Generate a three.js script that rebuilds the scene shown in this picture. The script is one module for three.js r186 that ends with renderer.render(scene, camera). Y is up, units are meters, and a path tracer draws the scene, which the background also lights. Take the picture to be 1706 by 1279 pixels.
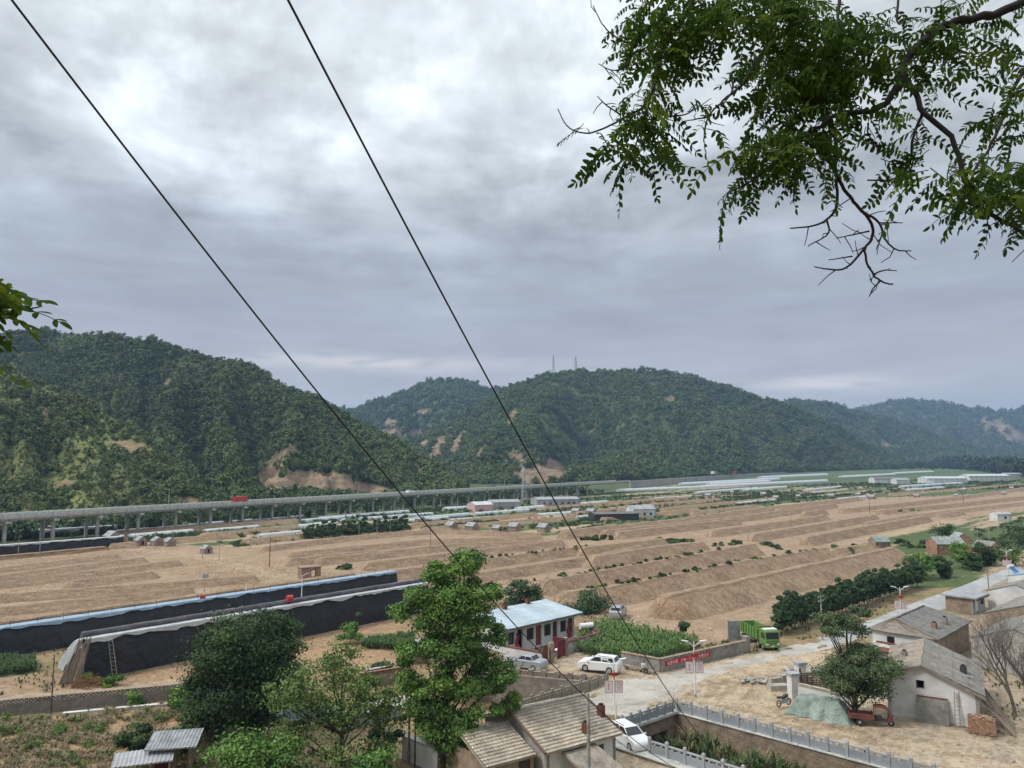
import * as THREE from 'three';
import { mergeGeometries } from 'three/addons/utils/BufferGeometryUtils.js';
import { MarchingCubes } from 'three/addons/objects/MarchingCubes.js';

// ---------------------------------------------------------------- camera, sky, sun, exposure
const FOCAL = 1232, CX = 853, CY = 639.5, HORIZON = 765, EYE = 22;          // the photograph's lens, in its own pixels; eye height in metres
const PITCH = Math.atan((HORIZON - CY) / FOCAL);
const scene = new THREE.Scene();
const camera = new THREE.PerspectiveCamera(2 * Math.atan(CY / FOCAL) * 180 / Math.PI, 1706 / 1279, 0.1, 12000);
camera.position.set(0, EYE, 0);
camera.rotation.set(PITCH, 0, 0);
const renderer = new THREE.WebGLRenderer({ antialias: true });
renderer.toneMapping = THREE.LinearToneMapping;
renderer.toneMappingExposure = 1.6;
renderer.shadowMap.enabled = true;
renderer.shadowMap.type = THREE.PCFSoftShadowMap;

// random numbers and noise
function rng(seed) { let a = seed >>> 0; return () => { a = (a + 0x6D2B79F5) | 0; let t = Math.imul(a ^ (a >>> 15), 1 | a); t = (t + Math.imul(t ^ (t >>> 7), 61 | t)) ^ t; return ((t ^ (t >>> 14)) >>> 0) / 4294967296; }; }
const PERM = new Uint8Array(512); { const r = rng(77), p = [...Array(256).keys()]; for (let i = 255; i > 0; i--) { const j = Math.floor(r() * (i + 1)); [p[i], p[j]] = [p[j], p[i]]; } for (let i = 0; i < 512; i++) PERM[i] = p[i & 255]; }
const GX = new Float32Array(256), GY = new Float32Array(256); for (let i = 0; i < 256; i++) { GX[i] = Math.cos(i * 2.39996); GY[i] = Math.sin(i * 2.39996); }
function noise(x, y) {                                                       // gradient noise, about -1 to 1
  const xi = Math.floor(x), yi = Math.floor(y), fx = x - xi, fy = y - yi, X = xi & 255, Y = yi & 255;
  const u = fx * fx * fx * (fx * (fx * 6 - 15) + 10), v = fy * fy * fy * (fy * (fy * 6 - 15) + 10);
  const a = PERM[X + PERM[Y]], b = PERM[((X + 1) & 255) + PERM[Y]], c = PERM[X + PERM[(Y + 1) & 255]], e = PERM[((X + 1) & 255) + PERM[(Y + 1) & 255]];
  const n0 = GX[a] * fx + GY[a] * fy, n1 = GX[b] * (fx - 1) + GY[b] * fy, n2 = GX[c] * fx + GY[c] * (fy - 1), n3 = GX[e] * (fx - 1) + GY[e] * (fy - 1);
  return 1.5 * (n0 + u * (n1 - n0) + v * (n2 + u * (n3 - n2) - n0 - u * (n1 - n0)));
}
function fbm(x, y, oct = 5, gain = 0.5) { let s = 0, a = 1, t = 0; for (let i = 0; i < oct; i++) { s += a * noise(x, y); t += a; a *= gain; x = x * 2.03 + 17.3; y = y * 2.03 - 9.1; } return s / t; }
const clamp = (x, a = 0, b = 1) => Math.min(b, Math.max(a, x));
const smooth = (a, b, x) => { const t = clamp((x - a) / (b - a)); return t * t * (3 - 2 * t); };
const lerp = (a, b, t) => a + (b - a) * t;
function curve(pts, x) { if (x <= pts[0][0]) return pts[0][1]; for (let i = 1; i < pts.length; i++) if (x <= pts[i][0]) { const t = (x - pts[i - 1][0]) / (pts[i][0] - pts[i - 1][0]); return lerp(pts[i - 1][1], pts[i][1], t); } return pts[pts.length - 1][1]; }
const lin = (v) => (v <= 0.04045 ? v / 12.92 : Math.pow((v + 0.055) / 1.055, 2.4));
const srgb = (r, g, b) => [lin(r / 255), lin(g / 255), lin(b / 255)];

// the overcast sky: one cloud deck seen in perspective, brighter overhead and towards the hidden sun
function makeSky() {
  const W = 3072, Hh = 1536, data = new Float32Array(W * Hh * 4);
  const R = [[-2, 182], [2, 186], [5, 186], [8, 176], [11, 166], [15, 165], [19, 180], [23, 204], [28, 212], [36, 216], [50, 226], [90, 238]];
  const G = [[-2, 188], [2, 192], [5, 191], [8, 182], [11, 174], [15, 174], [19, 189], [23, 212], [28, 220], [36, 224], [50, 232], [90, 243]];
  const B = [[-2, 196], [2, 200], [5, 199], [8, 192], [11, 185], [15, 185], [19, 197], [23, 218], [28, 225], [36, 230], [50, 237], [90, 247]];
  for (let j = 0; j < Hh; j++) {
    const el = ((j + 0.5) / Hh - 0.5) * Math.PI, ed = el * 180 / Math.PI, se = Math.sin(el), ce = Math.cos(el);
    for (let i = 0; i < W; i++) {
      const k = (j * W + i) * 4, a = ((i + 0.5) / W - 0.5) * 2 * Math.PI;                  // u = atan2(z, x)
      if (ed < -3) { data[k] = 0.16; data[k + 1] = 0.13; data[k + 2] = 0.09; data[k + 3] = 1; continue; }
      const x = Math.cos(a) * ce, z = Math.sin(a) * ce;                                     // forward is -z
      const az = Math.atan2(x, -z);
      const q = 1 / (Math.max(se, 0) + 0.075), px = x * q, pz = z * q;
      const wx = fbm(px * 0.55 + 3.1, pz * 0.55 + 7.7, 3), wz = fbm(px * 0.55 - 11.2, pz * 0.55 + 1.9, 3);
      const big = fbm(px * 0.62 + wx * 0.8 + 5.3, pz * 0.62 + wz * 0.8 - 2.2, 6, 0.55);
      const mid = fbm(px * 1.5 + wx * 0.7 - 8, pz * 1.7 + wz * 0.7 + 4, 6, 0.56), fine = fbm(px * 4.1 + wx * 0.9 + 2, pz * 5.2 + wz * 0.9, 5, 0.6);
      const lump = fbm((az + 0.22) * 5.5 + wx * 0.35 + 1.7, ed * 0.135 + wz * 0.35, 6, 0.6) * (Math.abs(az) < 2.9 ? 1 : (3.14 - Math.abs(az)) / 0.25), brightGap = smooth(0.0, 0.45, lump);
      const streak = fbm(az * 3.2 + wx * 0.3, ed * 0.55 + wx * 0.9, 5, 0.55);
      const high = smooth(9, 24, ed);
      const warp = ed + big * (1.5 + 3.0 * high) + mid * 2.2 * high + streak * 0.9;
      let r = lin(curve(R, warp) / 255), g = lin(curve(G, warp) / 255), b = lin(curve(B, warp) / 255);
      let m = 1 + (0.22 * big + 0.38 * mid + 0.24 * fine + 0.34 * lump + 0.15 * brightGap - 0.03) * (0.20 + 0.9 * high) + 0.17 * streak * (1 - high * 0.6);
      const side = Math.cos(az + 0.75);                                                     // the brighter half, where the sun stands behind the deck
      m *= 1 + 0.16 * (side - 0.55) * smooth(6, 16, ed);
      const bell = (v) => Math.exp(-v * v), lift = bell((ed - 23.5) / 5) * bell((az + 0.33) / 0.36);
      m *= 1 + 0.28 * lift;
      const gapEl = 7.3 - 1.9 * smooth(0.0, 0.4, az) + streak * 0.5, gapAz = Math.max(0.9 * bell((az + 0.19) / 0.17), bell((az - 0.40) / 0.085), smooth(0.6, 1.0, Math.abs(az)) * smooth(0.1, 0.5, noise(az * 4.2 + 0.7, 3.1)));
      const gap = bell((ed - gapEl) / 0.55) * gapAz * clamp(1 + 1.2 * noise(az * 22, ed * 2.2));
      m *= 0.71 * (1 + 1.0 * smooth(34, 72, ed));                                          // an overcast deck is brightest overhead
      r *= m; g *= m; b *= m;
      r += gap * 0.19; g += gap * 0.155; b += gap * 0.12;                                    // thin bright gaps low in the deck
      data[k] = clamp(r, 0.05, 1.6); data[k + 1] = clamp(g, 0.05, 1.6); data[k + 2] = clamp(b, 0.05, 1.6); data[k + 3] = 1;
    }
  }
  const t = new THREE.DataTexture(data, W, Hh, THREE.RGBAFormat, THREE.FloatType);
  t.mapping = THREE.EquirectangularReflectionMapping; t.magFilter = t.minFilter = THREE.LinearFilter; t.colorSpace = THREE.LinearSRGBColorSpace; t.needsUpdate = true;
  return t;
}
const sky = makeSky();
scene.background = sky; scene.environment = sky;
const sun = new THREE.DirectionalLight(new THREE.Color(1, 0.955, 0.88), 1.5);
sun.position.set(-230, 300, -75); sun.target.position.set(20, 0, -150);
sun.castShadow = true; sun.shadow.radius = 24; sun.shadow.mapSize.set(4096, 4096);
Object.assign(sun.shadow.camera, { left: -420, right: 420, top: 420, bottom: -420, near: 1, far: 1400 });
scene.add(sun, sun.target);
scene.fog = new THREE.FogExp2(new THREE.Color(0.34, 0.52, 0.84), 0.00017);

// ---------------------------------------------------------------- helpers
const V = (x, y, z) => new THREE.Vector3(x, y, z);
const rise = (d) => (d < 500 ? 0 : (d - 500) * 0.0062);                       // the valley floor climbs gently upstream
// where the line of sight through a photo pixel meets the level y = h: how the plan of the place was surveyed
function P(px, py, h = 0) {
  const x = (px - CX) / FOCAL, y = (CY - py) / FOCAL, c = Math.cos(PITCH), s = Math.sin(PITCH);
  const dy = y * c + s, dz = c - y * s; let t = (h - EYE) / dy;
  if (h === 0 && t * dz > 500) { for (let i = 0; i < 60; i++) t = (rise(t * dz) - EYE) / dy * 0.5 + t * 0.5; return V(x * t, rise(t * dz), -dz * t); }
  return V(x * t, h, -dz * t);
}
function D(px, py, d) { const x = (px - CX) / FOCAL, y = (CY - py) / FOCAL, c = Math.cos(PITCH), s = Math.sin(PITCH); const t = d / (c - y * s); return V(x * t, EYE + (y * c + s) * t, -d); }
const XD = (v) => [v.x, -v.z];
function inside(poly, x, y) { let c = false; for (let i = 0, j = poly.length - 1; i < poly.length; j = i++) { const [xi, yi] = poly[i], [xj, yj] = poly[j]; if ((yi > y) !== (yj > y) && x < (xj - xi) * (y - yi) / (yj - yi) + xi) c = !c; } return c; }
function segDist(x, y, a, b) { const dx = b[0] - a[0], dy = b[1] - a[1], t = clamp(((x - a[0]) * dx + (y - a[1]) * dy) / (dx * dx + dy * dy)); return Math.hypot(x - a[0] - dx * t, y - a[1] - dy * t); }
const lineDist = (pts, x, y) => { let m = 1e9; for (let i = 1; i < pts.length; i++) m = Math.min(m, segDist(x, y, pts[i - 1], pts[i])); return m; };

const ordinal = (n) => n + (n % 100 > 10 && n % 100 < 14 ? 'th' : ['th', 'st', 'nd', 'rd'][n % 10] || 'th');
const taken = {};
function numbered(n) { if (!(n in taken)) { taken[n] = 0; return n; } taken[n]++; return `${n}_${String(taken[n]).padStart(3, '0')}`; }
function tag(o, label, category, group) { o.userData.label = label; o.userData.category = category; if (group) o.userData.group = group; return o; }
function thing(name, label, category, pos = [0, 0, 0], turn = 0, group) {
  const o = new THREE.Group(); o.name = numbered(name); o.position.set(...pos); o.rotation.y = turn; scene.add(o); return tag(o, label, category, group);
}
function mesh(name, geo, m, parent, label) {
  const o = new THREE.Mesh(geo, m); o.castShadow = o.receiveShadow = true;
  if (parent) { o.name = name; parent.add(o); } else { o.name = numbered(name); scene.add(o); }
  if (label) o.userData.label = label;
  return o;
}
const structure = (o) => { o.userData.kind = 'structure'; return o; };
const stuff = (o) => { o.userData.kind = 'stuff'; return o; };
function copyOf(root, label, pos, turn = 0, scale = 1) {
  const r = root.clone(); r.name = numbered(root.name.replace(/_\d{3}$/, '')); r.userData = { ...root.userData, label };
  r.position.set(...pos); r.rotation.y = turn; if (Array.isArray(scale)) r.scale.set(...scale); else r.scale.setScalar(scale); scene.add(r); return r;
}

// a mesh builder: faces with flat normals and uv in metres along the face
class MB {
  constructor() { this.p = []; this.c = []; this.uv = []; this.n = []; this.col = null; }
  colour(c) { this.col = c; return this; }
  tri(a, b, c, nn) {
    const ux = b.x - a.x, uy = b.y - a.y, uz = b.z - a.z, vx = c.x - a.x, vy = c.y - a.y, vz = c.z - a.z;
    let nx = uy * vz - uz * vy, ny = uz * vx - ux * vz, nz = ux * vy - uy * vx; const l = Math.hypot(nx, ny, nz) || 1; nx /= l; ny /= l; nz /= l;
    const up = Math.abs(ny) > 0.6;
    const hl = Math.hypot(nx, nz) || 1, tx = -nz / hl, tz = nx / hl;
    for (const q of [a, b, c]) {
      this.p.push(q.x, q.y, q.z); if (nn) { const m = nn[q === a ? 0 : q === b ? 1 : 2]; this.n.push(m.x, m.y, m.z); } else this.n.push(nx, ny, nz);
      if (up) this.uv.push(q.x, q.z); else this.uv.push(q.x * tx + q.z * tz, q.y);
      if (this.col) this.c.push(...this.col);
    }
    return this;
  }
  quad(a, b, c, d) { this.tri(a, b, c); return this.tri(a, c, d); }
  poly(pts) { for (let i = 2; i < pts.length; i++) this.tri(pts[0], pts[i - 1], pts[i]); return this; }
  // a box: centre of its base, size, turn about y
  box(x, y, z, w, h, d, turn = 0, taper = 1) {
    const c = Math.cos(turn), s = Math.sin(turn), pt = (i, k, j) => { const f = k ? taper : 1, lx = (i - 0.5) * w * f, lz = (j - 0.5) * d * f; return V(x + lx * c + lz * s, y + k * h, z - lx * s + lz * c); };
    const [a, b, e, f] = [pt(0, 0, 0), pt(1, 0, 0), pt(1, 0, 1), pt(0, 0, 1)], [A, B, E, F] = [pt(0, 1, 0), pt(1, 1, 0), pt(1, 1, 1), pt(0, 1, 1)];
    this.quad(A, F, E, B).quad(a, b, e, f).quad(f, e, E, F).quad(b, a, A, B).quad(a, f, F, A).quad(e, b, B, E); return this;
  }
  // a solid between two rectangles' worth of points: any prism from a bottom ring to a top ring
  prism(bottom, top) {
    const n = bottom.length;
    for (let i = 0; i < n; i++) { const j = (i + 1) % n; this.quad(bottom[i], bottom[j], top[j], top[i]); }
    this.poly(top); this.poly([...bottom].reverse()); return this;
  }
  // a beam from a to b, w wide and h high, its upper side up
  beam(a, b, w, h) {
    const dir = V().subVectors(b, a).normalize(), side = V().crossVectors(dir, Math.abs(dir.y) > 0.95 ? V(1, 0, 0) : V(0, 1, 0)).normalize(), up = V().crossVectors(side, dir);
    const ring = (p) => [[-1, -1], [1, -1], [1, 1], [-1, 1]].map(([i, j]) => V().copy(p).addScaledVector(side, i * w / 2).addScaledVector(up, j * h / 2));
    return this.prism(ring(a), ring(b));
  }
  tube(pts, radii, seg = 6) {
    const n = pts.length, rings = []; let ref = V(0, 0, 1);
    for (let i = 0; i < n; i++) {
      const t = V().subVectors(pts[Math.min(n - 1, i + 1)], pts[Math.max(0, i - 1)]).normalize();
      if (Math.abs(t.dot(ref)) > 0.95) ref = Math.abs(t.x) < 0.7 ? V(1, 0, 0) : V(0, 1, 0);
      const s = V().crossVectors(t, ref).normalize(), u = V().crossVectors(s, t); const r = Array.isArray(radii) ? radii[i] : radii;
      rings.push([...Array(seg).keys()].map((k) => { const a = k / seg * 2 * Math.PI, nn = V().copy(s).multiplyScalar(Math.cos(a)).addScaledVector(u, Math.sin(a)); return { p: V().copy(pts[i]).addScaledVector(nn, r), n: nn }; }));
    }
    for (let i = 0; i + 1 < n; i++) for (let k = 0; k < seg; k++) {
      const l = (k + 1) % seg, a = rings[i][k], b = rings[i][l], c = rings[i + 1][l], d = rings[i + 1][k];
      this.tri(a.p, c.p, b.p, [a.n, c.n, b.n]); this.tri(a.p, d.p, c.p, [a.n, d.n, c.n]);
    }
    for (const [e, rev] of [[0, 0], [n - 1, 1]]) { const q = rings[e].map((o) => o.p); this.poly(rev ? q : q.reverse()); }
    return this;
  }
  cyl(x, y, z, r0, r1, h, seg = 10) { return this.tube([V(x, y, z), V(x, y + h, z)], [r0, r1], seg); }
  geo() {
    const g = new THREE.BufferGeometry(); g.setAttribute('position', new THREE.Float32BufferAttribute(this.p, 3)); g.setAttribute('normal', new THREE.Float32BufferAttribute(this.n, 3)); g.setAttribute('uv', new THREE.Float32BufferAttribute(this.uv, 2));
    if (this.c.length) g.setAttribute('color', new THREE.Float32BufferAttribute(this.c, 3)); return g;
  }
  build(name, m, parent, label) { return mesh(name, this.geo(), m, parent, label); }
}
// an indexed grid surface with smooth normals
function gridGeo(nu, nv, fn) {
  const p = [], c = [], uv = [], idx = []; let hasC = false;
  for (let j = 0; j <= nv; j++) for (let i = 0; i <= nu; i++) { const o = fn(i / nu, j / nv, i, j); p.push(o.p.x, o.p.y, o.p.z); uv.push(...(o.uv || [o.p.x, o.p.z])); if (o.c) { c.push(...o.c); hasC = true; } }
  for (let j = 0; j < nv; j++) for (let i = 0; i < nu; i++) { const a = j * (nu + 1) + i, b = a + 1, d = a + nu + 1, e = d + 1; idx.push(a, b, e, a, e, d); }
  const g = new THREE.BufferGeometry(); g.setAttribute('position', new THREE.Float32BufferAttribute(p, 3)); g.setAttribute('uv', new THREE.Float32BufferAttribute(uv, 2)); if (hasC) g.setAttribute('color', new THREE.Float32BufferAttribute(c, 3));
  g.setIndex(idx); g.computeVertexNormals(); return g;
}

// tileable grain textures; uv are metres, so repeat = 1 / metres per tile
function tileNoise(x, y, per, seed) { const xi = Math.floor(x), yi = Math.floor(y), fx = x - xi, fy = y - yi, h = (i, j) => { const a = PERM[(((i % per) + per) % per + seed) & 255], b = PERM[(a + ((j % per) + per) % per) & 255]; return b / 255; }; const u = fx * fx * (3 - 2 * fx), v = fy * fy * (3 - 2 * fy); return lerp(lerp(h(xi, yi), h(xi + 1, yi), u), lerp(h(xi, yi + 1), h(xi + 1, yi + 1), u), v); }
function grainTex(size, seed, octs, lo, hi, metres, asColour = true, fn) {
  const d = new Uint8Array(size * size * 4);
  for (let j = 0; j < size; j++) for (let i = 0; i < size; i++) {
    let s = 0, t = 0; for (const [per, w] of octs) { s += w * tileNoise(i / size * per, j / size * per, per, seed + per * 7); t += w; }
    let v = s / t; if (fn) v = fn(v, i / size, j / size);
    const q = Math.round(255 * clamp(lerp(lo, hi, v))), k = (j * size + i) * 4; d[k] = d[k + 1] = d[k + 2] = q; d[k + 3] = 255;
  }
  const t = new THREE.DataTexture(d, size, size); t.wrapS = t.wrapT = THREE.RepeatWrapping; t.magFilter = THREE.LinearFilter; t.minFilter = THREE.LinearMipmapLinearFilter; t.generateMipmaps = true;
  t.repeat.set(1 / metres, 1 / metres); if (asColour) t.colorSpace = THREE.SRGBColorSpace; t.needsUpdate = true; return t;
}
const TX = {
  soil: grainTex(1024, 3, [[7, 0.6], [23, 0.8], [61, 1], [170, 1.3], [410, 1.2]], 0.46, 1.3, 14),
  soilBump: grainTex(1024, 9, [[13, 0.8], [40, 1], [120, 1], [330, 0.8]], 0, 1, 9, false),
  strata: grainTex(512, 15, [[3, 0.6], [11, 1], [37, 1], [120, 0.8]], 0.5, 1.2, 26),
  plaster: grainTex(512, 21, [[3, 1], [9, 0.9], [40, 0.6], [150, 0.5]], 0.76, 1.08, 5),
  weathered: grainTex(512, 33, [[4, 0.8], [15, 1], [60, 0.9], [190, 0.6]], 0.58, 1.15, 4),
  fabric: grainTex(512, 41, [[3, 1], [11, 1], [50, 0.7], [200, 0.6]], 0.62, 1.2, 6),
  crease: grainTex(512, 43, [[5, 1.2], [14, 1], [44, 0.6]], 0, 1, 3.5, false),
  asphalt: grainTex(1024, 51, [[5, 1], [17, 1], [70, 0.8], [256, 0.8]], 0.72, 1.12, 12),
  leaf: grainTex(256, 61, [[6, 1], [30, 1], [90, 0.6]], 0.7, 1.15, 0.1),
};
const M = {};
function mat(r, g, b, rough = 0.9, o = {}) { const m = new THREE.MeshStandardMaterial({ roughness: rough, side: THREE.DoubleSide, ...o }); m.color.setRGB(r, g, b); return m; }

// ---------------------------------------------------------------- the ground
const px = (...a) => a.map(([x, y]) => XD(P(x, y)));
const zone = {
  leftField: px([-60, 936], [0, 929], [180, 911], [245, 906], [330, 929], [440, 939], [620, 955], [300, 1003], [-60, 1058]),
  midField: px([240, 905], [430, 912], [560, 898], [722, 884], [830, 892], [930, 892], [1000, 880], [1090, 870], [1250, 850], [1431, 829], [1560, 826], [1760, 815], [1760, 846], [1560, 868], [1440, 896], [1500, 925], [1560, 918], [1500, 960], [1400, 985], [1300, 1010], [1255, 1060], [1160, 1078], [1060, 1032], [990, 1018], [900, 1003], [830, 1000], [720, 985], [640, 965], [460, 947], [330, 929]),
  nearTan: px([205, 1128], [330, 1094], [430, 1080], [560, 1044], [660, 1028], [700, 1040], [690, 1110], [560, 1130], [330, 1140], [240, 1146]),
  weeds: px([-80, 1215], [110, 1190], [300, 1172], [430, 1190], [470, 1300], [-80, 1340]),
  sowed: px([-30, 1132], [60, 1118], [120, 1120], [125, 1150], [-30, 1166]),
  green1: px([-60, 1100], [58, 1100], [62, 1119], [-60, 1135]),
  green2: px([-40, 1196], [70, 1192], [75, 1203], [-40, 1216]),
  corn: px([950, 1082], [985, 1046], [1010, 1040], [1090, 1055], [1165, 1070], [1160, 1082], [1100, 1100], [1040, 1098], [980, 1092]),
  lot: px([845, 1122], [905, 1112], [960, 1085], [1010, 1100], [1090, 1118], [1240, 1090], [1330, 1085], [1420, 1085], [1500, 1120], [1500, 1180], [1640, 1225], [1760, 1250], [1760, 1320], [1590, 1280], [1460, 1256], [1118, 1168], [1040, 1190], [1000, 1180], [985, 1150]),
  yard: px([1030, 1215], [1078, 1231], [1200, 1270], [1340, 1310], [1000, 1310], [960, 1260]),
  houseStrip: px([1440, 1060], [1540, 1010], [1640, 960], [1800, 900], [1800, 1260], [1500, 1190]),
  farGreen: [[60, 620], [1200, 3200], [3600, 3200], [1500, 1100], [420, 560]],
  greenStrip: px([500, 868], [690, 856], [830, 842], [860, 836], [690, 846], [500, 862]),
};
const greenPlots = [px([440, 868], [700, 850], [1000, 826], [1042, 822], [1042, 831], [860, 846], [690, 859], [440, 880]), px([180, 897], [420, 879], [425, 888], [240, 904]), px([380, 905], [520, 890], [520, 896], [395, 911]), px([1000, 872], [1240, 846], [1245, 852], [1010, 878]), px([960, 862], [1100, 850], [1100, 856], [970, 868]), px([1180, 836], [1420, 822], [1425, 828], [1190, 845]), px([1440, 826], [1740, 804], [1740, 813], [1450, 834]), px([930, 888], [1000, 874], [1010, 878], [945, 893]), px([700, 878], [830, 866], [830, 871], [705, 883])];
const sandPath = px([-40, 1170], [100, 1155], [200, 1143], [300, 1136], [420, 1120]), dirtTrack = px([985, 1022], [1060, 1040], [1170, 1062], [1240, 1070]);
const ruts = [[[1125, 1168], [1190, 1140], [1280, 1128], [1350, 1120]], [[1140, 1175], [1220, 1190], [1330, 1212], [1480, 1240], [1640, 1262]], [[1150, 1165], [1240, 1183], [1340, 1200], [1490, 1228], [1640, 1248]], [[1180, 1160], [1200, 1135], [1235, 1128], [1255, 1140], [1240, 1165]], [[1192, 1166], [1222, 1142], [1245, 1138]], [[900, 1122], [960, 1128], [1040, 1130]], [[905, 1115], [970, 1121], [1050, 1124]], [[1060, 1262], [1120, 1272], [1200, 1296]], [[1020, 1035], [1100, 1052], [1200, 1068]]].map((l) => px(...l));
const fieldTrack = px([180, 911], [300, 921], [395, 939], [440, 955], [520, 965]);
const canal = [[7.2, 61.06], [14.2, 66.8], [40.1, 42], [33.1, 36.3]];
const canalLeft = [XD(P(800, 1124)), XD(P(992, 1143)), XD(P(868, 1187)), XD(P(780, 1170))];
const DIRT = srgb(170, 143, 116), DUST = srgb(190, 166, 138), STRAW = srgb(160, 137, 100), GRASS = srgb(92, 108, 58), DEEP = srgb(66, 92, 46), DARKSOIL = srgb(120, 98, 76);
const mixc = (a, b, t) => [lerp(a[0], b[0], t), lerp(a[1], b[1], t), lerp(a[2], b[2], t)];
function groundColour(x, d) {
  const j = Math.min(2.2, d * 0.006), nx = x + fbm(x * 0.35 + 40, d * 0.35, 3) * j * 2, nd = d + fbm(x * 0.35, d * 0.35 + 90, 3) * j * 2.4;
  const inn = (z) => inside(zone[z], nx, nd), n1 = fbm(x * 0.06, d * 0.06, 4), n2 = fbm(x * 0.5 + 9, d * 0.5, 4);
  const across = (x * 0.73 - d * 0.68);                                                     // distance across the strips, which run up the valley
  let c;
  if (d < 500 && lineDist(fieldTrack, nx, nd) < 2.4) return mixc(DUST, DIRT, 0.25 + 0.3 * n2);
  if (inn('leftField') || inn('midField')) {
    c = mixc(DIRT, DUST, clamp(0.25 + 0.5 * n1 + 0.35 * n2)); c = mixc(c, srgb(168, 134, 104), clamp(0.35 * fbm(x * 0.03 + 7, across * 0.25, 3) + 0.2 * n2)); return c;
  }
  if (d < 110 && x > 0) { let m = 9; for (const l of ruts) m = Math.min(m, lineDist(l, nx, x < 60 ? d + (nd - d) * 0.3 : d)); if (m < 0.34 && n2 > -0.22) return mixc(srgb(158, 134, 104), srgb(176, 156, 128), clamp(0.5 + n2)); }
  if (inn('lot')) return mixc(mixc(srgb(201, 177, 144), srgb(186, 171, 150), clamp(0.5 + 0.8 * n1 + 0.5 * n2)), srgb(160, 140, 114), smooth(0.12, 0.4, fbm(x * 0.9 + 3, d * 0.9, 4)) * 0.6);
  if (inn('yard')) return mixc(srgb(205, 184, 155), srgb(190, 172, 146), clamp(0.5 + 0.7 * n2));
  if (inn('corn')) return mixc(DARKSOIL, DEEP, clamp(0.6 + 0.5 * n2));
  if (d < 140 && lineDist(sandPath, nx, nd) < 1.1) return mixc(DUST, DIRT, clamp(0.2 + 0.5 * n2));
  if (d < 140 && lineDist(dirtTrack, nx, nd) < 1.7) return mixc(DUST, DIRT, clamp(0.3 + 0.5 * n2));
  if (inn('green1') || inn('green2')) return mixc(DEEP, GRASS, clamp(0.4 + n2));
  if (inn('sowed')) return mixc(DIRT, STRAW, clamp(0.3 + 0.6 * Math.sin(across * 3.4) * 0.5 + n2 * 0.4));
  if (inn('nearTan')) return mixc(srgb(178, 146, 114), STRAW, clamp(0.2 + n2 * 0.8 + n1 * 0.5));
  if (inn('weeds')) return mixc(mixc(srgb(176, 144, 110), srgb(172, 148, 108), clamp(0.5 + n1)), srgb(118, 114, 70), clamp(0.12 + 1.0 * n2));
  if (inn('houseStrip')) return mixc(srgb(184, 166, 142), srgb(150, 134, 108), clamp(0.5 + n2));
  if (d > 150 && greenPlots.some((z) => inside(z, nx, nd))) return mixc(srgb(72, 104, 54), srgb(104, 118, 64), clamp(0.4 + n2 + n1));
  if (inn('greenStrip')) return mixc(srgb(74, 110, 62), GRASS, clamp(0.3 + n2));
  if (d < 130 && d > 40) return mixc(mixc(srgb(168, 140, 108), STRAW, clamp(0.4 + n1)), GRASS, clamp(0.22 + 0.9 * n2 + 0.4 * n1));
  if (d > 150 && d < 700 && x < -134 + (d - 194) * 0.62 - 6) return mixc(srgb(70, 88, 48), srgb(96, 104, 62), clamp(0.5 + n2 + n1));
  if (inside(zone.farGreen, x, d)) { const s = fbm(across * 0.02 + 3, x * 0.0016, 3); c = mixc(srgb(78, 100, 62), srgb(104, 120, 74), clamp(0.5 + 1.4 * s)); return mixc(c, srgb(150, 140, 110), smooth(0.25, 0.4, s) * 0.5); }
  const s = fbm(across * 0.09 + 11, (x + d) * 0.004, 3), g = clamp(0.45 + 1.7 * s + 0.4 * n2);
  return mixc(mixc(srgb(176, 152, 120), srgb(196, 176, 146), clamp(0.5 + n2)), mixc(GRASS, DEEP, clamp(0.4 + n1)), smooth(0.30, 0.44, g + 0.12 * smooth(20, 160, x) * smooth(300, 420, d)));
}
const roadPlan = { village_road: px([985, 1152], [1040, 1133], [1110, 1122], [1175, 1108], [1250, 1093], [1300, 1080], [1340, 1070], [1385, 1080], [1330, 1092], [1240, 1112], [1180, 1130], [1130, 1150], [1115, 1170], [1036, 1196], [1000, 1190], [930, 1185]), paved_road: px([1340, 1070], [1400, 1049], [1460, 1029], [1530, 1001], [1600, 977], [1655, 955], [1700, 940], [1706, 952], [1660, 972], [1590, 1008], [1500, 1040], [1440, 1061], [1385, 1080]) };
const roadDist = (x, d) => { let best = -99; for (const k in roadPlan) { const poly = roadPlan[k], e = Math.min(lineDist(poly, x, d), segDist(x, d, poly[poly.length - 1], poly[0])); best = Math.max(best, inside(poly, x, d) ? e : -e); } return best; };   // metres inside (+) or outside (-) a road
const shrink = (poly, k) => { const cx = poly.reduce((s, p) => s + p[0], 0) / poly.length, cy = poly.reduce((s, p) => s + p[1], 0) / poly.length; return poly.map(([x, y]) => { const l = Math.hypot(x - cx, y - cy); return [x + (cx - x) * k / l, y + (cy - y) * k / l]; }); };
const canalCut = shrink(canal, -0.6), canalLeftCut = shrink(canalLeft, -0.35);
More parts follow.
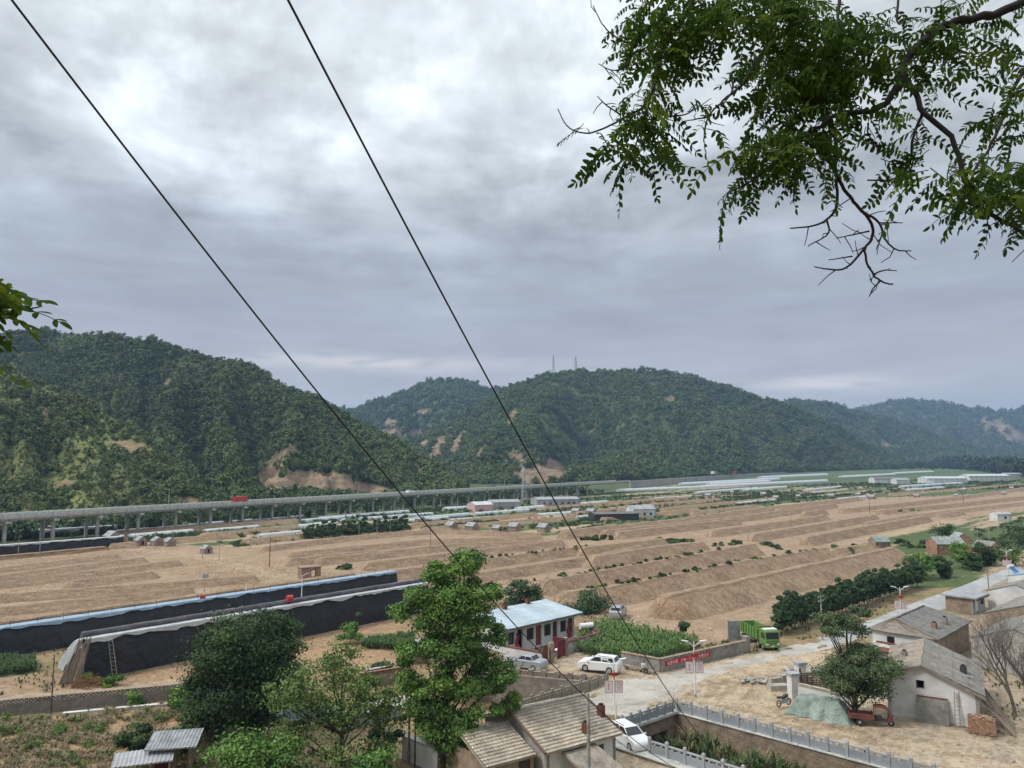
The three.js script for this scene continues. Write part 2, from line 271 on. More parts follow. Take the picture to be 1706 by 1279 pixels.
{
  const cols = []; for (let a = -4; a < -0.9; a += 0.25) cols.push(a); for (let i = 0; i <= 420; i++) cols.push(-0.9 + 1.8 * i / 420); for (let a = 1.15; a <= 4; a += 0.25) cols.push(a);
  const rows = [-40, -10, 8, 20, 30, 37]; for (let d = 40; d < 9000; d *= d < 400 ? 1.0082 : 1.02) rows.push(d);
  const g = gridGeo(cols.length - 1, rows.length - 1, (u, v, i, j) => {
    const d = rows[j], x = cols[i] * Math.max(d, 37); let y = rise(d) + (d > 41 && d < 420 ? 0.10 * fbm(x * 0.22, d * 0.22, 4) - 0.03 : -0.03);
    if (d > 30 && d < 80) { if (inside(canalCut, x, d)) y = -3.1 + 0.25 * fbm(x, d, 2); else if (inside(canalLeftCut, x, d)) y = -2.4; }
    if (d > 52 && d < 170 && x > -2 && x < 125 && y > -1) { const e = roadDist(x, d); if (e > 0) y = -0.06 + (x > 42 ? 0.13 : 0.2) * smooth(x > 42 ? 1.3 : 2.2, 0.1, e) * clamp(0.4 + 1.5 * fbm(x * 0.45 + 3, d * 0.45, 3)); else if (e > -2) y = Math.max(y, 0.02) + 0.05 * smooth(-2, 0, e); }
    return { p: V(x, y, -d), c: groundColour(x, d), uv: [x, -d] };
  });
  M.ground = new THREE.MeshStandardMaterial({ vertexColors: true, roughness: 0.97, map: TX.soil, bumpMap: TX.soilBump, bumpScale: 0.09, side: THREE.DoubleSide });
  structure(mesh('ground', g, M.ground));
}
M.soil = new THREE.MeshStandardMaterial({ vertexColors: true, roughness: 0.98, map: TX.soil, bumpMap: TX.soilBump, bumpScale: 0.22, side: THREE.DoubleSide });
// the hillside that the photographer stands on, below the frame
{
  const g = gridGeo(60, 40, (u, v) => { const x = lerp(-45, 45, u), d = lerp(-40, 46, v); const h = d < 1 ? 20.2 + Math.min(0, 0) - (d < -8 ? (d + 8) * 0.45 : 0) : Math.max(-0.4, 20.2 - (d - 1) * 0.475); return { p: V(x, h + 0.12 * fbm(x * 0.3, d * 0.3, 3), -d), c: mixc(STRAW, GRASS, clamp(0.5 + fbm(x * 0.4, d * 0.4, 3))) }; });
  structure(mesh('hillside', g, M.soil));
}

// ---------------------------------------------------------------- roads
M.asphalt = mat(0.48, 0.445, 0.39, 0.93, { map: TX.asphalt });
M.asphaltFar = mat(0.43, 0.43, 0.425, 0.93, { map: TX.asphalt });
function sheet(name, pts, y, m) {                                            // a road surface: a triangulated polygon laid on the ground, with a skirt
  const s = new THREE.Shape(pts.map(([x, d]) => new THREE.Vector2(x, d))), g = new THREE.ExtrudeGeometry(s, { depth: 0.3, bevelEnabled: false }); g.rotateX(-Math.PI / 2); g.translate(0, y - 0.3, 0);
  const p = g.attributes.position; for (let i = 0; i < p.count; i++) g.attributes.uv.setXY(i, p.getX(i), p.getZ(i));
  return structure(mesh(name, g, m));
}
sheet('village_road', roadPlan.village_road, 0.035, M.asphalt);
sheet('paved_road', roadPlan.paved_road, 0.03, M.asphaltFar);

// ---------------------------------------------------------------- hills and their woods
const leafTri = (arr, rnd, cx, cy, cz, s, nx, ny, nz) => {                    // one leaf cluster: a bent quad
  let ax = rnd() - 0.5, ay = rnd() - 0.5, az = rnd() - 0.5; const dt = ax * nx + ay * ny + az * nz; ax -= dt * nx; ay -= dt * ny; az -= dt * nz; const l = Math.hypot(ax, ay, az) || 1; ax /= l; ay /= l; az /= l;
  const bx = ny * az - nz * ay, by = nz * ax - nx * az, bz = nx * ay - ny * ax, k = s * 0.6, f = s * 0.22;
  arr.push([[cx - ax * s, cy - ay * s, cz - az * s], [cx + bx * k + nx * f, cy + by * k + ny * f, cz + bz * k + nz * f], [cx + ax * s, cy + ay * s, cz + az * s], [cx - bx * k + nx * f, cy - by * k + ny * f, cz - bz * k + nz * f]]);
};
// foliage made of leaf-sized faces gathered into clumps; clumps = [x, y, z, rx, ry, rz, count]
function foliage(seed, clumps, size, tones, spread = 0.75) {
  const rnd = rng(seed), pos = [], col = [], quads = [];
  for (const [cx, cy, cz, rx, ry, rz, n] of clumps) {
    const shade = rnd(), ea = rnd() * 6.283, ex = 1 + 0.45 * rnd();
    for (let i = 0; i < n; i++) {
      const u = rnd() * 2 - 1, a = rnd() * 6.2832, q = Math.sqrt(1 - u * u), r = Math.pow(rnd(), 0.55) * (rnd() < 0.2 ? 1.35 : 1.05);
      let dx = q * Math.cos(a), dy = u, dz = q * Math.sin(a); const sx = (dx * Math.cos(ea) + dz * Math.sin(ea)) * (ex - 1); const wob = 1 + 0.35 * noise(dx * 2.1 + cx * 3, dz * 2.1 + dy * 2 + cy * 3);
      let nx = dx + (rnd() - 0.5) * spread * 2, ny = dy + 0.35 + (rnd() - 0.5) * spread * 2, nz = dz + (rnd() - 0.5) * spread * 2; const l = Math.hypot(nx, ny, nz) || 1;
      quads.length = 0; leafTri(quads, rnd, cx + (dx + sx * Math.cos(ea)) * r * rx * wob, cy + dy * r * ry * wob, cz + (dz + sx * Math.sin(ea)) * r * rz * wob, size * (0.6 + 0.8 * rnd()), nx / l, ny / l, nz / l);
      const [A, B, C, E] = quads[0]; pos.push(...A, ...B, ...C, ...A, ...C, ...E);
      const t = clamp(shade * 0.6 + rnd() * 0.4) * (tones.length - 1), k = Math.min(tones.length - 2, Math.floor(t)), c = mixc(tones[k], tones[k + 1], t - k), v = 0.85 + 0.3 * rnd();
      for (let e = 0; e < 6; e++) col.push(c[0] * v, c[1] * v, c[2] * v);
    }
  }
  const g = new THREE.BufferGeometry(); g.setAttribute('position', new THREE.Float32BufferAttribute(pos, 3)); g.setAttribute('color', new THREE.Float32BufferAttribute(col, 3)); g.computeVertexNormals(); return g;
}
M.foliage = new THREE.MeshPhysicalMaterial({ vertexColors: true, roughness: 0.85, side: THREE.DoubleSide, transmission: 0.12, thickness: 0 });
M.wood = new THREE.MeshStandardMaterial({ vertexColors: true, roughness: 0.9, side: THREE.DoubleSide });
const woodGeos = [0, 1, 2, 3].map((k) => {                                    // crowns of far trees, about 1 m in radius
  const r = rng(400 + k), cl = []; const n = 6 + k; for (let i = 0; i < n; i++) { const a = r() * 6.283, q = 0.15 + 0.55 * r(); cl.push([Math.cos(a) * q, 0.45 + r() * 1.05, Math.sin(a) * q, 0.42, 0.36, 0.42, 15]); }
  return foliage(500 + k, cl, 0.2, [[0.62, 0.62, 0.62], [1.1, 1.1, 1.1]], 0.5);
});
const HILL = srgb(74, 92, 50), SCAR = srgb(166, 136, 112), SCRUB = srgb(98, 112, 60);
function hill(name, label, o) {
  // o.sky: skyline as [px, py]; o.ridge, o.base: distances along it; the slope between them is cut by gullies
  const x0 = o.sky[0][0], x1 = o.sky[o.sky.length - 1][0], NU = o.nu, NV = o.nv, top = [];
  const at = (u, v) => {
    const p = lerp(x0, x1, u), py = curve(o.sky, p), dr = curve(o.ridge, p), db = curve(o.base, p);
    const s = v <= 1 ? v : 1, d = v <= 1 ? lerp(db, dr, v) : dr + (v - 1) * (o.back || 500), a = (p - CX) / FOCAL;
    const hr = EYE + (HORIZON - py) / FOCAL * dr, hb = rise(db) - 1;
    const x = a * d, gul = Math.abs(noise(p * o.gully + 3.3 + 0.15 * fbm(p * 0.02, v * 3, 2), v * 0.9 + (o.seed || 0))) ;
    let h = lerp(hb, hr, Math.pow(s, o.pow || 0.92));
    const gul2 = Math.abs(noise(p * o.gully * 3.1 + v * 1.3, v * 1.6 + 9 + (o.seed || 0)));
    h -= (gul * 1.25 + gul2 * 0.45) * (hr - hb) * (o.cut || 0.22) * Math.sin(Math.PI * clamp(s));
    h += fbm(x * 0.012 + (o.seed || 0), d * 0.012, 4) * (o.rough || 7) * Math.sin(Math.PI * clamp(s * 0.92 + 0.04));
    if (v > 1) h = hr - (v - 1) * (hr - hb) * 0.9 - 2;
    return V(x, h, -d);
  };
  const bare = (x, h, d) => {                                                 // scars of bare loess: where the photograph shows them
    const y = HORIZON - (h - EYE) / d * FOCAL, p = x / d * FOCAL + CX; let m = 0;
    for (const [sx, sy, rx, ry, tilt = 0, w = 1] of o.scars || []) { const dx = p - sx, dy = y - sy, ex = (dx * Math.cos(tilt) + dy * Math.sin(tilt)) / rx, ey = (-dx * Math.sin(tilt) + dy * Math.cos(tilt)) / ry; m = Math.max(m, w * (1.36 - Math.hypot(ex, ey) + 0.7 * fbm(p * 0.09, y * 0.12, 3))); }
    return m;
  };
  const geo = gridGeo(NU, NV, (u, v) => { const w = v * 1.12, q = at(u, w); const b = bare(q.x, q.y, -q.z), n = fbm(q.x * 0.03, q.z * 0.03, 4); let c = mixc(mixc(HILL, o.grass || SCRUB, clamp(0.5 + n * 1.3 + (o.open || 0))), SCAR, smooth(0.25, 0.6, b) * (0.75 + 0.25 * noise(q.x * 0.2, q.y * 0.3))); c = mixc(c, DIRT, 0.25 * smooth(0.3, 0.5, n)); return { p: q, c, uv: [(q.x + q.z) * 0.35, q.y * 1.9] }; });
  const hm = structure(mesh(name, geo, M.hillSoil || (M.hillSoil = new THREE.MeshStandardMaterial({ vertexColors: true, roughness: 0.98, side: THREE.DoubleSide, map: TX.strata })))); hm.userData.label = label;
  const rnd = rng(o.seed * 31 + 5), lists = [[], [], [], []];
  for (let i = 0; i < o.trees; i++) {
    const u = rnd(), v = Math.pow(rnd(), o.bias || 0.9) * 1.05, q = at(u, v), b = bare(q.x, q.y, -q.z), n = fbm(q.x * 0.02 + 5, q.z * 0.02, 4);
    if (b > 0.22 + 0.25 * rnd()) continue; const low = n < -0.12 + (o.open || 0) && rnd() < 0.8;
    lists[Math.floor(rnd() * 4)].push([q, n, rnd(), rnd(), rnd(), low]);
  }
  const tint = new THREE.Color(), mtx = new THREE.Matrix4(), qu = new THREE.Quaternion(), up = V(0, 1, 0);
  lists.forEach((L, k) => {
    const im = new THREE.InstancedMesh(woodGeos[k], M.wood, L.length); im.castShadow = im.receiveShadow = true;
    L.forEach(([q, n, a, b, c, low], i) => {
      const s = o.size * (low ? 0.22 + 0.3 * a * a : 0.5 + 1.15 * a * a * a + (n > 0.1 ? 0.25 : 0)); qu.setFromAxisAngle(up, b * 6.283);
      mtx.compose(V(q.x, q.y - 0.35 * s, q.z), qu, V(s, s * (0.85 + 0.5 * c), s)); im.setMatrixAt(i, mtx);
      const yel = smooth(0.55, 0.95, c + 0.25 * fbm(q.x * 0.01 + 2, q.z * 0.01, 3)); const big = fbm(q.x * 0.006 + 31, q.z * 0.006, 3), col = mixc(mixc([0.044, 0.088, 0.030], [0.115, 0.175, 0.05], clamp(a * 0.7 + 0.35 + big)), [0.145, 0.18, 0.06], clamp(yel * 0.75 + (o.open || 0) * 0.9 + (low ? 0.3 : 0)));
      im.setColorAt(i, tint.setRGB(...col));
    });
    im.name = numbered('woodland'); stuff(im); tag(im, `woodland of low trees covering ${label.replace(/^the /, 'the ')}`, 'woodland'); scene.add(im);
  });
  return at;
}
const hillLeftBack = hill('hill', 'big wooded hill behind the viaduct', { seed: 3, nu: 220, nv: 90, sky: [[-260, 575], [0, 558], [60, 549], [130, 554], [250, 566], [340, 591], [430, 620], [500, 656], [560, 686], [620, 722], [680, 757], [740, 790], [775, 812]], ridge: [[-260, 640], [60, 680], [340, 640], [560, 560], [740, 500], [775, 470]], base: [[-260, 500], [100, 470], [220, 400], [330, 335], [365, 318], [560, 360], [740, 420], [775, 430]], gully: 0.009, cut: 0.42, rough: 13, trees: 40000, size: 2.3, back: 300,
  scars: [[200, 628, 10, 10, -0.8], [278, 640, 6, 9], [468, 768, 46, 11, -0.75, 1.1], [535, 803, 82, 20, 0.08, 1.05], [450, 800, 26, 22], [610, 818, 62, 13], [560, 745, 7, 5], [700, 785, 10, 26, -0.5, 0.8], [725, 795, 5, 14], [375, 745, 12, 5, -0.5, 0.8]] });
const hillLeftFront = hill('hill', 'grassy wooded spur at the left edge above the viaduct', { seed: 8, nu: 150, nv: 70, sky: [[-300, 540], [0, 604], [45, 626], [100, 654], [180, 690], [240, 727], [290, 775], [335, 822], [362, 848]], ridge: [[-300, 420], [100, 400], [362, 300]], base: [[-300, 235], [100, 262], [362, 285]], open: 0.26, gully: 0.012, cut: 0.2, rough: 7, grass: srgb(124, 130, 74), trees: 8500, size: 1.7, back: 140,
  scars: [[215, 744, 36, 9, 0.15, 0.95], [75, 688, 10, 16, -0.5, 0.7], [308, 795, 7, 12, 0.6, 0.8], [120, 805, 40, 9, 0, 0.5], [320, 835, 60, 9, 0.1, 0.7]] });
const hillCentre = hill('hill', 'broad wooded hill with two masts on its crest', { seed: 14, nu: 260, nv: 100, sky: [[600, 800], [640, 762], [700, 736], [760, 702], [810, 667], [850, 646], [900, 629], [960, 620], [1020, 622], [1070, 615], [1120, 622], [1180, 635], [1230, 652], [1290, 669], [1350, 692], [1400, 716], [1450, 746], [1500, 768]], ridge: [[600, 900], [800, 1150], [1070, 1250], [1290, 1250], [1500, 1420]], base: [[600, 700], [800, 640], [1000, 640], [1200, 850], [1350, 1100], [1500, 1330]], gully: 0.0075, cut: 0.4, rough: 15, trees: 44000, size: 3.3, back: 500,
  scars: [[852, 700, 8, 18, 0.25], [900, 790, 56, 15, -0.1], [920, 775, 20, 12], [730, 745, 10, 40, 0.55, 0.8], [760, 742, 9, 30, 0.5, 0.8], [800, 755, 6, 26, 0.5, 0.6], [710, 742, 14, 10, 0, 0.7], [860, 765, 30, 20, 0, 0.6], [1115, 665, 14, 6, 0, 0.7], [985, 720, 12, 10, 0, 0.4]] });
const hillMid = hill('hill', 'peaked wooded hill between the two nearer hills', { seed: 21, nu: 170, nv: 70, sky: [[480, 720], [560, 688], [600, 679], [660, 660], [700, 643], [735, 632], [770, 636], [820, 650], [870, 662], [960, 690], [1000, 740]], ridge: [[480, 1700], [735, 1800], [1000, 1700]], base: [[480, 1000], [1000, 1000]], gully: 0.012, cut: 0.3, rough: 16, trees: 16000, size: 5.2, back: 500,
  scars: [[700, 690, 22, 8, -0.3, 0.7], [655, 725, 18, 12, 0, 0.9], [640, 735, 8, 6], [690, 722, 26, 8, -0.4, 0.9], [715, 712, 14, 6, -0.3, 0.7], [650, 705, 14, 9, -0.4, 0.7]] });
const hillRight = hill('hill', 'hazy wooded ridge beyond the green fields', { seed: 27, nu: 150, nv: 60, sky: [[1230, 700], [1290, 680], [1320, 668], [1350, 668], [1390, 675], [1430, 686], [1500, 706], [1560, 728], [1620, 748], [1680, 764]], ridge: [[1230, 1900], [1680, 2100]], base: [[1230, 1450], [1680, 1900]], gully: 0.012, cut: 0.25, rough: 14, trees: 15000, size: 5.0, back: 500, scars: [[1420, 735, 40, 10, 0.4, 0.55], [1400, 712, 24, 7, 0.4, 0.5], [1480, 745, 30, 8, 0.3, 0.5]] });
const hillFar = hill('hill', 'farthest blue hills at the head of the valley', { seed: 33, nu: 180, nv: 60, sky: [[1280, 735], [1380, 700], [1440, 680], [1480, 672], [1520, 668], [1560, 671], [1620, 683], [1660, 687], [1706, 685], [1800, 690], [2000, 670]], ridge: [[1280, 3000], [2000, 3000]], base: [[1280, 2150], [2000, 2100]], gully: 0.012, cut: 0.25, rough: 26, trees: 14000, size: 8, back: 600, scars: [[1500, 715, 20, 10, 0.3, 0.7], [1660, 712, 34, 16, 0.3, 0.7], [1690, 730, 26, 14, 0, 0.7], [1590, 742, 30, 8, 0, 0.6]] });

// ---------------------------------------------------------------- earth berms left by the levelled greenhouses
// crest = photo points on the crest line, h = crest height; front faces the road, back faces the far hills
function berm(crest, h, front, back, o = {}) {
  const pts = crest.map(([x, y]) => P(x, y, h)), len = [0]; for (let i = 1; i < pts.length; i++) len.push(len[i - 1] + pts[i].distanceTo(pts[i - 1]));
  const L = len[len.length - 1], n = Math.max(24, Math.round(L / 0.9)), seed = o.seed ?? crest[0][0] * 0.37, m = 16, flat = o.flat ?? 0.8, ends = o.ends ?? [1, 1];
  const at = (s) => { let i = 1; while (i < pts.length - 1 && s > len[i]) i++; const t = (s - len[i - 1]) / (len[i] - len[i - 1]); return V().lerpVectors(pts[i - 1], pts[i], t); };
  const dir0 = V().subVectors(pts[pts.length - 1], pts[0]).setY(0).normalize(), side = V(-dir0.z, 0, dir0.x); if (side.z < 0) side.negate();   // towards the road
  const prof = [[-back, -0.15], [-back * 0.8, 0.16], [-back * 0.5, 0.56], [-flat - 0.25, 0.9], [-flat, 0.985], [-flat + 0.14, 1], [flat - 0.14, 1], [flat, 0.985], [flat + 0.2, 0.88], [lerp(flat, front, 0.25), 0.72], [lerp(flat, front, 0.45), 0.52], [lerp(flat, front, 0.65), 0.32], [lerp(flat, front, 0.85), 0.13], [front, -0.01], [front + 0.5, -0.15]];
  const g = gridGeo(n, prof.length - 1, (u, v, i, j) => {
    const s = u * L, c = at(s), a = clamp(s / (h * 1.1)), b = clamp((L - s) / (h * 1.1)), f = (ends[0] ? smooth(0, 1, a) : 1) * (ends[1] ? smooth(0, 1, b) : 1);
    const hv = h * (1 + 0.07 * fbm(s * 0.11 + seed, 2.2, 3)) * f - 0.12 * (1 - f), [ox, oy] = prof[j], wob = 0.3 * fbm(s * 0.25 + seed, (j < 4 ? 0 : j < 9 ? 5 : j) * 0.4, 3) * (Math.abs(ox) > flat * 0.5 ? 1 : 0.5);
    const tooth = (o.tooth ?? 0.07) * noise(s * 1.4 + seed, j * 0.7), groove = j > 7 && j < 13 ? 0.10 * Math.max(0, noise(s * 0.8 + seed * 3, 0.2)) : 0;
    const q = V(c.x, 0, c.z).addScaledVector(side, ox * (0.5 + 0.5 * f) + wob + groove); q.y = Math.max(-0.3, oy * hv - 0.14 * (1 - f) + tooth * (oy > 0.02 ? 1 : 0)) + rise(-c.z);
    const n1 = fbm(s * 0.12 + seed, j * 0.35, 3), n2 = fbm(s * 0.9 + seed, j * 1.3, 3);
    let col = mixc(DIRT, DUST, clamp(0.3 + 0.7 * n1 + 0.5 * n2)); col = mixc(col, srgb(164, 130, 101), clamp((o.red ?? 0.08) + 0.5 * fbm(s * 0.05 + seed, j * 0.2 + 5, 3)));
    if (o.grassy) col = mixc(col, srgb(150, 138, 92), clamp(o.grassy + 0.8 * n2));
    return { p: q, c: col, uv: [s * 0.9 + seed, j * 0.55] };
  });
  const b = structure(mesh('earth_berm', g, M.soil)); b.userData.label = 'long bare earth berm across the levelled field';
  return { at, L, side };
}
// left field
for (const [c, h] of [[[[-60, 966], [185, 934], [246, 928]], 0.9], [[[-60, 976], [150, 951], [304, 932]], 1.0], [[[-60, 994], [287, 969], [435, 957]], 1.1], [[[-60, 1018], [170, 994], [328, 976]], 1.0], [[[-60, 952], [200, 922]], 0.8]]) berm(c, h, 2.3, 1.8, { flat: 0.4, ends: [0, 1] });
berm([[105, 969], [267, 951]], 1.0, 2.3, 1.8, { flat: 0.4 });
berm([[-60, 1043], [120, 1018], [428, 976], [600, 952]], 1.5, 1.4, 2.6, { ends: [0, 1], red: 0.3 });
berm([[175, 905], [236, 902]], 1.3, 2.6, 2, {}); berm([[-40, 929], [182, 909]], 0.9, 1.6, 2, { red: 0.5 });
// middle
for (const [c, h] of [[[[432, 911], [576, 893], [722, 881], [905, 888]], 1.4], [[[480, 920], [700, 899], [905, 893]], 1.4], [[[520, 930], [760, 905], [905, 901]], 1.6], [[[475, 931], [560, 922], [640, 915]], 1.7], [[[600, 938], [800, 914], [940, 898]], 1.7], [[[640, 951], [813, 930], [986, 907]], 1.9], [[[700, 966], [820, 950], [976, 927], [1072, 907]], 1.8]]) berm(c, h * 0.85, 2.5, 2, { flat: 0.6 });
// right: the tall ones
const B1 = berm([[930, 886], [1000, 876], [1110, 866], [1230, 850], [1431, 827]], 2.0, 3.2, 3);
berm([[1000, 884], [1120, 872], [1256, 856], [1390, 838]], 1.9, 3, 3);
berm([[1022, 886], [1110, 876], [1230, 863]], 1.9, 2.8, 2);
const B2 = berm([[960, 912], [1072, 900], [1110, 895]], 2.0, 3, 3, { grassy: 0.1 });
const B3 = berm([[976, 929], [1072, 912], [1178, 901]], 2.2, 3.2, 3);
const B4 = berm([[890, 968], [991, 951], [1117, 929], [1230, 909], [1262, 904]], 2.3, 3.4, 3);
const B5 = berm([[915, 988], [999, 978], [1102, 960], [1228, 935], [1381, 910]], 2.4, 3.8, 3);
const B6 = berm([[1085, 995], [1200, 972], [1318, 946], [1496, 909]], 2.8, 4.8, 3.5, { red: 0.2 });
for (const [c, h] of [[[[1180, 884], [1256, 874], [1375, 857]], 2], [[[1247, 890], [1458, 857]], 2.2], [[[1336, 895], [1440, 876], [1544, 858]], 2.4], [[[1400, 848], [1560, 831], [1706, 812], [1760, 805]], 2], [[[1461, 850], [1609, 836], [1760, 820]], 2], [[[1480, 862], [1620, 845], [1760, 830]], 1.6], [[[1290, 848], [1330, 843]], 2.6], [[[1335, 853], [1375, 848]], 2.4], [[[1440, 870], [1500, 860]], 1.6], [[[1560, 856], [1600, 850]], 1.8]]) berm(c, h * 0.85, 2.8, 2.4);
berm([[1380, 915], [1430, 908], [1480, 902]], 1.4, 3, 2, { grassy: 0.2 });

// ---------------------------------------------------------------- the viaduct
M.concrete = mat(0.66, 0.66, 0.62, 0.9, { map: TX.weathered });
M.pier = mat(0.58, 0.57, 0.53, 0.92, { map: TX.weathered });
M.rail = mat(0.5, 0.55, 0.5, 0.7, { map: TX.weathered });
const DECK = 7.2, VA = P(0, 863, DECK), VB = P(1050, 801.5, DECK + 0.0), VDIR = V().subVectors(VB, VA).setY(0).normalize(), VSIDE = V(-VDIR.z, 0, VDIR.x); if (VSIDE.z < 0) VSIDE.negate();
const VY = (t) => DECK + Math.max(0, rise(-lerp(VA.z, VB.z, t))) * 0.6, VP = (t, side = 0, y = 0) => V().lerpVectors(VA, VB, t).setY(VY(t) + y).addScaledVector(VSIDE, side);
{
  const v = thing('viaduct', 'long grey concrete viaduct on single round piers below the hills', 'viaduct', [0, 0, 0]);
  const strip = (t0, t1, s0, s1, y0, y1, n, name, m) => { const b = new MB(); for (let i = 0; i < n; i++) { const a = lerp(t0, t1, i / n), c = lerp(t0, t1, (i + 1) / n); b.prism([VP(a, s0, y0), VP(a, s1, y0), VP(c, s1, y0), VP(c, s0, y0)], [VP(a, s0, y1), VP(a, s1, y1), VP(c, s1, y1), VP(c, s0, y1)]); } return b.build(name, m, v); };
  strip(-0.12, 1, -11, 0, -0.35, 0, 40, 'deck', M.concrete);
  for (const s of [-1.4, -3.6, -6.6, -9]) strip(-0.12, 1, s - 0.55, s + 0.55, -0.95, -0.352, 30, 'girder', M.pier);
  strip(-0.12, 1, -0.28, 0.06, 0.002, 0.62, 40, 'parapet', M.concrete); strip(-0.12, 1, -11.05, -10.7, 0.002, 0.62, 40, 'parapet', M.concrete);
  strip(-0.12, 1, -0.22, -0.1, 0.623, 0.82, 40, 'guard_rail', M.rail);
  const pierAt = (t) => {
    const c = VP(t, -2.4), w = VP(t, -8.4), base = rise(-c.z) - 0.4, up = VY(t) - 1.56 - base;
    const p = new MB(); p.cyl(c.x, base, c.z, 0.5, 0.5, up, 12); p.build('pier', M.pier, v);
    const p2 = new MB(); p2.cyl(w.x, base, w.z, 0.5, 0.5, up, 12); p2.build('pier', M.pier, v);
    const k = new MB(); k.beam(VP(t, -0.35, -1.256), VP(t, -10.4, -1.256), 1.3, 0.6); k.build('pier_cap', M.concrete, v);
  };
  for (let i = -2; i < 26; i++) pierAt(0.006 + 0.0306 * i * (1 + 0.004 * i));
  for (const t of [0.12, 0.33, 0.6]) { const b = new MB(), c = VP(t, -0.1, 0.65); b.cyl(c.x, c.y, c.z, 0.09, 0.07, 5, 6); b.box(c.x - 0.5, c.y + 5, c.z, 1.3, 0.14, 0.3, 0.7); b.build('lamp', M.concrete, v); }
}
// road embankment beyond the viaduct with its pale retaining wall
M.paleWall = mat(0.50, 0.49, 0.46, 0.92, { map: TX.weathered });
{
  const w = thing('retaining_wall', 'pale concrete retaining wall of the highway beyond the viaduct', 'wall', [0, 0, 0]);
  const a = [[1050, 801.5], [1120, 797], [1250, 789], [1300, 787], [1402, 779]].map(([x, y], i) => D(x, y, [552, 640, 860, 1000, 1330][i]));
  for (let i = 0; i < 4; i++) { const p = a[i], q = a[i + 1], n = 8; for (let k = 0; k < n; k++) { const s = V().lerpVectors(p, q, k / n), e = V().lerpVectors(p, q, (k + 0.97) / n), gs = rise(-s.z) - 1, ge = rise(-e.z) - 1; const b = new MB(), o = V(0, 0, -4); b.prism([V(s.x, gs, s.z), V(e.x, ge, e.z), V(e.x, ge, e.z - 4), V(s.x, gs, s.z - 4)], [s, e, V(e.x, e.y, e.z - 4), V(s.x, s.y, s.z - 4)]); b.build('wall_panel', M.paleWall, w); } }
}

// ---------------------------------------------------------------- vehicles seen on the viaduct and the highway
M.red = mat(0.42, 0.035, 0.03, 0.55); M.tyre = mat(0.025, 0.025, 0.027, 0.9); M.glass = mat(0.02, 0.025, 0.03, 0.12); M.silver = mat(0.40, 0.42, 0.45, 0.35, { metalness: 0.35 }); M.white = mat(0.76, 0.77, 0.77, 0.35); M.darkTrim = mat(0.05, 0.05, 0.055, 0.6); M.rim = mat(0.45, 0.46, 0.47, 0.4, { metalness: 0.5 });
M.lampRed = mat(0.4, 0.02, 0.02, 0.3); M.lampClear = mat(0.75, 0.76, 0.74, 0.2);
function boxTruck(label, pos, turn, cargo, cab) {                             // x along its length, cab at -x
  const t = thing('lorry', label, 'lorry', pos, turn);
  new MB().box(1.5, 1.1, 0, 7, 2.5, 2.4).build('cargo_box', cargo, t);
  new MB().box(1.2, 0.75, 0, 8.4, 0.33, 1.6).build('chassis', M.darkTrim, t);
  const c = new MB(); c.prism([V(-4.3, 0.7, -1.2), V(-2.2, 0.7, -1.2), V(-2.2, 0.7, 1.2), V(-4.3, 0.7, 1.2)], [V(-4.0, 3.1, -1.15), V(-2.2, 3.1, -1.15), V(-2.2, 3.1, 1.15), V(-4.0, 3.1, 1.15)]); c.build('cab', cab, t);
  new MB().prism([V(-4.26, 1.85, -1.0), V(-4.2, 1.85, -1.0), V(-4.2, 1.85, 1.0), V(-4.26, 1.85, 1.0)], [V(-4.12, 2.8, -1.0), V(-4.06, 2.8, -1.0), V(-4.06, 2.8, 1.0), V(-4.12, 2.8, 1.0)]).build('windscreen', M.glass, t);
  for (const x of [-3.3, 2.2, 3.5]) for (const z of [-1.05, 1.05]) { const b = new MB(); b.tube([V(x, 0.5, z - 0.14), V(x, 0.5, z + 0.14)], 0.5, 12); b.build('wheel', M.tyre, t); }
  return t;
}
const yawOf = (dir) => Math.atan2(-dir.z, dir.x);
{
  let c = VP(0.193, -4.2); boxTruck('red box lorry driving along the viaduct', [c.x, c.y + 0.004, c.z], yawOf(VDIR), M.red, M.red).scale.setScalar(0.62);
  const e = D(1190, 791, 740), f = D(1225, 790.5, 790); boxTruck('white box lorry with a red cab on the highway', [e.x, e.y, e.z - 2], yawOf(VDIR) + 3.14, M.white, M.red); boxTruck('second red lorry following on the highway below the wooded hill', [f.x, f.y, f.z - 2], yawOf(VDIR), M.red, M.red);
}

// ---------------------------------------------------------------- greenhouses with black covers
M.tarp = mat(0.024, 0.025, 0.033, 0.62, { map: TX.fabric, bumpMap: TX.crease, bumpScale: 0.16 });
M.film = mat(0.62, 0.68, 0.72, 0.35, { map: TX.plaster, bumpMap: TX.crease, bumpScale: 0.12 });
M.filmBlue = mat(0.38, 0.52, 0.66, 0.35, { map: TX.plaster, bumpMap: TX.crease, bumpScale: 0.1 });
M.filmWhite = mat(0.66, 0.69, 0.69, 0.45, { map: TX.plaster, bumpMap: TX.crease, bumpScale: 0.12 });
M.roll = mat(0.14, 0.13, 0.15, 0.8, { map: TX.fabric }); M.steel = mat(0.5, 0.51, 0.52, 0.5, { metalness: 0.4 }); M.pole = mat(0.42, 0.40, 0.37, 0.85, { map: TX.weathered }); M.darkPole = mat(0.06, 0.055, 0.05, 0.85); M.timber = mat(0.34, 0.27, 0.22, 0.9, { map: TX.weathered });
const UDIR = V(0.665, 0, -0.747), UBACK = V(-0.747, 0, -0.665);                 // up the rows; across them, away from the road
M.earthWall = mat(0.30, 0.23, 0.16, 0.97, { map: TX.soil, bumpMap: TX.soilBump, bumpScale: 0.15 }); M.palePole = mat(0.5, 0.43, 0.38, 0.9, { map: TX.weathered });
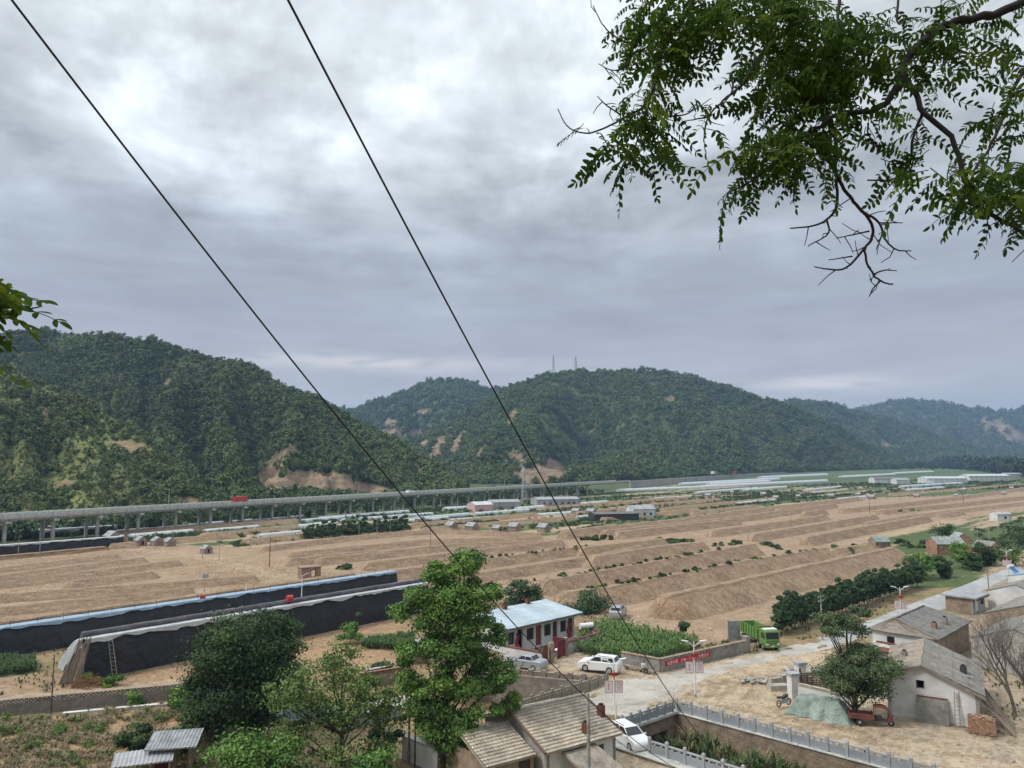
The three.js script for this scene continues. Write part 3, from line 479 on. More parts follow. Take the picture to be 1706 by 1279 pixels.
function greenhouse(label, A, L, H, depth, o = {}) {                           // A = near end of the foot of the tall back wall
  const t = thing('greenhouse', label, 'greenhouse', [A.x, 0, A.z]);
  const q = (s, b, y) => V().addScaledVector(UDIR, s).addScaledVector(UBACK, b).setY(y);
  const N = Math.round(L / 0.8), rnd = rng(L * 13 + 1);
  // tall cover: hangs over the wall, sags between its fixings
  mesh('wall_cover', gridGeo(N, 10, (u, v) => { const s = u * L, y = v * H * (1 + 0.012 * fbm(s * 0.5, 3, 2)), bul = 0.2 * Math.sin(v * 3.1) * (0.6 + fbm(s * 0.35, v * 2.2 + 5, 3)) + 0.07 * Math.sin(v * 3.1) * Math.sin(s * 2.1 + 2 * noise(s * 0.3, 1)) + 0.05 * noise(s * 1.7, v * 1.2); return { p: q(s, (o.lean ?? 0.5) * v - bul, y - (v === 0 ? 0.15 : 0)), uv: [s, y] }; }), M.tarp, t);
  // the arched roof behind, its skin of film or blanket
  const arch = (v) => [lerp(o.lean ?? 0.5, depth, v), H * Math.cos(v * Math.PI / 2 * 0.98) ** 0.8];
  const full = mesh(o.skinName || 'roof_film', gridGeo(N, 14, (u, v) => { const s = u * L, [b, y] = arch(v); return { p: q(s, b, y + 0.06 * fbm(s * 0.6, v * 4, 3) + 0.02), uv: [s, v * depth] }; }), o.skin || M.film, t);
  // strip of film folded over the crest
  mesh('crest_film', gridGeo(N * 2, 5, (u, v) => { const s = u * L, w = (o.strip ?? 0.5) * clamp(0.8 + 1.3 * fbm(s * 0.45, 4.4, 4), 0.25, 1.8), k = v < 0.6 ? 0 : (v - 0.6) / 0.4; return { p: q(s, (o.lean ?? 0.5) - 0.3 + k * (0.3 + (o.stripTop ?? 0.8)), H + 0.07 - (1 - Math.min(1, v / 0.6)) * w + 0.04 * fbm(s * 1.1, v * 2, 2)), uv: [s, v] }; }), o.stripMat || M.filmWhite, t);
  if (o.roll) { const b = new MB(); const pts = []; for (let i = 0; i <= 30; i++) pts.push(q(L * i / 30, (o.lean ?? 0.5) + 0.9 + 0.1 * noise(i * 0.7, 1), H + 0.32 + 0.05 * noise(i * 0.9, 4))); b.tube(pts, 0.3, 8); b.build('blanket_roll', M.roll, t); }
  // end wall of rammed earth
  const e0 = new MB(), e1 = new MB(), ring = (s) => [q(s, o.lean ?? 0.5, 0), ...[0, 0.15, 0.3, 0.45, 0.6, 0.75, 0.9, 1].map((v) => { const [b, y] = arch(v); return q(s, b, Math.max(0, y - 0.08)); })];
  e0.prism(ring(0.1), ring(0.7)); e0.build('end_wall', M.earthWall, t); e1.prism(ring(L - 0.7), ring(L - 0.1)); e1.build('end_wall', M.earthWall, t);
  if (o.posts) for (let s = 1.5; s < L; s += o.posts) { const b = new MB(), f = q(s, (o.lean ?? 0.5) + 0.1, H - 0.5); b.cyl(f.x, f.y, f.z, 0.025, 0.025, 1.25, 5); b.build('stay_post', M.darkPole, t); }
  return { t, q };
}

const ghNear = greenhouse('nearest greenhouse with tall black cover wall and torn white film crest', P(140, 1135).setY(0), 46, 4, 7.2, { roll: true, strip: 0.42, lean: 0.45 });
const ghNext = greenhouse('second greenhouse with black wall under a pale blue film crest', P(-60, 1107).setY(0), 60, 3.2, 6.5, { strip: 0.35, stripTop: 1.3, stripMat: M.filmBlue, posts: 2.7 });
const ghFar = greenhouse('far greenhouse with short black wall at the edge of the bare field', P(-60, 934).setY(0), 33, 2.7, 6, { strip: 0.3, stripTop: 1.6, stripMat: M.filmWhite });
greenhouse('white film greenhouse behind the short black-walled one', P(-60, 905).setY(0), 38, 2.2, 7, { strip: 1.3, stripTop: 2, stripMat: M.film });
// film pulled over the near end of the front greenhouse
{ const { t, q } = ghNear; mesh('end_film', gridGeo(16, 12, (u, v) => { const k = 0.02 + u * 0.98, b = lerp(0.45, 7.2, k), y = 4 * Math.cos(k * Math.PI / 2 * 0.98) ** 0.8 + 0.06, drop = v * v * Math.min(y, 1.0 + 1.3 * u + 0.3 * noise(u * 5, 2)); return { p: q(0.08 - 0.22 * Math.min(1, v * 3) + 0.1 * fbm(u * 4, v * 3, 2) * v, b, y - drop), uv: [u * 7, v * 3] }; }), M.film, t); }
// things on and by the near greenhouses
{
  const b = thing('pole_bundle', 'bundle of long pale poles leaning on the end of the nearest greenhouse', 'poles', [0, 0, 0]); const r = rng(12), base = P(120, 1138), top = ghNear.t.position.clone().add(ghNear.q(0.3, 0.3, 4.1));
  for (let i = 0; i < 44; i++) { const o = (r() - 0.5) * 2.0, w = new MB(), a = V(base.x + o * 0.9 - 0.2, 0, base.z + (r() - 0.3) * 0.9), c = V(top.x + o * 0.62 - 0.15, 3.6 + r() * 0.8, top.z + 0.25 + (r() - 0.5) * 0.25); w.tube([a, c], [0.04, 0.03], 5); w.build('pole', r() < 0.5 ? M.timber : M.palePole, b); }
}
function ladder(label, a, b, w, n, m) {                                       // a, b: feet and head of the ladder's middle line
  const t = thing('ladder', label, 'ladder', [a.x, a.y, a.z]); const d = V().subVectors(b, a), s = V().crossVectors(d, V(0, 0, 1)).normalize().multiplyScalar(w / 2); if (s.lengthSq() < 0.001) s.set(w / 2, 0, 0); s.y = 0;
  for (const k of [-1, 1]) new MB().tube([V().addScaledVector(s, k), V().copy(d).addScaledVector(s, k * 0.9)], 0.035, 6).build('rail', m, t);
  for (let i = 1; i <= n; i++) { const c = V().copy(d).multiplyScalar(i / (n + 0.6)); new MB().tube([V().copy(c).addScaledVector(s, -1), V().copy(c).add(s)], 0.022, 5).build('rung', m, t); }
  return t;
}

// ---------------------------------------------------------------- building kit
// move a group built in world coordinates so that its origin lies at the foot of the thing
function settle(g) { const b = new THREE.Box3().setFromObject(g), c = V((b.min.x + b.max.x) / 2, b.min.y, (b.min.z + b.max.z) / 2).sub(g.position); for (const k of g.children) k.position.sub(c); g.position.add(c); return g; }
// a wall from A to B (feet), its outline given as [along, up], with openings, thickness running to the left of A->B
function wallGeo(A, B, outline, holes = [], thick = 0.26) {
  const L = Math.hypot(B.x - A.x, B.z - A.z), s = new THREE.Shape(outline(L).map(([x, y]) => new THREE.Vector2(x, y)));
  for (const [x0, x1, y0, y1] of holes) s.holes.push(new THREE.Path([[x0, y0], [x1, y0], [x1, y1], [x0, y1]].map(([x, y]) => new THREE.Vector2(x, y))));
  const g = new THREE.ExtrudeGeometry(s, { depth: thick, bevelEnabled: false }), dx = (B.x - A.x) / L, dz = (B.z - A.z) / L;
  const m = new THREE.Matrix4().makeBasis(V(dx, 0, dz), V(0, 1, 0), V(-dz, 0, dx)); m.setPosition(A.x, A.y, A.z); g.applyMatrix4(m); return g;
}
const rect = (h) => (L) => [[0, 0], [L, 0], [L, h], [0, h]];
const onWall = (A, B, s, y, out = 0) => { const L = Math.hypot(B.x - A.x, B.z - A.z), dx = (B.x - A.x) / L, dz = (B.z - A.z) / L; return V(A.x + dx * s + dz * out, A.y + y, A.z + dz * s - dx * out); };   // out: away from the thickness
function opening(parent, A, B, [s0, s1, y0, y1], kind, m, o = {}) {            // a window or door set back in its hole
  const part = new THREE.Group(), q = (s, y, out) => onWall(A, B, s, y, out);
  const back = -0.16, f = new MB(), w = 0.07;
  f.beam(q(s0 + w / 2, y0, back), q(s0 + w / 2, y1, back), 0.09, w).beam(q(s1 - w / 2, y0, back), q(s1 - w / 2, y1, back), 0.09, w).beam(q(s0 + w, y1 - w / 2, back), q(s1 - w, y1 - w / 2, back), 0.09, w);
  if (kind === 'window') { f.beam(q(s0 + w, y0 + w / 2, back), q(s1 - w, y0 + w / 2, back), 0.09, w); for (let k = 1; k < (o.bars ?? 2); k++) { const s = lerp(s0, s1, k / (o.bars ?? 2)); f.beam(q(s, y0 + w, back), q(s, y1 - w, back), 0.05, 0.05); } }
  const fm = f.build(kind, o.frame || M.frame, parent);
  if (!m) return fm;                                                            // an open doorway
  const p = new MB(); p.quad(q(s0 + w, y0 + (kind === 'window' ? w : 0.01), back - 0.01), q(s1 - w, y0 + (kind === 'window' ? w : 0.01), back - 0.01), q(s1 - w, y1 - w, back - 0.01), q(s0 + w, y1 - w, back - 0.01)); p.build(kind === 'window' ? 'pane' : 'leaf', m, fm);
  return fm;
}
// a profiled roof slope: A, B along the eave, C, E along the ridge above B and A; waves run up the slope, courses across it
function slope(A, B, C, E, o = {}) {
  const n = o.waves ?? 20, rows = o.rows ?? 6, nu = n * (o.per ?? 4), nv = rows * 2, nrm = V().crossVectors(V().subVectors(B, A), V().subVectors(E, A)).normalize(); if (nrm.y < 0) nrm.negate();
  const top = gridGeo(nu, nv - 1, (u, v0, i, j) => { const v = j % 2 ? (j + 1) / 2 / rows - 0.015 / rows : j / 2 / rows, p = V().lerpVectors(V().lerpVectors(A, B, u), V().lerpVectors(E, C, u), v); const st = j % 2 === 0 ? (o.step ?? 0.03) : 0, sag = 0.03 * fbm(u * 5 + A.x, v * 4, 2); p.addScaledVector(nrm, (o.amp ?? 0.025) * Math.cos(u * n * 2 * Math.PI) + st + sag); return { p, uv: [u * A.distanceTo(B), v * A.distanceTo(E)] }; });
  const b = new MB(), t = o.thick ?? 0.08, dn = (p) => V().copy(p).addScaledVector(nrm, -t); b.quad(dn(A), dn(B), dn(C), dn(E)).quad(A, B, dn(B), dn(A)).quad(B, C, dn(C), dn(B)).quad(E, A, dn(A), dn(E)).quad(C, E, dn(E), dn(C));
  const tg = top.toNonIndexed(); tg.computeVertexNormals(); const merged = mergeGeometries([tg, b.geo()]); return merged;
}
M.whitewash = mat(0.78, 0.78, 0.76, 0.92, { map: TX.plaster }); M.whiteTile = mat(0.78, 0.79, 0.79, 0.6, { map: TX.plaster }); M.oldPlaster = mat(0.52, 0.49, 0.45, 0.95, { map: TX.weathered }); M.brick = mat(0.36, 0.20, 0.135, 0.95, { map: TX.weathered }); M.paleBrick = mat(0.40, 0.30, 0.22, 0.95, { map: TX.weathered }); M.greyBrick = mat(0.34, 0.29, 0.25, 0.95, { map: TX.weathered });
M.frame = mat(0.16, 0.13, 0.12, 0.7); M.doorRed = mat(0.34, 0.075, 0.06, 0.7, { map: TX.fabric }); M.maroon = mat(0.17, 0.025, 0.035, 0.65, { map: TX.fabric }); M.rust = mat(0.23, 0.085, 0.05, 0.9, { map: TX.weathered }); M.dark = mat(0.012, 0.012, 0.013, 0.9);
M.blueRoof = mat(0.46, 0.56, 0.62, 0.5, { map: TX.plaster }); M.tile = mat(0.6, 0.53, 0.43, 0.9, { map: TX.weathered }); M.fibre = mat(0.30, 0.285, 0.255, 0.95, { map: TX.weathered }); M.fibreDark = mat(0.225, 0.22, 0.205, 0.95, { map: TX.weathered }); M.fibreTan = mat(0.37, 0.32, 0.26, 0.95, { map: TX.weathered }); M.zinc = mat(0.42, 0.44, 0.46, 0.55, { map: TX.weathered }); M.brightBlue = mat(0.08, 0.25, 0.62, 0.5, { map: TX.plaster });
M.greyStone = mat(0.37, 0.35, 0.32, 0.95, { map: TX.weathered, bumpMap: TX.crease, bumpScale: 0.06 }); M.paleStone = mat(0.44, 0.45, 0.47, 0.85, { map: TX.plaster }); M.paperPink = mat(0.6, 0.42, 0.42, 0.8);
const chimney = (parent, p, w = 0.55, h = 0.75, m = M.rust) => { const c = new MB(); c.box(p.x, p.y - 0.4, p.z, w, h + 0.4, w, 0.7); const o = c.build('chimney', m, parent); new MB().box(p.x, p.y + h + 0.003, p.z, w * 0.6, 0.12, w * 0.6, 0.7).build('chimney_pot', M.dark, o); return o; };
const plus = (p, d, s) => V().copy(p).addScaledVector(d, s);

// ---------------------------------------------------------------- the house with the blue roof, its yard and gate
{
  const A = P(847, 1047, 3), B = P(968, 1020, 3), C = P(906, 1005, 3.7), E = P(788, 1027, 3.7), h = thing('house', 'white one-storey house with a pale blue metal roof and red door curtains', 'house', [A.x, 0, A.z]);
  const u = V().subVectors(B, A).setY(0).normalize(), w = V(u.z, 0, -u.x); if (w.z > 0) w.negate();
  const depth = 6.2, L = A.distanceTo(B), foot = (s, b) => V(0, 0, 0).addScaledVector(u, s).addScaledVector(w, b), wld = (v) => v;
  const a = foot(0.45, 0.75), b = foot(L - 0.45, 0.75), c = foot(L - 0.45, depth - 0.35), e = foot(0.45, depth - 0.35), wl = a.distanceTo(b);
  const F = (x) => (x - 842) / 118 * wl;
  const holes = [['window', 843.5, 855, 0.85, 2.25], ['door', 859.5, 868, 0.02, 2.35], ['window', 875, 887, 0.85, 2.25], ['door', 890, 900, 0.02, 2.35], ['window', 905, 917, 0.85, 2.25], ['door', 920, 928.5, 0.02, 2.35], ['window', 934, 945, 0.85, 2.25], ['door', 948.5, 957, 0.02, 2.35]].map(([k, x0, x1, y0, y1]) => [k, F(x0), F(x1), y0, y1]);
  mesh('wall', wallGeo(b, a, rect(2.92), holes.map(([k, s0, s1, y0, y1]) => [wl - s1, wl - s0, y0, y1])), M.whitewash, h);
  // b -> a runs so that the thickness lies behind the front; openings are given along it
  holes.forEach(([k, s0, s1, y0, y1], i) => opening(h, b, a, [wl - s1, wl - s0, y0, y1], k, k === 'window' ? M.glass : [null, M.doorRed, M.maroon, null][(i - 1) / 2], { bars: 3 }));
  for (const [s, y] of [[F(858), 1], [F(948), 1.05]]) { const p = onWall(b, a, wl - s, 0.1, 0.12), m = new MB(); const pts = []; for (let i = 0; i <= 8; i++) pts.push(V(p.x + 0.12 * Math.sin(i * 1.3), 0.1 + i * 0.24, p.z + 0.05 * Math.cos(i * 2))); m.tube(pts, [0.3, 0.26, 0.22, 0.2, 0.2, 0.16, 0.13, 0.12, 0.1], 7); m.build('door_curtain', M.redCloth || (M.redCloth = mat(0.42, 0.05, 0.07, 0.8, { map: TX.fabric })), h, 'red curtain tied beside an open door'); }
  mesh('wall', wallGeo(a, e, (l) => [[0, 0], [l, 0], [l, 3.5], [0, 2.9]]), M.whitewash, h); mesh('wall', wallGeo(c, b, (l) => [[0, 0], [l, 0], [l, 2.9], [0, 3.5]]), M.whitewash, h); mesh('wall', wallGeo(e, c, rect(3.45)), M.whitewash, h);
  const r0 = foot(-0.25, -0.15).setY(2.95), r1 = foot(L + 0.2, -0.15).setY(2.95), r2 = foot(L + 0.2, depth).setY(3.75), r3 = foot(-0.25, depth).setY(3.75);
  mesh('roof', slope(r0, r1, r2, r3, { waves: 46, rows: 3, amp: 0.022, step: 0.012, thick: 0.1 }), M.blueRoof, h);
  new MB().beam(V(r0.x, 2.8, r0.z), V(r1.x, 2.8, r1.z), 0.08, 0.2).build('fascia', M.frame, h);
  new MB().beam(foot(0, 0.42).setY(-0.06), foot(L, 0.42).setY(-0.06), 0.65, 0.3).build('plinth', M.concrete, h);
  for (const [s, k] of [[1.6, 5.4], [4.8, 5.6], [9.2, 5.9]]) chimney(h, foot(s, k).setY(lerp(2.95, 3.75, k / 6.2)), 0.5, 0.6);
  h.position.copy(V(A.x, 0.05, A.z));
}
function lowWall(name, label, pts, hgt, m, cap, capM, thick = 0.28) {
  const t = thing(name, label, 'wall', [0, 0, 0]);
  for (let i = 0; i + 1 < pts.length; i++) { const a = pts[i], b = pts[i + 1]; new MB().beam(V(a.x, a.y + hgt / 2 - 0.1, a.z), V(b.x, b.y + hgt / 2 - 0.1, b.z), thick - 0.003 * i, hgt + 0.2).build('wall', m, t); if (cap) new MB().beam(V(a.x, a.y + hgt + cap / 2, a.z), V(b.x, b.y + hgt + cap / 2, b.z), thick + 0.14, cap).build('coping', capM, t); }
  return settle(t);
}
lowWall('yard_wall', 'white yard wall with brown coping beside the parked silver sedan', [P(834, 1094), P(903, 1107)], 1.25, M.whitewash, 0.1, M.rust);
lowWall('yard_wall', 'stained white yard wall with maroon coping beside the corn plot', [P(944, 1088), P(1000, 1071), P(984, 1064)], 1.2, M.oldWhite || (M.oldWhite = mat(0.6, 0.6, 0.58, 0.95, { map: TX.weathered })), 0.1, M.maroon);
{
  const g = thing('yard_gate', 'maroon metal yard gate standing open between two pillars', 'gate', [0, 0, 0]), p = P(918, 1103), q = P(943, 1092), d = V().subVectors(q, p).normalize();
  new MB().box(p.x, 0, p.z, 0.5, 2.1, 0.5, 0.75).build('pillar', M.paleBrick, g); new MB().box(q.x, 0, q.z, 0.4, 2.0, 0.4, 0.75).build('pillar', M.paleBrick, g);
  for (const [a, dir, w] of [[P(905, 1107), d, 0.9], [V(q.x - 0.2, 0, q.z + 0.1), V(-d.z * -1, 0, -d.x * 1).normalize(), 1.4]]) { const l = new MB(), e = plus(a, dir, w); l.beam(V(a.x, 1.0, a.z), V(e.x, 1.0, e.z), 0.06, 1.85); const lm = l.build('gate_leaf', w < 1 ? M.rust : M.maroon, g); for (let k = 0; k < 4; k++) { const f = plus(a, dir, w * (k + 0.5) / 4); new MB().box(f.x, 0.12, f.z, 0.05, 1.75, 0.1, yawOf(dir)).build('rib', w < 1 ? M.rust : M.maroon, lm); } }
  new MB().beam(V(q.x - 0.15, 1.0, q.z + 0.2), V(q.x - 1.0, 1.0, q.z + 1.25), 0.06, 1.85).build('gate_leaf', M.maroon, g);
  settle(g);
}
{ const c = P(986, 1066), t = thing('water_tank', 'white cylindrical water tank lying on the yard wall corner', 'tank', [c.x - 0.6, 1.3, c.z]); new MB().tube([V(-0.9, 0.4, 0.3), V(0.75, 0.4, -0.4)], 0.36, 14).build('drum', M.white, t); new MB().tube([V(0.755, 0.4, -0.402), V(0.86, 0.4, -0.446)], 0.37, 14).build('end_cap', M.maroon, t); for (const k of [-0.5, 0.45]) new MB().box(k, 0, -k * 0.42 - 0.03, 0.12, 0.14, 0.5, 0.4).build('cradle', M.darkTrim, t); }

// ---------------------------------------------------------------- banner wall by the road, with a man on the ledge
const BW0 = P(1100, 1120.5), BW1 = P(1243, 1087.5);
lowWall('roadside_wall', 'low grey stone wall carrying a red banner along the road', [P(1036, 1108), BW0, BW1], 1.35, M.greyStone, 0.1, M.paleBrick);
{
  const W = 1024, H = 72, cv = document.createElement('canvas'); cv.width = W; cv.height = H; const x = cv.getContext('2d'); x.fillStyle = '#b3202c'; x.fillRect(0, 0, W, H); x.strokeStyle = '#f0dcd6'; x.lineWidth = 6; x.lineCap = 'butt';
  // characters drawn as strokes on a 10 x 10 field
  const chars = ['14,94;50,5a;55,1a;55,9a;27,77', '11,1a;91,9a;1a,9a;11,91;33,73;36,76;53,59', '22,28;22,82;82,88;28,88;25,85', '11,1a;11,91;91,9a;1a,9a;33,73;36,76;53,58;38,78', '', '52,53;13,93;35,9a;75,1a', '12,42;12,18;42,48;18,48;15,45;62,92;62,6a;92,99;65,95;68,98', '15,95', '51,15;51,95;54,5a', '23,83;53,59;19,99;36,76', '14,94;50,5a;55,1a;55,9a', '13,93;52,5a;37,77;18,98;31,15', '13,93;51,54;54,1a;54,9a', '11,91;91,95;15,95;11,15;51,5a;17,97;1a,9a;13,93', '12,92;15,85;19,99;52,59', '12,92;12,15;92,95;35,75;55,2a;55,8a;37,77'];
  chars.forEach((c, i) => { const ox = 50 + i * 59; for (const s of c.split(';')) { if (!s) continue; const [a, b] = s.split(','); const n = (k) => (k === 'a' ? 10 : +k); x.beginPath(); x.moveTo(ox + n(a[0]) * 4.8, 10 + n(a[1]) * 5.2); x.lineTo(ox + n(b[0]) * 4.8, 10 + n(b[1]) * 5.2); x.stroke(); } });
  const t = new THREE.CanvasTexture(cv); t.colorSpace = THREE.SRGBColorSpace; const m = mat(1, 1, 1, 0.7, { map: t });
  const d = V().subVectors(BW1, BW0).normalize(), n = V(-d.z, 0, d.x); if (n.z < 0) n.negate(); const L = BW0.distanceTo(BW1), s0 = 0.55, s1 = L * 0.545;
  const g = gridGeo(40, 3, (u, v) => { const s = lerp(s0, s1, u), p = V(BW0.x, 0, BW0.z).addScaledVector(d, s).addScaledVector(n, 0.17 + 0.015 * noise(u * 14, v * 2)); p.y = 0.62 + v * 0.5 - 0.03 * Math.sin(u * Math.PI * 5); return { p, uv: [u, v] }; });
  const b = mesh('banner', g, m); tag(b, 'long red cloth banner with white characters on the stone wall', 'banner');
}
{ const a = P(1040, 1113), b = P(1092, 1125), t = thing('stone_ledge', 'long brown stone ledge at the foot of the roadside wall', 'bench', [0, 0, 0]); new MB().beam(V(a.x, 0.36, a.z), V(b.x, 0.36, b.z), 0.45, 0.12).build('seat_slab', M.paleBrick, t); for (const k of [0.06, 0.5, 0.94]) { const c = V().lerpVectors(a, b, k); new MB().box(c.x, -0.1, c.z, 0.35, 0.4, 0.4, 0.4).build('support', M.greyStone, t); } settle(t); }

// ---------------------------------------------------------------- street lamps with paired sign boards
function boardTex(k) { const cv = document.createElement('canvas'); cv.width = 64; cv.height = 96; const x = cv.getContext('2d'); x.fillStyle = '#e4dede'; x.fillRect(0, 0, 64, 96); x.strokeStyle = '#c88a92'; x.lineWidth = 3; x.strokeRect(2, 2, 60, 92); x.fillStyle = '#c9808a'; if (k) { x.beginPath(); x.arc(32, 30, 15, 0, 6.3); x.lineWidth = 6; x.stroke(); x.fillRect(16, 54, 32, 5); x.fillRect(20, 64, 24, 4); x.fillRect(16, 74, 32, 5); } else { for (const [a, b, w, h] of [[28, 14, 7, 62], [16, 22, 32, 5], [18, 40, 28, 5], [14, 62, 36, 5]]) x.fillRect(a, b, w, h); } const t = new THREE.CanvasTexture(cv); t.colorSpace = THREE.SRGBColorSpace; return t; }
M.board = [0, 1].map((k) => mat(1, 1, 1, 0.6, { map: boardTex(k) })); M.knot = mat(0.38, 0.05, 0.04, 0.6);
{
  const lamp = thing('street_lamp', 'x', 'street lamp', [0, 0, 0], 0, 'street lamps with paired sign boards');
  new MB().cyl(0, 0, 0, 0.085, 0.055, 5.0, 10).build('post', M.white, lamp); new MB().cyl(0, 0, 0, 0.16, 0.14, 0.3, 10).build('base', M.zinc, lamp);
  for (const s of [-1, 1]) {
    new MB().tube([V(0, 4.5, 0), V(s * 0.35, 4.85, 0), V(s * 0.75, 5.0, 0)], 0.035, 6).build('arm', M.white, lamp);
    new MB().beam(V(s * 0.55, 5.03, 0), V(s * 1.15, 5.12, 0), 0.26, 0.09).build('lamp_head', M.white, lamp);
    const f = new MB(); f.box(s * 0.46, 2.15, 0, 0.74, 1.05, 0.05); const fm = f.build('sign_board', M.paperPink, lamp);
    for (const z of [-0.031, 0.031]) { const g = gridGeo(1, 1, (u, v) => ({ p: V(s * 0.46 + (u - 0.5) * 0.68 * Math.sign(z), 2.19 + v * 0.97, z), uv: [u, v] })); mesh('printed_face', g, M.board[(s + 1) / 2], fm); }
  }
  new MB().beam(V(0, 3.35, 0.07), V(0, 4.2, 0.07), 0.42, 0.05).build('knot_ornament', M.knot, lamp); new MB().beam(V(-0.3, 3.78, 0.074), V(0.3, 3.78, 0.074), 0.05, 0.3).build('knot_ornament', M.knot, lamp);
  const places = [[1158, 1161, 0, 'street lamp with two sign boards beside the canal corner across from the banner'], [1023, 1176, 0.1, 'street lamp with two red-edged sign boards behind the parked white crossover'], [1502, 1042, 0, 'street lamp with pale sign boards on the paved road beside the hedge row'], [1679, 962, 0, 'farthest street lamp with pale boards near the blue roofs']];
  places.forEach(([x, y, r, l], i) => { const p = P(x, y); if (!i) { lamp.position.set(p.x, 0, p.z); lamp.rotation.y = r; lamp.userData.label = l; } else copyOf(lamp, l, [p.x, i === 1 ? -1.0 : 0, p.z], r); });
}

// ---------------------------------------------------------------- canal, balustrades, bridge
M.canalWall = mat(0.33, 0.25, 0.18, 0.96, { map: TX.weathered, bumpMap: TX.crease, bumpScale: 0.08 });
const xz = ([x, d], y = 0) => V(x, y, -d);
{
  const t = thing('canal_wall', 'brown masonry retaining walls of the drainage canal', 'wall', [0, 0, 0]); const [A, B, C, Dd] = canal;
  const side = (a, b, out, name) => { const n = 10; for (let i = 0; i < n; i++) { const p = lerp2(a, b, i / n), q = lerp2(a, b, (i + 1) / n); new MB().prism([xz(p, -3.6), xz(q, -3.6), xz([q[0] + out[0], q[1] + out[1]], -3.6), xz([p[0] + out[0], p[1] + out[1]], -3.6)], [xz(p, 0.11), xz(q, 0.11), xz([q[0] + out[0], q[1] + out[1]], 0.11), xz([p[0] + out[0], p[1] + out[1]], 0.11)]).build(name, M.canalWall, t); } };
  const lerp2 = (a, b, k) => [lerp(a[0], b[0], k), lerp(a[1], b[1], k)];
  side(B, C, [0.75, 0.78], 'wall_section'); side(A, Dd, [-0.75, -0.78], 'wall_section');
  for (const [a, b, k] of [[B, C, 1], [A, Dd, -1]]) for (let i = 0; i < 10; i++) { const p = lerp2(a, b, i / 10), q = lerp2(a, b, (i + 0.99) / 10); new MB().beam(xz([p[0] + 0.36 * k, p[1] + 0.37 * k], 0.15), xz([q[0] + 0.36 * k, q[1] + 0.37 * k], 0.15), 1.2, 0.07).build('coping', M.concrete, t); }
  settle(t);
  const br = thing('road_bridge', 'stone road bridge over the canal with a dark culvert mouth', 'bridge', [0, 0, 0]);
  const u = [0.773, 0.634], m = lerp2(A, B, 0.5), ext = (p, k) => [p[0] + u[0] * k, p[1] + u[1] * k];
  const a = ext(A, -1.2), b = ext(B, 1.2), g = wallGeo(xz(b, -3.4), xz(a, -3.4), (l) => [[0, 0], [l, 0], [l, 3.5], [0, 3.5]], [[2.3, 5.9, 0.05, 2.35]], 0.8); mesh('face_wall', g, M.canalWall, br);
  new MB().beam(xz(ext(A, -1), 0.17), xz(ext(B, 1), 0.17), 0.5, 0.18).build('kerb', M.concrete, br);
  { const q = (k, b, y) => { const o = ext(lerp2(A, B, 0.5), k); return xz([o[0] - u[1] * b, o[1] + u[0] * b], y); }, c = new MB(), w = 1.8, h0 = -3.35, h1 = -1.05, e = 9; c.quad(q(-w, 0.05, h0), q(-w, e, h0), q(-w, e, h1), q(-w, 0.05, h1)).quad(q(w, 0.05, h0), q(w, e, h0), q(w, e, h1), q(w, 0.05, h1)).quad(q(-w, 0.05, h1), q(w, 0.05, h1), q(w, e, h1), q(-w, e, h1)).quad(q(-w, 0.05, h0), q(w, 0.05, h0), q(w, e, h0), q(-w, e, h0)).quad(q(-w, e, h0), q(w, e, h0), q(w, e, h1), q(-w, e, h1)); c.build('culvert_barrel', M.canalWall, br); }
  settle(br);
}
function balustrade(label, a, b, n, o = {}) {
  const t = thing('balustrade', label, 'balustrade', [0, 0, 0], 0, 'stone balustrades of the canal and bridge'), d = V().subVectors(b, a), yaw = yawOf(d), pm = o.m || M.paleStone, y0 = o.y ?? 0.19;
  for (let i = 0; i <= n; i++) { const p = V().lerpVectors(a, b, i / n); new MB().box(p.x, y0 - 0.05, p.z, 0.2, 1.05, 0.2, yaw).build('post', pm, t); new MB().box(p.x, y0 + 1.003, p.z, 0.25, 0.13, 0.25, yaw, 0.7).build('post_cap', pm, t); }
  for (let i = 0; i < n; i++) { const p = V().lerpVectors(a, b, (i + 0.02) / n), q = V().lerpVectors(a, b, (i + 0.98) / n), lv = (v, y) => V(v.x, y0 + y, v.z); new MB().beam(lv(p, 0.84), lv(q, 0.84), 0.13, 0.11).build('top_rail', pm, t); new MB().beam(lv(p, 0.34), lv(q, 0.34), 0.075, 0.52).build('panel', o.panel || M.panelStone, t); for (const k of [0.3, 0.7]) { const c = V().lerpVectors(p, q, k); new MB().box(c.x, y0 + 0.6, c.z, 0.14, 0.19, 0.1, yaw).build('baluster', pm, t); } }
  return settle(t);
}
M.panelStone = mat(0.37, 0.40, 0.44, 0.88, { map: TX.plaster }); M.oldStone = mat(0.40, 0.36, 0.29, 0.92, { map: TX.weathered });
balustrade('pale stone balustrade on the far bank of the canal beside the dirt track', V(14.35, 0, -67.0), V(37.2, 0, -45.1), 22);
balustrade('pale stone balustrade on the near bank of the canal by the parked white car', V(10.3, 0, -57.8), V(26.5, 0, -42.3), 15);
balustrade('short stone balustrade along the bridge edge above the culvert', V(8.9, 0, -62.45), V(13.9, 0, -66.55), 6, { y: 0.24 });
balustrade('worn tan balustrade on the opposite edge of the bridge behind the tiled roof', P(868, 1186).setY(0), P(1012, 1140).setY(0), 9, { y: 0.09, m: M.oldStone, panel: M.oldStone });
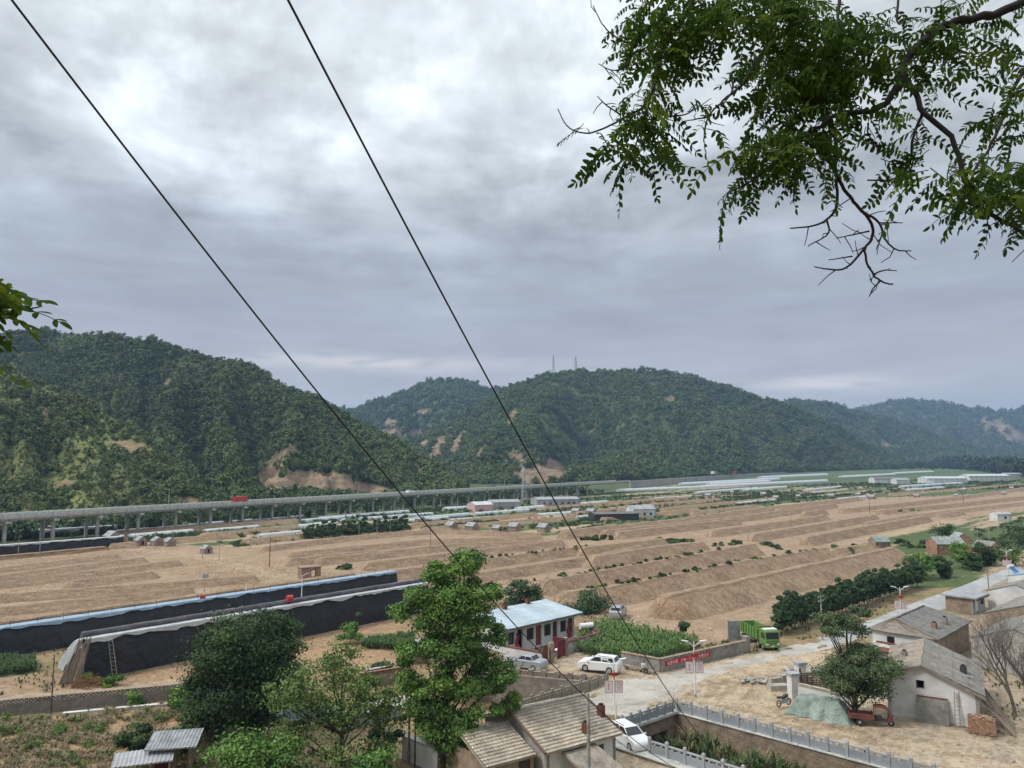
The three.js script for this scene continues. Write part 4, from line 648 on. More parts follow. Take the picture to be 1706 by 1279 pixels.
// wall with a pierced brick parapet on the other side of the bridge
function piercedWall(label, a, b, h, m, o = {}) {
  const t = thing('pierced_wall', label, 'wall', [0, 0, 0]); const y0 = o.y0 ?? -0.2, top = (o.top ?? 0) + h;
  new MB().beam(V(a.x, (y0 + top - 0.42) / 2, a.z), V(b.x, (y0 + top - 0.42) / 2, b.z), o.thick ?? 0.34, top - 0.42 - y0).build('wall', m, t);
  const L = a.distanceTo(b), d = V().subVectors(b, a).normalize(), yaw = yawOf(d), br = new MB(); const n = Math.floor(L / 0.34);
  for (let r = 0; r < 3; r++) for (let i = 0; i < n; i++) { const s = (i + (r % 2 ? 0.5 : 0)) * 0.34 + 0.1; const p = V(a.x, 0, a.z).addScaledVector(d, s); br.box(p.x, top - 0.418 + r * 0.122, p.z, 0.21, 0.118, 0.2, yaw); }
  stuff(br.build('lattice_bricks', o.brick || M.brick, t));
  new MB().beam(V(a.x, top - 0.02, a.z), V(b.x, top - 0.02, b.z), 0.3, 0.06).build('coping', o.brick || M.brick, t);
  if (o.piers) for (let i = 0; i <= o.piers; i++) { const p = V().lerpVectors(a, b, i / o.piers); new MB().box(p.x, y0, p.z, 0.45, top - y0 + 0.16, 0.45, yaw).build('pier', m, t); }
  return settle(t);
}
piercedWall('masonry wall with a pierced brick parapet below the parked silver sedan', P(800, 1124).setY(0), P(995, 1142).setY(0), 0.85, M.greyBrick, { y0: -2.6, piers: 9, brick: M.paleBrick, thick: 1.1 });
piercedWall('long garden wall with a pierced brick top along the sandy path', P(-60, 1199).setY(0), P(340, 1160).setY(0), 1.35, M.greyBrick, { brick: M.greyBrick });
piercedWall('short piece of pierced brick wall between the two round trees', P(600, 1146).setY(0), P(672, 1134).setY(0), 1.4, M.paleBrick, { brick: M.brick });

// ---------------------------------------------------------------- the tiled house in the foreground
{
  const h = thing('house', 'foreground house with tan tiled roof and a lower tiled wing', 'house', [0, 0, 0]);
  const e0 = P(910, 1256, 2.85), e1 = P(1037, 1222, 2.85), r0 = P(858, 1189, 4.3), r1 = P(978, 1161, 4.3);
  const uu = V().subVectors(e1, e0).setY(0), ud = V().copy(uu).normalize(), wd = V(ud.z, 0, -ud.x); if (wd.z > 0) wd.negate();
  const run = 4.3, L = uu.length(), f = (s, b, y) => V(e0.x, y, e0.z).addScaledVector(ud, s).addScaledVector(wd, b);
  const E0 = f(0, 0, 2.85), E1 = f(L, 0, 2.85), R1 = f(L - 0.1, run, 4.35), R0 = f(0, run, 4.35);
  mesh('roof', slope(E0, E1, R1, R0, { waves: 34, rows: 14, amp: 0.045, step: 0.075, thick: 0.12 }), M.tile, h);
  mesh('roof', slope(f(L, run * 2, 2.85), f(0, run * 2, 2.85), R0, R1, { waves: 34, rows: 14, amp: 0.045, step: 0.075, thick: 0.12 }), M.tile, h);
  new MB().tube([f(-0.1, run, 4.42), f(L, run, 4.42)], 0.13, 8).build('ridge_tiles', M.tile, h);
  new MB().beam(f(L + 0.06, 0, 2.9), f(L - 0.04, run, 4.4), 0.16, 0.14).build('verge', M.verge = mat(0.15, 0.10, 0.08, 0.9), h); new MB().beam(f(-0.06, 0, 2.9), f(-0.06, run, 4.4), 0.16, 0.14).build('verge', M.verge, h);
  // walls
  const a = f(0.3, 0.4, 0), b = f(L - 0.3, 0.4, 0), c = f(L - 0.3, run * 2 - 0.4, 0), d = f(0.3, run * 2 - 0.4, 0), wl = a.distanceTo(b);
  mesh('wall', wallGeo(b, a, rect(2.85), [[1.05, 2.45, 0.9, 2.35]]), M.whitewash, h); opening(h, b, a, [1.05, 2.45, 0.9, 2.35], 'window', M.glass, { bars: 3 });
  const gab = (l) => [[0, 0], [l, 0], [l, 2.85], [l / 2, 4.2], [0, 2.85]];
  mesh('wall', wallGeo(c, b, gab), M.oldPlaster, h); mesh('wall', wallGeo(a, d, gab), M.oldPlaster, h); mesh('wall', wallGeo(d, c, rect(2.85)), M.oldPlaster, h);
  // wing
  const s0 = -4.0, W0 = f(s0, 1.0, 2.5), W1 = f(-0.12, 1.0, 2.5), W2 = f(-0.12, 4.6, 3.65), W3 = f(s0, 4.6, 3.65);
  mesh('wing_roof', slope(W0, W1, W2, W3, { waves: 17, rows: 12, amp: 0.045, step: 0.075, thick: 0.12 }), M.tile, h);
  const wa = f(s0 + 0.25, 1.35, 0), wb = f(-0.05, 1.35, 0), ww = wa.distanceTo(wb);
  mesh('wing_wall', wallGeo(wb, wa, rect(2.45), [[0.3, 1.2, 0.02, 2.2]]), M.paleBrick, h); opening(h, wb, wa, [0.3, 1.2, 0.02, 2.2], 'door', null, { frame: M.maroon });
  mesh('wing_wall', wallGeo(wa, f(s0 + 0.25, 7, 0), rect(2.5)), M.paleBrick, h);
  // porch roof
  const p0 = f(1.1, -0.9, 2.3), p1 = f(4.1, -2.2, 1.9), p2 = f(4.6, -0.2, 2.32), p3 = f(1.5, 0.2, 2.5); mesh('porch_roof', slope(f(1.5, -2.6, 1.95), f(4.3, -2.6, 1.95), f(4.3, 0.3, 2.62), f(1.5, 0.3, 2.62), { waves: 10, rows: 3, amp: 0.01, step: 0.01, thick: 0.14 }), M.fibreTan, h); for (const s of [1.6, 4.2]) { const q = f(s, -2.45, 0); new MB().box(q.x, 0, q.z, 0.12, 1.84, 0.12).build('porch_post', M.rust, h); }
  chimney(h, f(4.0, 0.85, 3.1), 0.42, 0.75); chimney(h, f(L - 0.25, 2.0, 3.5), 0.42, 0.8);
  settle(h);
}
// ---------------------------------------------------------------- white gabled house with grey roof by the track
{
  const h = thing('house', 'white gabled house with a long grey sheet roof beside the dirt track', 'house', [0, 0, 0]);
  const a = P(1480, 1190).setY(0), b = P(1634, 1214).setY(0), ud = V().subVectors(b, a).normalize(), wd = V(ud.z, 0, -ud.x); if (wd.z > 0) wd.negate(); const L = a.distanceTo(b), dep = 10.5, f = (s, k, y) => V(a.x, y, a.z).addScaledVector(ud, s).addScaledVector(wd, k);
  const ap = L * 0.4, HL = 3.45, HA = 4.45, HR = 2.75;
  mesh('gable_wall', wallGeo(f(L, 0, 0), f(0, 0, 0), (l) => [[0, 0], [l, 0], [l, HL], [l - ap, HA], [0, HR]], [[L - ap - 0.15, L - ap + 0.48, 2.55, 3.25]]), M.whiteTile, h); opening(h, f(L, 0, 0), f(0, 0, 0), [L - ap - 0.15, L - ap + 0.48, 2.55, 3.25], 'window', null, { bars: 1 });
  mesh('side_wall', wallGeo(f(L, dep, 0), f(L, 0, 0), rect(HR), [[7.6, 8.3, 1.2, 2.1], [2, 3, 1, 2.1]]), M.oldPlaster, h); opening(h, f(L, dep, 0), f(L, 0, 0), [7.6, 8.3, 1.2, 2.1], 'window', M.glass); opening(h, f(L, dep, 0), f(L, 0, 0), [2, 3, 1, 2.1], 'window', M.glass);
  mesh('side_wall', wallGeo(f(0, 0, 0), f(0, dep, 0), rect(HL)), M.whitewash, h); mesh('back_wall', wallGeo(f(0, dep, 0), f(L, dep, 0), (l) => [[0, 0], [l, 0], [l, HR], [ap, HA], [0, HL]]), M.whitewash, h);
  const tilt = (HA - HR) / (L - ap), tl = (HA - HL) / ap;
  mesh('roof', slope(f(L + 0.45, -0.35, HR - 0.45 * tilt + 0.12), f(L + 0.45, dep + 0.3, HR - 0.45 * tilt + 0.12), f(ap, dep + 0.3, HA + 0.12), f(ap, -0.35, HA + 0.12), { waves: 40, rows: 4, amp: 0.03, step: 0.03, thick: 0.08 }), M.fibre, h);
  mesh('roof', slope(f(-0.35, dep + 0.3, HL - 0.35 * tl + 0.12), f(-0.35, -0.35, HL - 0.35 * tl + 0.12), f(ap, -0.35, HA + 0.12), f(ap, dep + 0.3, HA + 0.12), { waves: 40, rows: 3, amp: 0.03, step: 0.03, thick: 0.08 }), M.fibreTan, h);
  new MB().beam(f(L + 0.5, -0.37, HR - 0.3), f(ap, -0.37, HA + 0.1), 0.06, 0.16).build('barge_board', M.timber, h); new MB().beam(f(-0.4, -0.37, HL - 0.1), f(ap, -0.37, HA + 0.1), 0.06, 0.16).build('barge_board', M.timber, h);
  chimney(h, f(1.2, 4.6, 3.95), 0.4, 0.55, M.greyBrick); chimney(h, f(L - 1.0, 4.2, 3.3), 0.4, 0.6, M.darkTrim);
  { const q = f(L - 2.2, 2.6, 3.55); new MB().box(q.x, q.y - 0.1, q.z, 0.55, 0.25, 0.3, 0.9).build('roof_vent', M.paleStone, h); const q2 = f(L - 1.1, 3.2, 3.27); new MB().box(q2.x, q2.y, q2.z, 1.6, 0.08, 0.2, -0.5).build('roof_batten', M.paleStone, h); }
  settle(h);
  // things leaning on it
  const g0 = f(2.25, -0.75, 0), g1 = f(4.55, -0.75, 0), t = thing('sheet_metal_panel', 'tall grey ribbed metal panel with a red top edge leaning on the white gable', 'metal panel', [0, 0, 0]);
  const top = (p) => V(p.x, 1.95, p.z).addScaledVector(wd, 0.55); for (let i = 0; i < 12; i++) { const p = V().lerpVectors(g0, g1, i / 12), q = V().lerpVectors(g0, g1, (i + 0.9) / 12); new MB().prism([V(p.x, 0, p.z), V(q.x, 0, q.z), plus(q, wd, 0.06), plus(p, wd, 0.06)], [top(p), top(q), plus(top(q), wd, 0.06), plus(top(p), wd, 0.06)]).build('rib', M.greySheet || (M.greySheet = mat(0.31, 0.30, 0.27, 0.75, { map: TX.weathered })), t); }
  { const p = g0, q = g1, o = 0.05; new MB().prism([V(p.x, 0.02, p.z).addScaledVector(wd, 0.065), V(q.x, 0.02, q.z).addScaledVector(wd, 0.065), V(q.x, 0.02, q.z).addScaledVector(wd, 0.1), V(p.x, 0.02, p.z).addScaledVector(wd, 0.1)], [plus(top(p), wd, 0.065), plus(top(q), wd, 0.065), plus(top(q), wd, 0.1), plus(top(p), wd, 0.1)]).build('backing', M.greySheet, t); new MB().beam(plus(top(p), wd, 0.03).setY(2.0), plus(top(q), wd, 0.03).setY(2.0), 0.12, 0.09).build('top_edge', M.rust, t); }
  settle(t);
  const l0 = f(5.15, -0.55, 0), l1 = f(5.2, -0.08, 2.75); ladder('wooden ladder leaning on the white gable beside the metal panel', l0, l1, 0.42, 8, M.timber);
  const bs = thing('brick_stack', 'stack of orange bricks at the corner of the white gabled house', 'brick stack', [0, 0, 0]), r = rng(5), bm = [M.newBrick = mat(0.46, 0.27, 0.175, 0.95, { map: TX.weathered }), mat(0.4, 0.24, 0.15, 0.95, { map: TX.weathered }), mat(0.52, 0.33, 0.22, 0.95, { map: TX.weathered })], yaw = yawOf(ud), lists = bm.map(() => new MB());
  for (let k = 0; k < 12; k++) for (let i = 0; i < 8; i++) for (let j = 0; j < 5; j++) { if (k > 9 && r() < 0.35) continue; const p = f(6.0 + i * 0.235 + (r() - 0.5) * 0.03 + (k % 2) * 0.05, -1.35 + j * 0.215 + (r() - 0.5) * 0.03, k * 0.108); lists[Math.floor(r() * 3)].box(p.x, p.y, p.z, 0.225, 0.103, 0.2, yaw + (r() - 0.5) * 0.06); }
  lists.forEach((m, i) => stuff(m.build('bricks', bm[i], bs))); settle(bs);
  const lg = thing('timber_poles', 'long timber poles leaning on the side wall of the white gabled house', 'timber', [0, 0, 0]);
  for (let i = 0; i < 22; i++) { const k = 0.1 + i * 0.16, p = f(L + 2.0 + r() * 0.5, k - 0.9 + r() * 0.3, 0), q = f(L + 0.16, k + 0.2 + r() * 0.5, 2.1 + r() * 0.75); new MB().tube([p, q], [0.065, 0.045], 6).build('pole', r() < 0.6 ? M.timber : M.rail2 || (M.rail2 = mat(0.2, 0.16, 0.13, 0.95)), lg); }
  settle(lg);
}
// ---------------------------------------------------------------- hipped house behind it
{
  const h = thing('house', 'white walled house with a dark grey hipped roof beside the paved road', 'house', [0, 0, 0]);
  const a = P(1450, 1047, 3).setY(0), b = P(1560, 1064, 3).setY(0), ud = V().subVectors(b, a).setY(0).normalize(), wd = V(ud.z, 0, -ud.x); if (wd.z > 0) wd.negate(); const L = Math.hypot(b.x - a.x, b.z - a.z), dep = 12.5, f = (s, k, y) => V(a.x, y, a.z).addScaledVector(ud, s).addScaledVector(wd, k);
  const R0 = P(1490, 1030, 4.3), R1 = V().copy(R0).addScaledVector(wd, dep - 2.2), e = 3.0;
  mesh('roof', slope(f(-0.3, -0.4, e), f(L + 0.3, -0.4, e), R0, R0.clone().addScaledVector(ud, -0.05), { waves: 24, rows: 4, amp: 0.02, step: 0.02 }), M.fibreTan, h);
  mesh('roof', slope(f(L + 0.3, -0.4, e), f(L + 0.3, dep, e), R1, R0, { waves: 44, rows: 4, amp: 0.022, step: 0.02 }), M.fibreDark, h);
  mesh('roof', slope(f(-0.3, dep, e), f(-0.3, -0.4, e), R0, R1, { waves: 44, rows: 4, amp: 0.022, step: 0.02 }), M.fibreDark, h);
  new MB().beam(f(L + 0.3, -0.4, e + 0.04), R0.clone().setY(4.38), 0.14, 0.08).build('hip_cap', M.fibre, h); new MB().beam(R0.clone().setY(4.38), R1.clone().setY(4.38), 0.16, 0.08).build('ridge_cap', M.fibre, h);
  mesh('wall', wallGeo(f(L, 0, 0), f(0, 0, 0), rect(2.95), [[L - 2.5, L - 1.7, 0.02, 2.5]]), M.whitewash, h); opening(h, f(L, 0, 0), f(0, 0, 0), [L - 2.5, L - 1.7, 0.02, 2.5], 'door', null);
  mesh('wall', wallGeo(f(L, dep - 0.3, 0), f(L, 0, 0), rect(2.95)), M.paleBrick, h); mesh('wall', wallGeo(f(0, 0, 0), f(0, dep - 0.3, 0), rect(2.95)), M.whitewash, h);
  chimney(h, f(L - 1.2, 3.6, 3.6), 0.5, 0.35, M.brick); chimney(h, f(L - 1.0, 6.8, 3.6), 0.45, 0.5, M.greyBrick);
  settle(h);
  // yard walls with maroon flat porch
  const g = thing('yard_gatehouse', 'small maroon-edged flat gate roof in front of the hipped house', 'gatehouse', [0, 0, 0]), c = P(1540, 1096); new MB().box(c.x, 1.75, c.z, 2.6, 0.32, 1.6, 0.55).build('flat_roof', M.maroon, g); new MB().box(c.x, 2.073, c.z, 2.4, 0.05, 1.4, 0.55).build('roof_top', M.fibreTan, g); for (const s of [-1, 1]) new MB().box(c.x + s * 0.95, 0, c.z - s * 0.5, 0.35, 1.747, 0.5, 0.55).build('pillar', M.paleBrick, g); settle(g);
  const g2 = thing('yard_gatehouse', 'low rust-roofed gate beside the willow', 'gatehouse', [0, 0, 0]), c2 = P(1474, 1118); new MB().box(c2.x, 2.0, c2.z, 1.9, 0.22, 1.6, 0.5).build('flat_roof', M.rust, g2); for (const s of [-1, 1]) new MB().box(c2.x + s * 0.7, 0, c2.z - s * 0.35, 0.35, 1.997, 0.5, 0.5).build('pillar', M.oldPlaster, g2); settle(g2);
  lowWall('yard_wall', 'white yard wall between the hipped house and the white gable', [P(1462, 1098).setY(0), P(1560, 1118).setY(0)], 1.9, M.whitewash, 0.1, M.rust);
}
// ---------------------------------------------------------------- simple gabled buildings: the other roofs and all the sheds
function shed(name, label, category, c, o) {                                   // c: centre of the foot; length along the ridge, width across
  const t = thing(name, label, category, [c.x, c.y, c.z], o.turn ?? 0, o.group), { l, w, h, r } = o, ov = o.over ?? 0.25;
  const W = (x, z) => V(x, 0, z), m = o.wall || M.brick, gab = (n) => [[0, 0], [n, 0], [n, h], [n / 2, h + r], [0, h]];
  const door = o.door ? [[w / 2 - o.door / 2 + (o.doorAt || 0), w / 2 + o.door / 2 + (o.doorAt || 0), 0.02, Math.min(h - 0.1, 1.9)]] : [];
  mesh('gable_wall', wallGeo(W(-l / 2, -w / 2), W(-l / 2, w / 2), gab, door, 0.2), m, t); if (door.length) opening(t, W(-l / 2, -w / 2), W(-l / 2, w / 2), door[0], 'door', null);
  mesh('gable_wall', wallGeo(W(l / 2, w / 2), W(l / 2, -w / 2), gab, [], 0.2), m, t);
  const win = (o.windows || []).map((s) => [s, s + 0.9, 0.9, 1.9]);
  mesh('side_wall', wallGeo(W(l / 2 - 0.2, w / 2), W(-l / 2 + 0.2, w / 2), rect(h), win, 0.2).scale(1, 1, 1), m, t); mesh('side_wall', wallGeo(W(-l / 2 + 0.2, -w / 2), W(l / 2 - 0.2, -w / 2), rect(h), [], 0.2), m, t);
  const k = r / (w / 2), e0 = h - ov * k + 0.08, R = h + r + 0.08;
  mesh('roof', slope(V(-l / 2 - ov, e0, w / 2 + ov), V(l / 2 + ov, e0, w / 2 + ov), V(l / 2 + ov, R, 0), V(-l / 2 - ov, R, 0), { waves: o.waves ?? 8, rows: 2, amp: 0.02, step: 0.015, thick: 0.07 }), o.roof || M.zinc, t); mesh('roof', slope(V(l / 2 + ov, e0, -w / 2 - ov), V(-l / 2 - ov, e0, -w / 2 - ov), V(-l / 2 - ov, R, 0), V(l / 2 + ov, R, 0), { waves: o.waves ?? 8, rows: 2, amp: 0.02, step: 0.015, thick: 0.07 }), o.roof || M.zinc, t);
  if (o.chimney) chimney(t, V(l * 0.2, h + r * 0.6, w * 0.2), 0.4, 0.5, M.greyBrick);
  return t;
}
const ROW = Math.atan2(0.747, 0.665);
shed('house', 'long house with a grey sheet roof at the right edge behind the bare tree', 'house', P(1722, 1104), { l: 13, w: 8, h: 3, r: 1.5, turn: ROW - 0.1, wall: M.oldPlaster, roof: M.fibre, waves: 30, chimney: true });
shed('house', 'house with a wide tan grey roof between the bare tree and the road', 'house', P(1735, 1052), { l: 15, w: 8, h: 2.8, r: 1.4, turn: ROW - 0.1, wall: M.paleBrick, roof: M.fibre, waves: 34 });
shed('house', 'cream house with a dark chimney below the blue roofs', 'house', P(1706, 1013), { l: 8, w: 7, h: 2.6, r: 1.2, turn: ROW - 0.1, wall: M.whitewash, roof: M.fibre, waves: 20, chimney: true });
shed('house', 'house with a light blue metal roof near the farthest street lamp', 'house', P(1745, 985), { l: 14, w: 7, h: 2.8, r: 0.9, turn: ROW - 0.15, wall: M.whitewash, roof: M.blueRoof2 || (M.blueRoof2 = mat(0.30, 0.47, 0.64, 0.5, { map: TX.plaster })), waves: 30 });
{ const c = P(1606, 1016), t = thing('shop_hut', 'small roadside hut with a flat grey canopy and dark window', 'hut', [c.x, 0, c.z], ROW - 0.1); const a = V(-2.6, 0, 2), b = V(2.6, 0, 2); mesh('front_wall', wallGeo(b, a, rect(2.2), [[0.5, 1.9, 0.9, 1.9], [2.4, 4.4, 0.3, 1.95]]), M.paleStone, t); opening(t, b, a, [0.5, 1.9, 0.9, 1.9], 'window', M.glass); opening(t, b, a, [2.4, 4.4, 0.3, 1.95], 'window', M.lampClear, { bars: 4, frame: M.white }); mesh('end_wall', wallGeo(a, V(-2.6, 0, -1.6), rect(2.2)), M.paleBrick, t); mesh('end_wall', wallGeo(V(2.6, 0, -1.6), b, rect(2.2)), M.paleBrick, t); new MB().box(0, 2.203, 0.2, 6, 0.16, 4.6).build('flat_roof', M.zinc, t); new MB().box(0, 2.0, 2.56, 6, 0.2, 0.06).build('fascia', M.darkTrim, t); }
{ const c = P(1690, 985), t = thing('solar_panel_rack', 'white and blue solar heater standing on a roof by the road', 'solar heater', [c.x, 2.9, c.z], 0.6); for (let i = 0; i < 6; i++) new MB().tube([V(-0.8 + i * 0.3, 0.3, 0.6), V(-0.8 + i * 0.3, 1.1, -0.3)], 0.05, 6).build('tube', M.brightBlue, t); new MB().tube([V(-1, 1.25, -0.35), V(0.95, 1.25, -0.35)], 0.22, 10).build('tank', M.white, t); for (const s of [-0.85, 0.85]) { new MB().tube([V(s, -2.6, 0.65), V(s, 0.28, 0.65)], 0.03, 5).build('leg', M.steel, t); new MB().tube([V(s, -2.6, -0.4), V(s, 1.05, -0.4)], 0.03, 5).build('leg', M.steel, t); } }

// ---------------------------------------------------------------- cars
function extrudeSide(pts, width, bevel = 0.06) { const s = new THREE.Shape(); pts(s); const g = new THREE.ExtrudeGeometry(s, { depth: width - 2 * bevel, bevelEnabled: true, bevelSize: bevel, bevelThickness: bevel, bevelSegments: 2, curveSegments: 8 }); g.translate(0, 0, -(width - 2 * bevel) / 2); return g; }
function car(label, pos, turn, o) {                                            // front towards +x, wheels on y = 0
  const t = thing('car', label, 'car', pos, turn), { L, W, H, paint } = o, suv = o.kind !== 'sedan', wr = suv ? 0.35 : 0.31, wx = L * 0.3, belt = suv ? 1.02 : 0.9, low = suv ? 0.26 : 0.2;
  mesh('body', extrudeSide((s) => {
    s.moveTo(-L / 2 + 0.1, low); s.lineTo(-wx - wr * 1.15, low); s.absarc(-wx, wr, wr * 1.15, Math.PI, 0, true); s.lineTo(wx - wr * 1.15, low); s.absarc(wx, wr, wr * 1.15, Math.PI, 0, true); s.lineTo(L / 2 - 0.12, low);
    s.quadraticCurveTo(L / 2, low + 0.05, L / 2 - 0.02, low + 0.35); s.quadraticCurveTo(L / 2 - 0.06, belt - 0.18, L / 2 - 0.35, belt - 0.12); s.lineTo(L * (suv ? 0.27 : 0.2), belt); s.lineTo(suv ? -L / 2 + 0.12 : -L * 0.3, belt + 0.04); if (!suv) s.lineTo(-L / 2 + 0.14, belt + 0.02); s.quadraticCurveTo(-L / 2, belt - 0.05, -L / 2 + 0.01, low + 0.3); s.lineTo(-L / 2 + 0.1, low);
  }, W, 0.09), paint, t);
  const c = suv ? { b0: -L / 2 + 0.14, b1: L * 0.26, t0: -L / 2 + 0.5, t1: L * 0.06 } : { b0: -L * 0.33, b1: L * 0.19, t0: -L * 0.2, t1: L * 0.03 }, hw = W / 2 - 0.1, tw = W / 2 - 0.26, y0 = belt - 0.02, y1 = H - 0.07;
  const ring = (x0, x1, w, y) => [V(x0, y, w), V(x1, y, w), V(x1, y, -w), V(x0, y, -w)];
  new MB().prism(ring(c.b0, c.b1, hw, y0), ring(c.t0, c.t1, tw, y1)).build('windows', M.glass, t);
  const roof = new MB(); roof.prism(ring(c.t0 - 0.06, c.t1 + 0.06, tw + 0.04, y1 + 0.002), ring(c.t0 + 0.1, c.t1 - 0.15, tw - 0.08, H)); roof.build('roof', paint, t);
  for (const s of [-1, 1]) { const pl = new MB(), e = 0.025; const P0 = (x, y, w) => V(x, y, s * (w + e)); pl.beam(P0(c.b0 + 0.02, y0, hw), P0(c.t0, y1, tw), 0.06, suv ? 0.15 : 0.12).beam(P0(c.b1, y0, hw), P0(c.t1, y1, tw), 0.06, 0.09); const mx = (c.b0 + c.b1) / 2; pl.beam(P0(mx, y0, hw), P0(mx - 0.03, y1, tw), 0.05, 0.09); if (suv) pl.beam(P0(c.b0 + L * 0.19, y0, hw), P0(c.t0 + L * 0.13, y1, tw), 0.05, 0.08); pl.build('pillar', paint, t); }
  for (const sx of [-1, 1]) for (const s of [-1, 1]) { const z = s * (W / 2 - 0.11), w = new MB(); w.tube([V(sx * wx, wr, z - 0.1), V(sx * wx, wr, z + 0.1)], wr, 16); const wm = w.build('wheel', M.tyre, t); const r = new MB(); r.tube([V(sx * wx, wr, z + s * 0.09), V(sx * wx, wr, z + s * 0.115)], wr * 0.62, 12); r.build('rim', M.rim, wm); }
  for (const s of [-1, 1]) {
    new MB().box(L / 2 - 0.17, belt - 0.36, s * (W / 2 - 0.3), 0.3, 0.17, 0.36, 0, 0.85).build('headlight', M.lampClear, t);
    new MB().box(-L / 2 + 0.06, belt - 0.26, s * (W / 2 - 0.27), 0.16, suv ? 0.16 : 0.18, 0.38).build('tail_light', M.lampRed, t);
    new MB().box(c.b1 - 0.1, belt + 0.02, s * (W / 2 + 0.06), 0.14, 0.14, 0.2).build('mirror', paint, t);
  }
  new MB().box(L / 2 - 0.05, low + 0.16, 0, 0.1, 0.2, W * 0.55).build('grille', M.darkTrim, t); new MB().box(-L / 2 + 0.02, low + 0.1, 0, 0.1, 0.16, W * 0.8).build('rear_bumper', suv ? M.darkTrim : paint, t);
  new MB().box(-L / 2 - 0.012, low + 0.38, 0, 0.02, 0.13, 0.42).build('number_plate', M.plateBlue, t); new MB().box(L / 2 + 0.005, low + 0.2, 0, 0.02, 0.13, 0.42).build('number_plate', M.plateBlue, t);
  if (suv) for (const s of [-1, 1]) new MB().tube([V(c.t0 + 0.1, H + 0.03, s * (tw - 0.06)), V(c.t1 - 0.2, H + 0.03, s * (tw - 0.06))], 0.022, 5).build('roof_rail', M.darkTrim, t);
  return t;
}
M.plateBlue = mat(0.03, 0.09, 0.35, 0.4);
{
  let p = P(876, 1113); car('silver sedan parked by the white yard wall', [p.x, 0.06, p.z], 2.62, { L: 4.4, W: 1.7, H: 1.42, kind: 'sedan', paint: M.silver });
  p = P(999, 1118); car('white crossover parked in the dirt lot in front of the corn', [p.x, 0.06, p.z], 2.72, { L: 4.3, W: 1.78, H: 1.62, paint: M.white });
  p = P(1057, 1243); car('white car with a blue number plate parked behind the tiled house', [p.x - 0.35, 0.06, p.z - 0.3], 2.0 + Math.PI, { L: 4.5, W: 1.84, H: 1.66, paint: M.white }).scale.setScalar(0.86);
  p = P(1031, 1029); car('distant silver car parked at the foot of the bare berms', [p.x, 0.06, p.z - 0.6], 1.25, { L: 4.3, W: 1.75, H: 1.6, paint: M.silver });
  const v = VP(0.425, -5); car('white car driving along the viaduct', [v.x, v.y, v.z], yawOf(VDIR), { L: 4.2, W: 1.7, H: 1.5, paint: M.white });
}
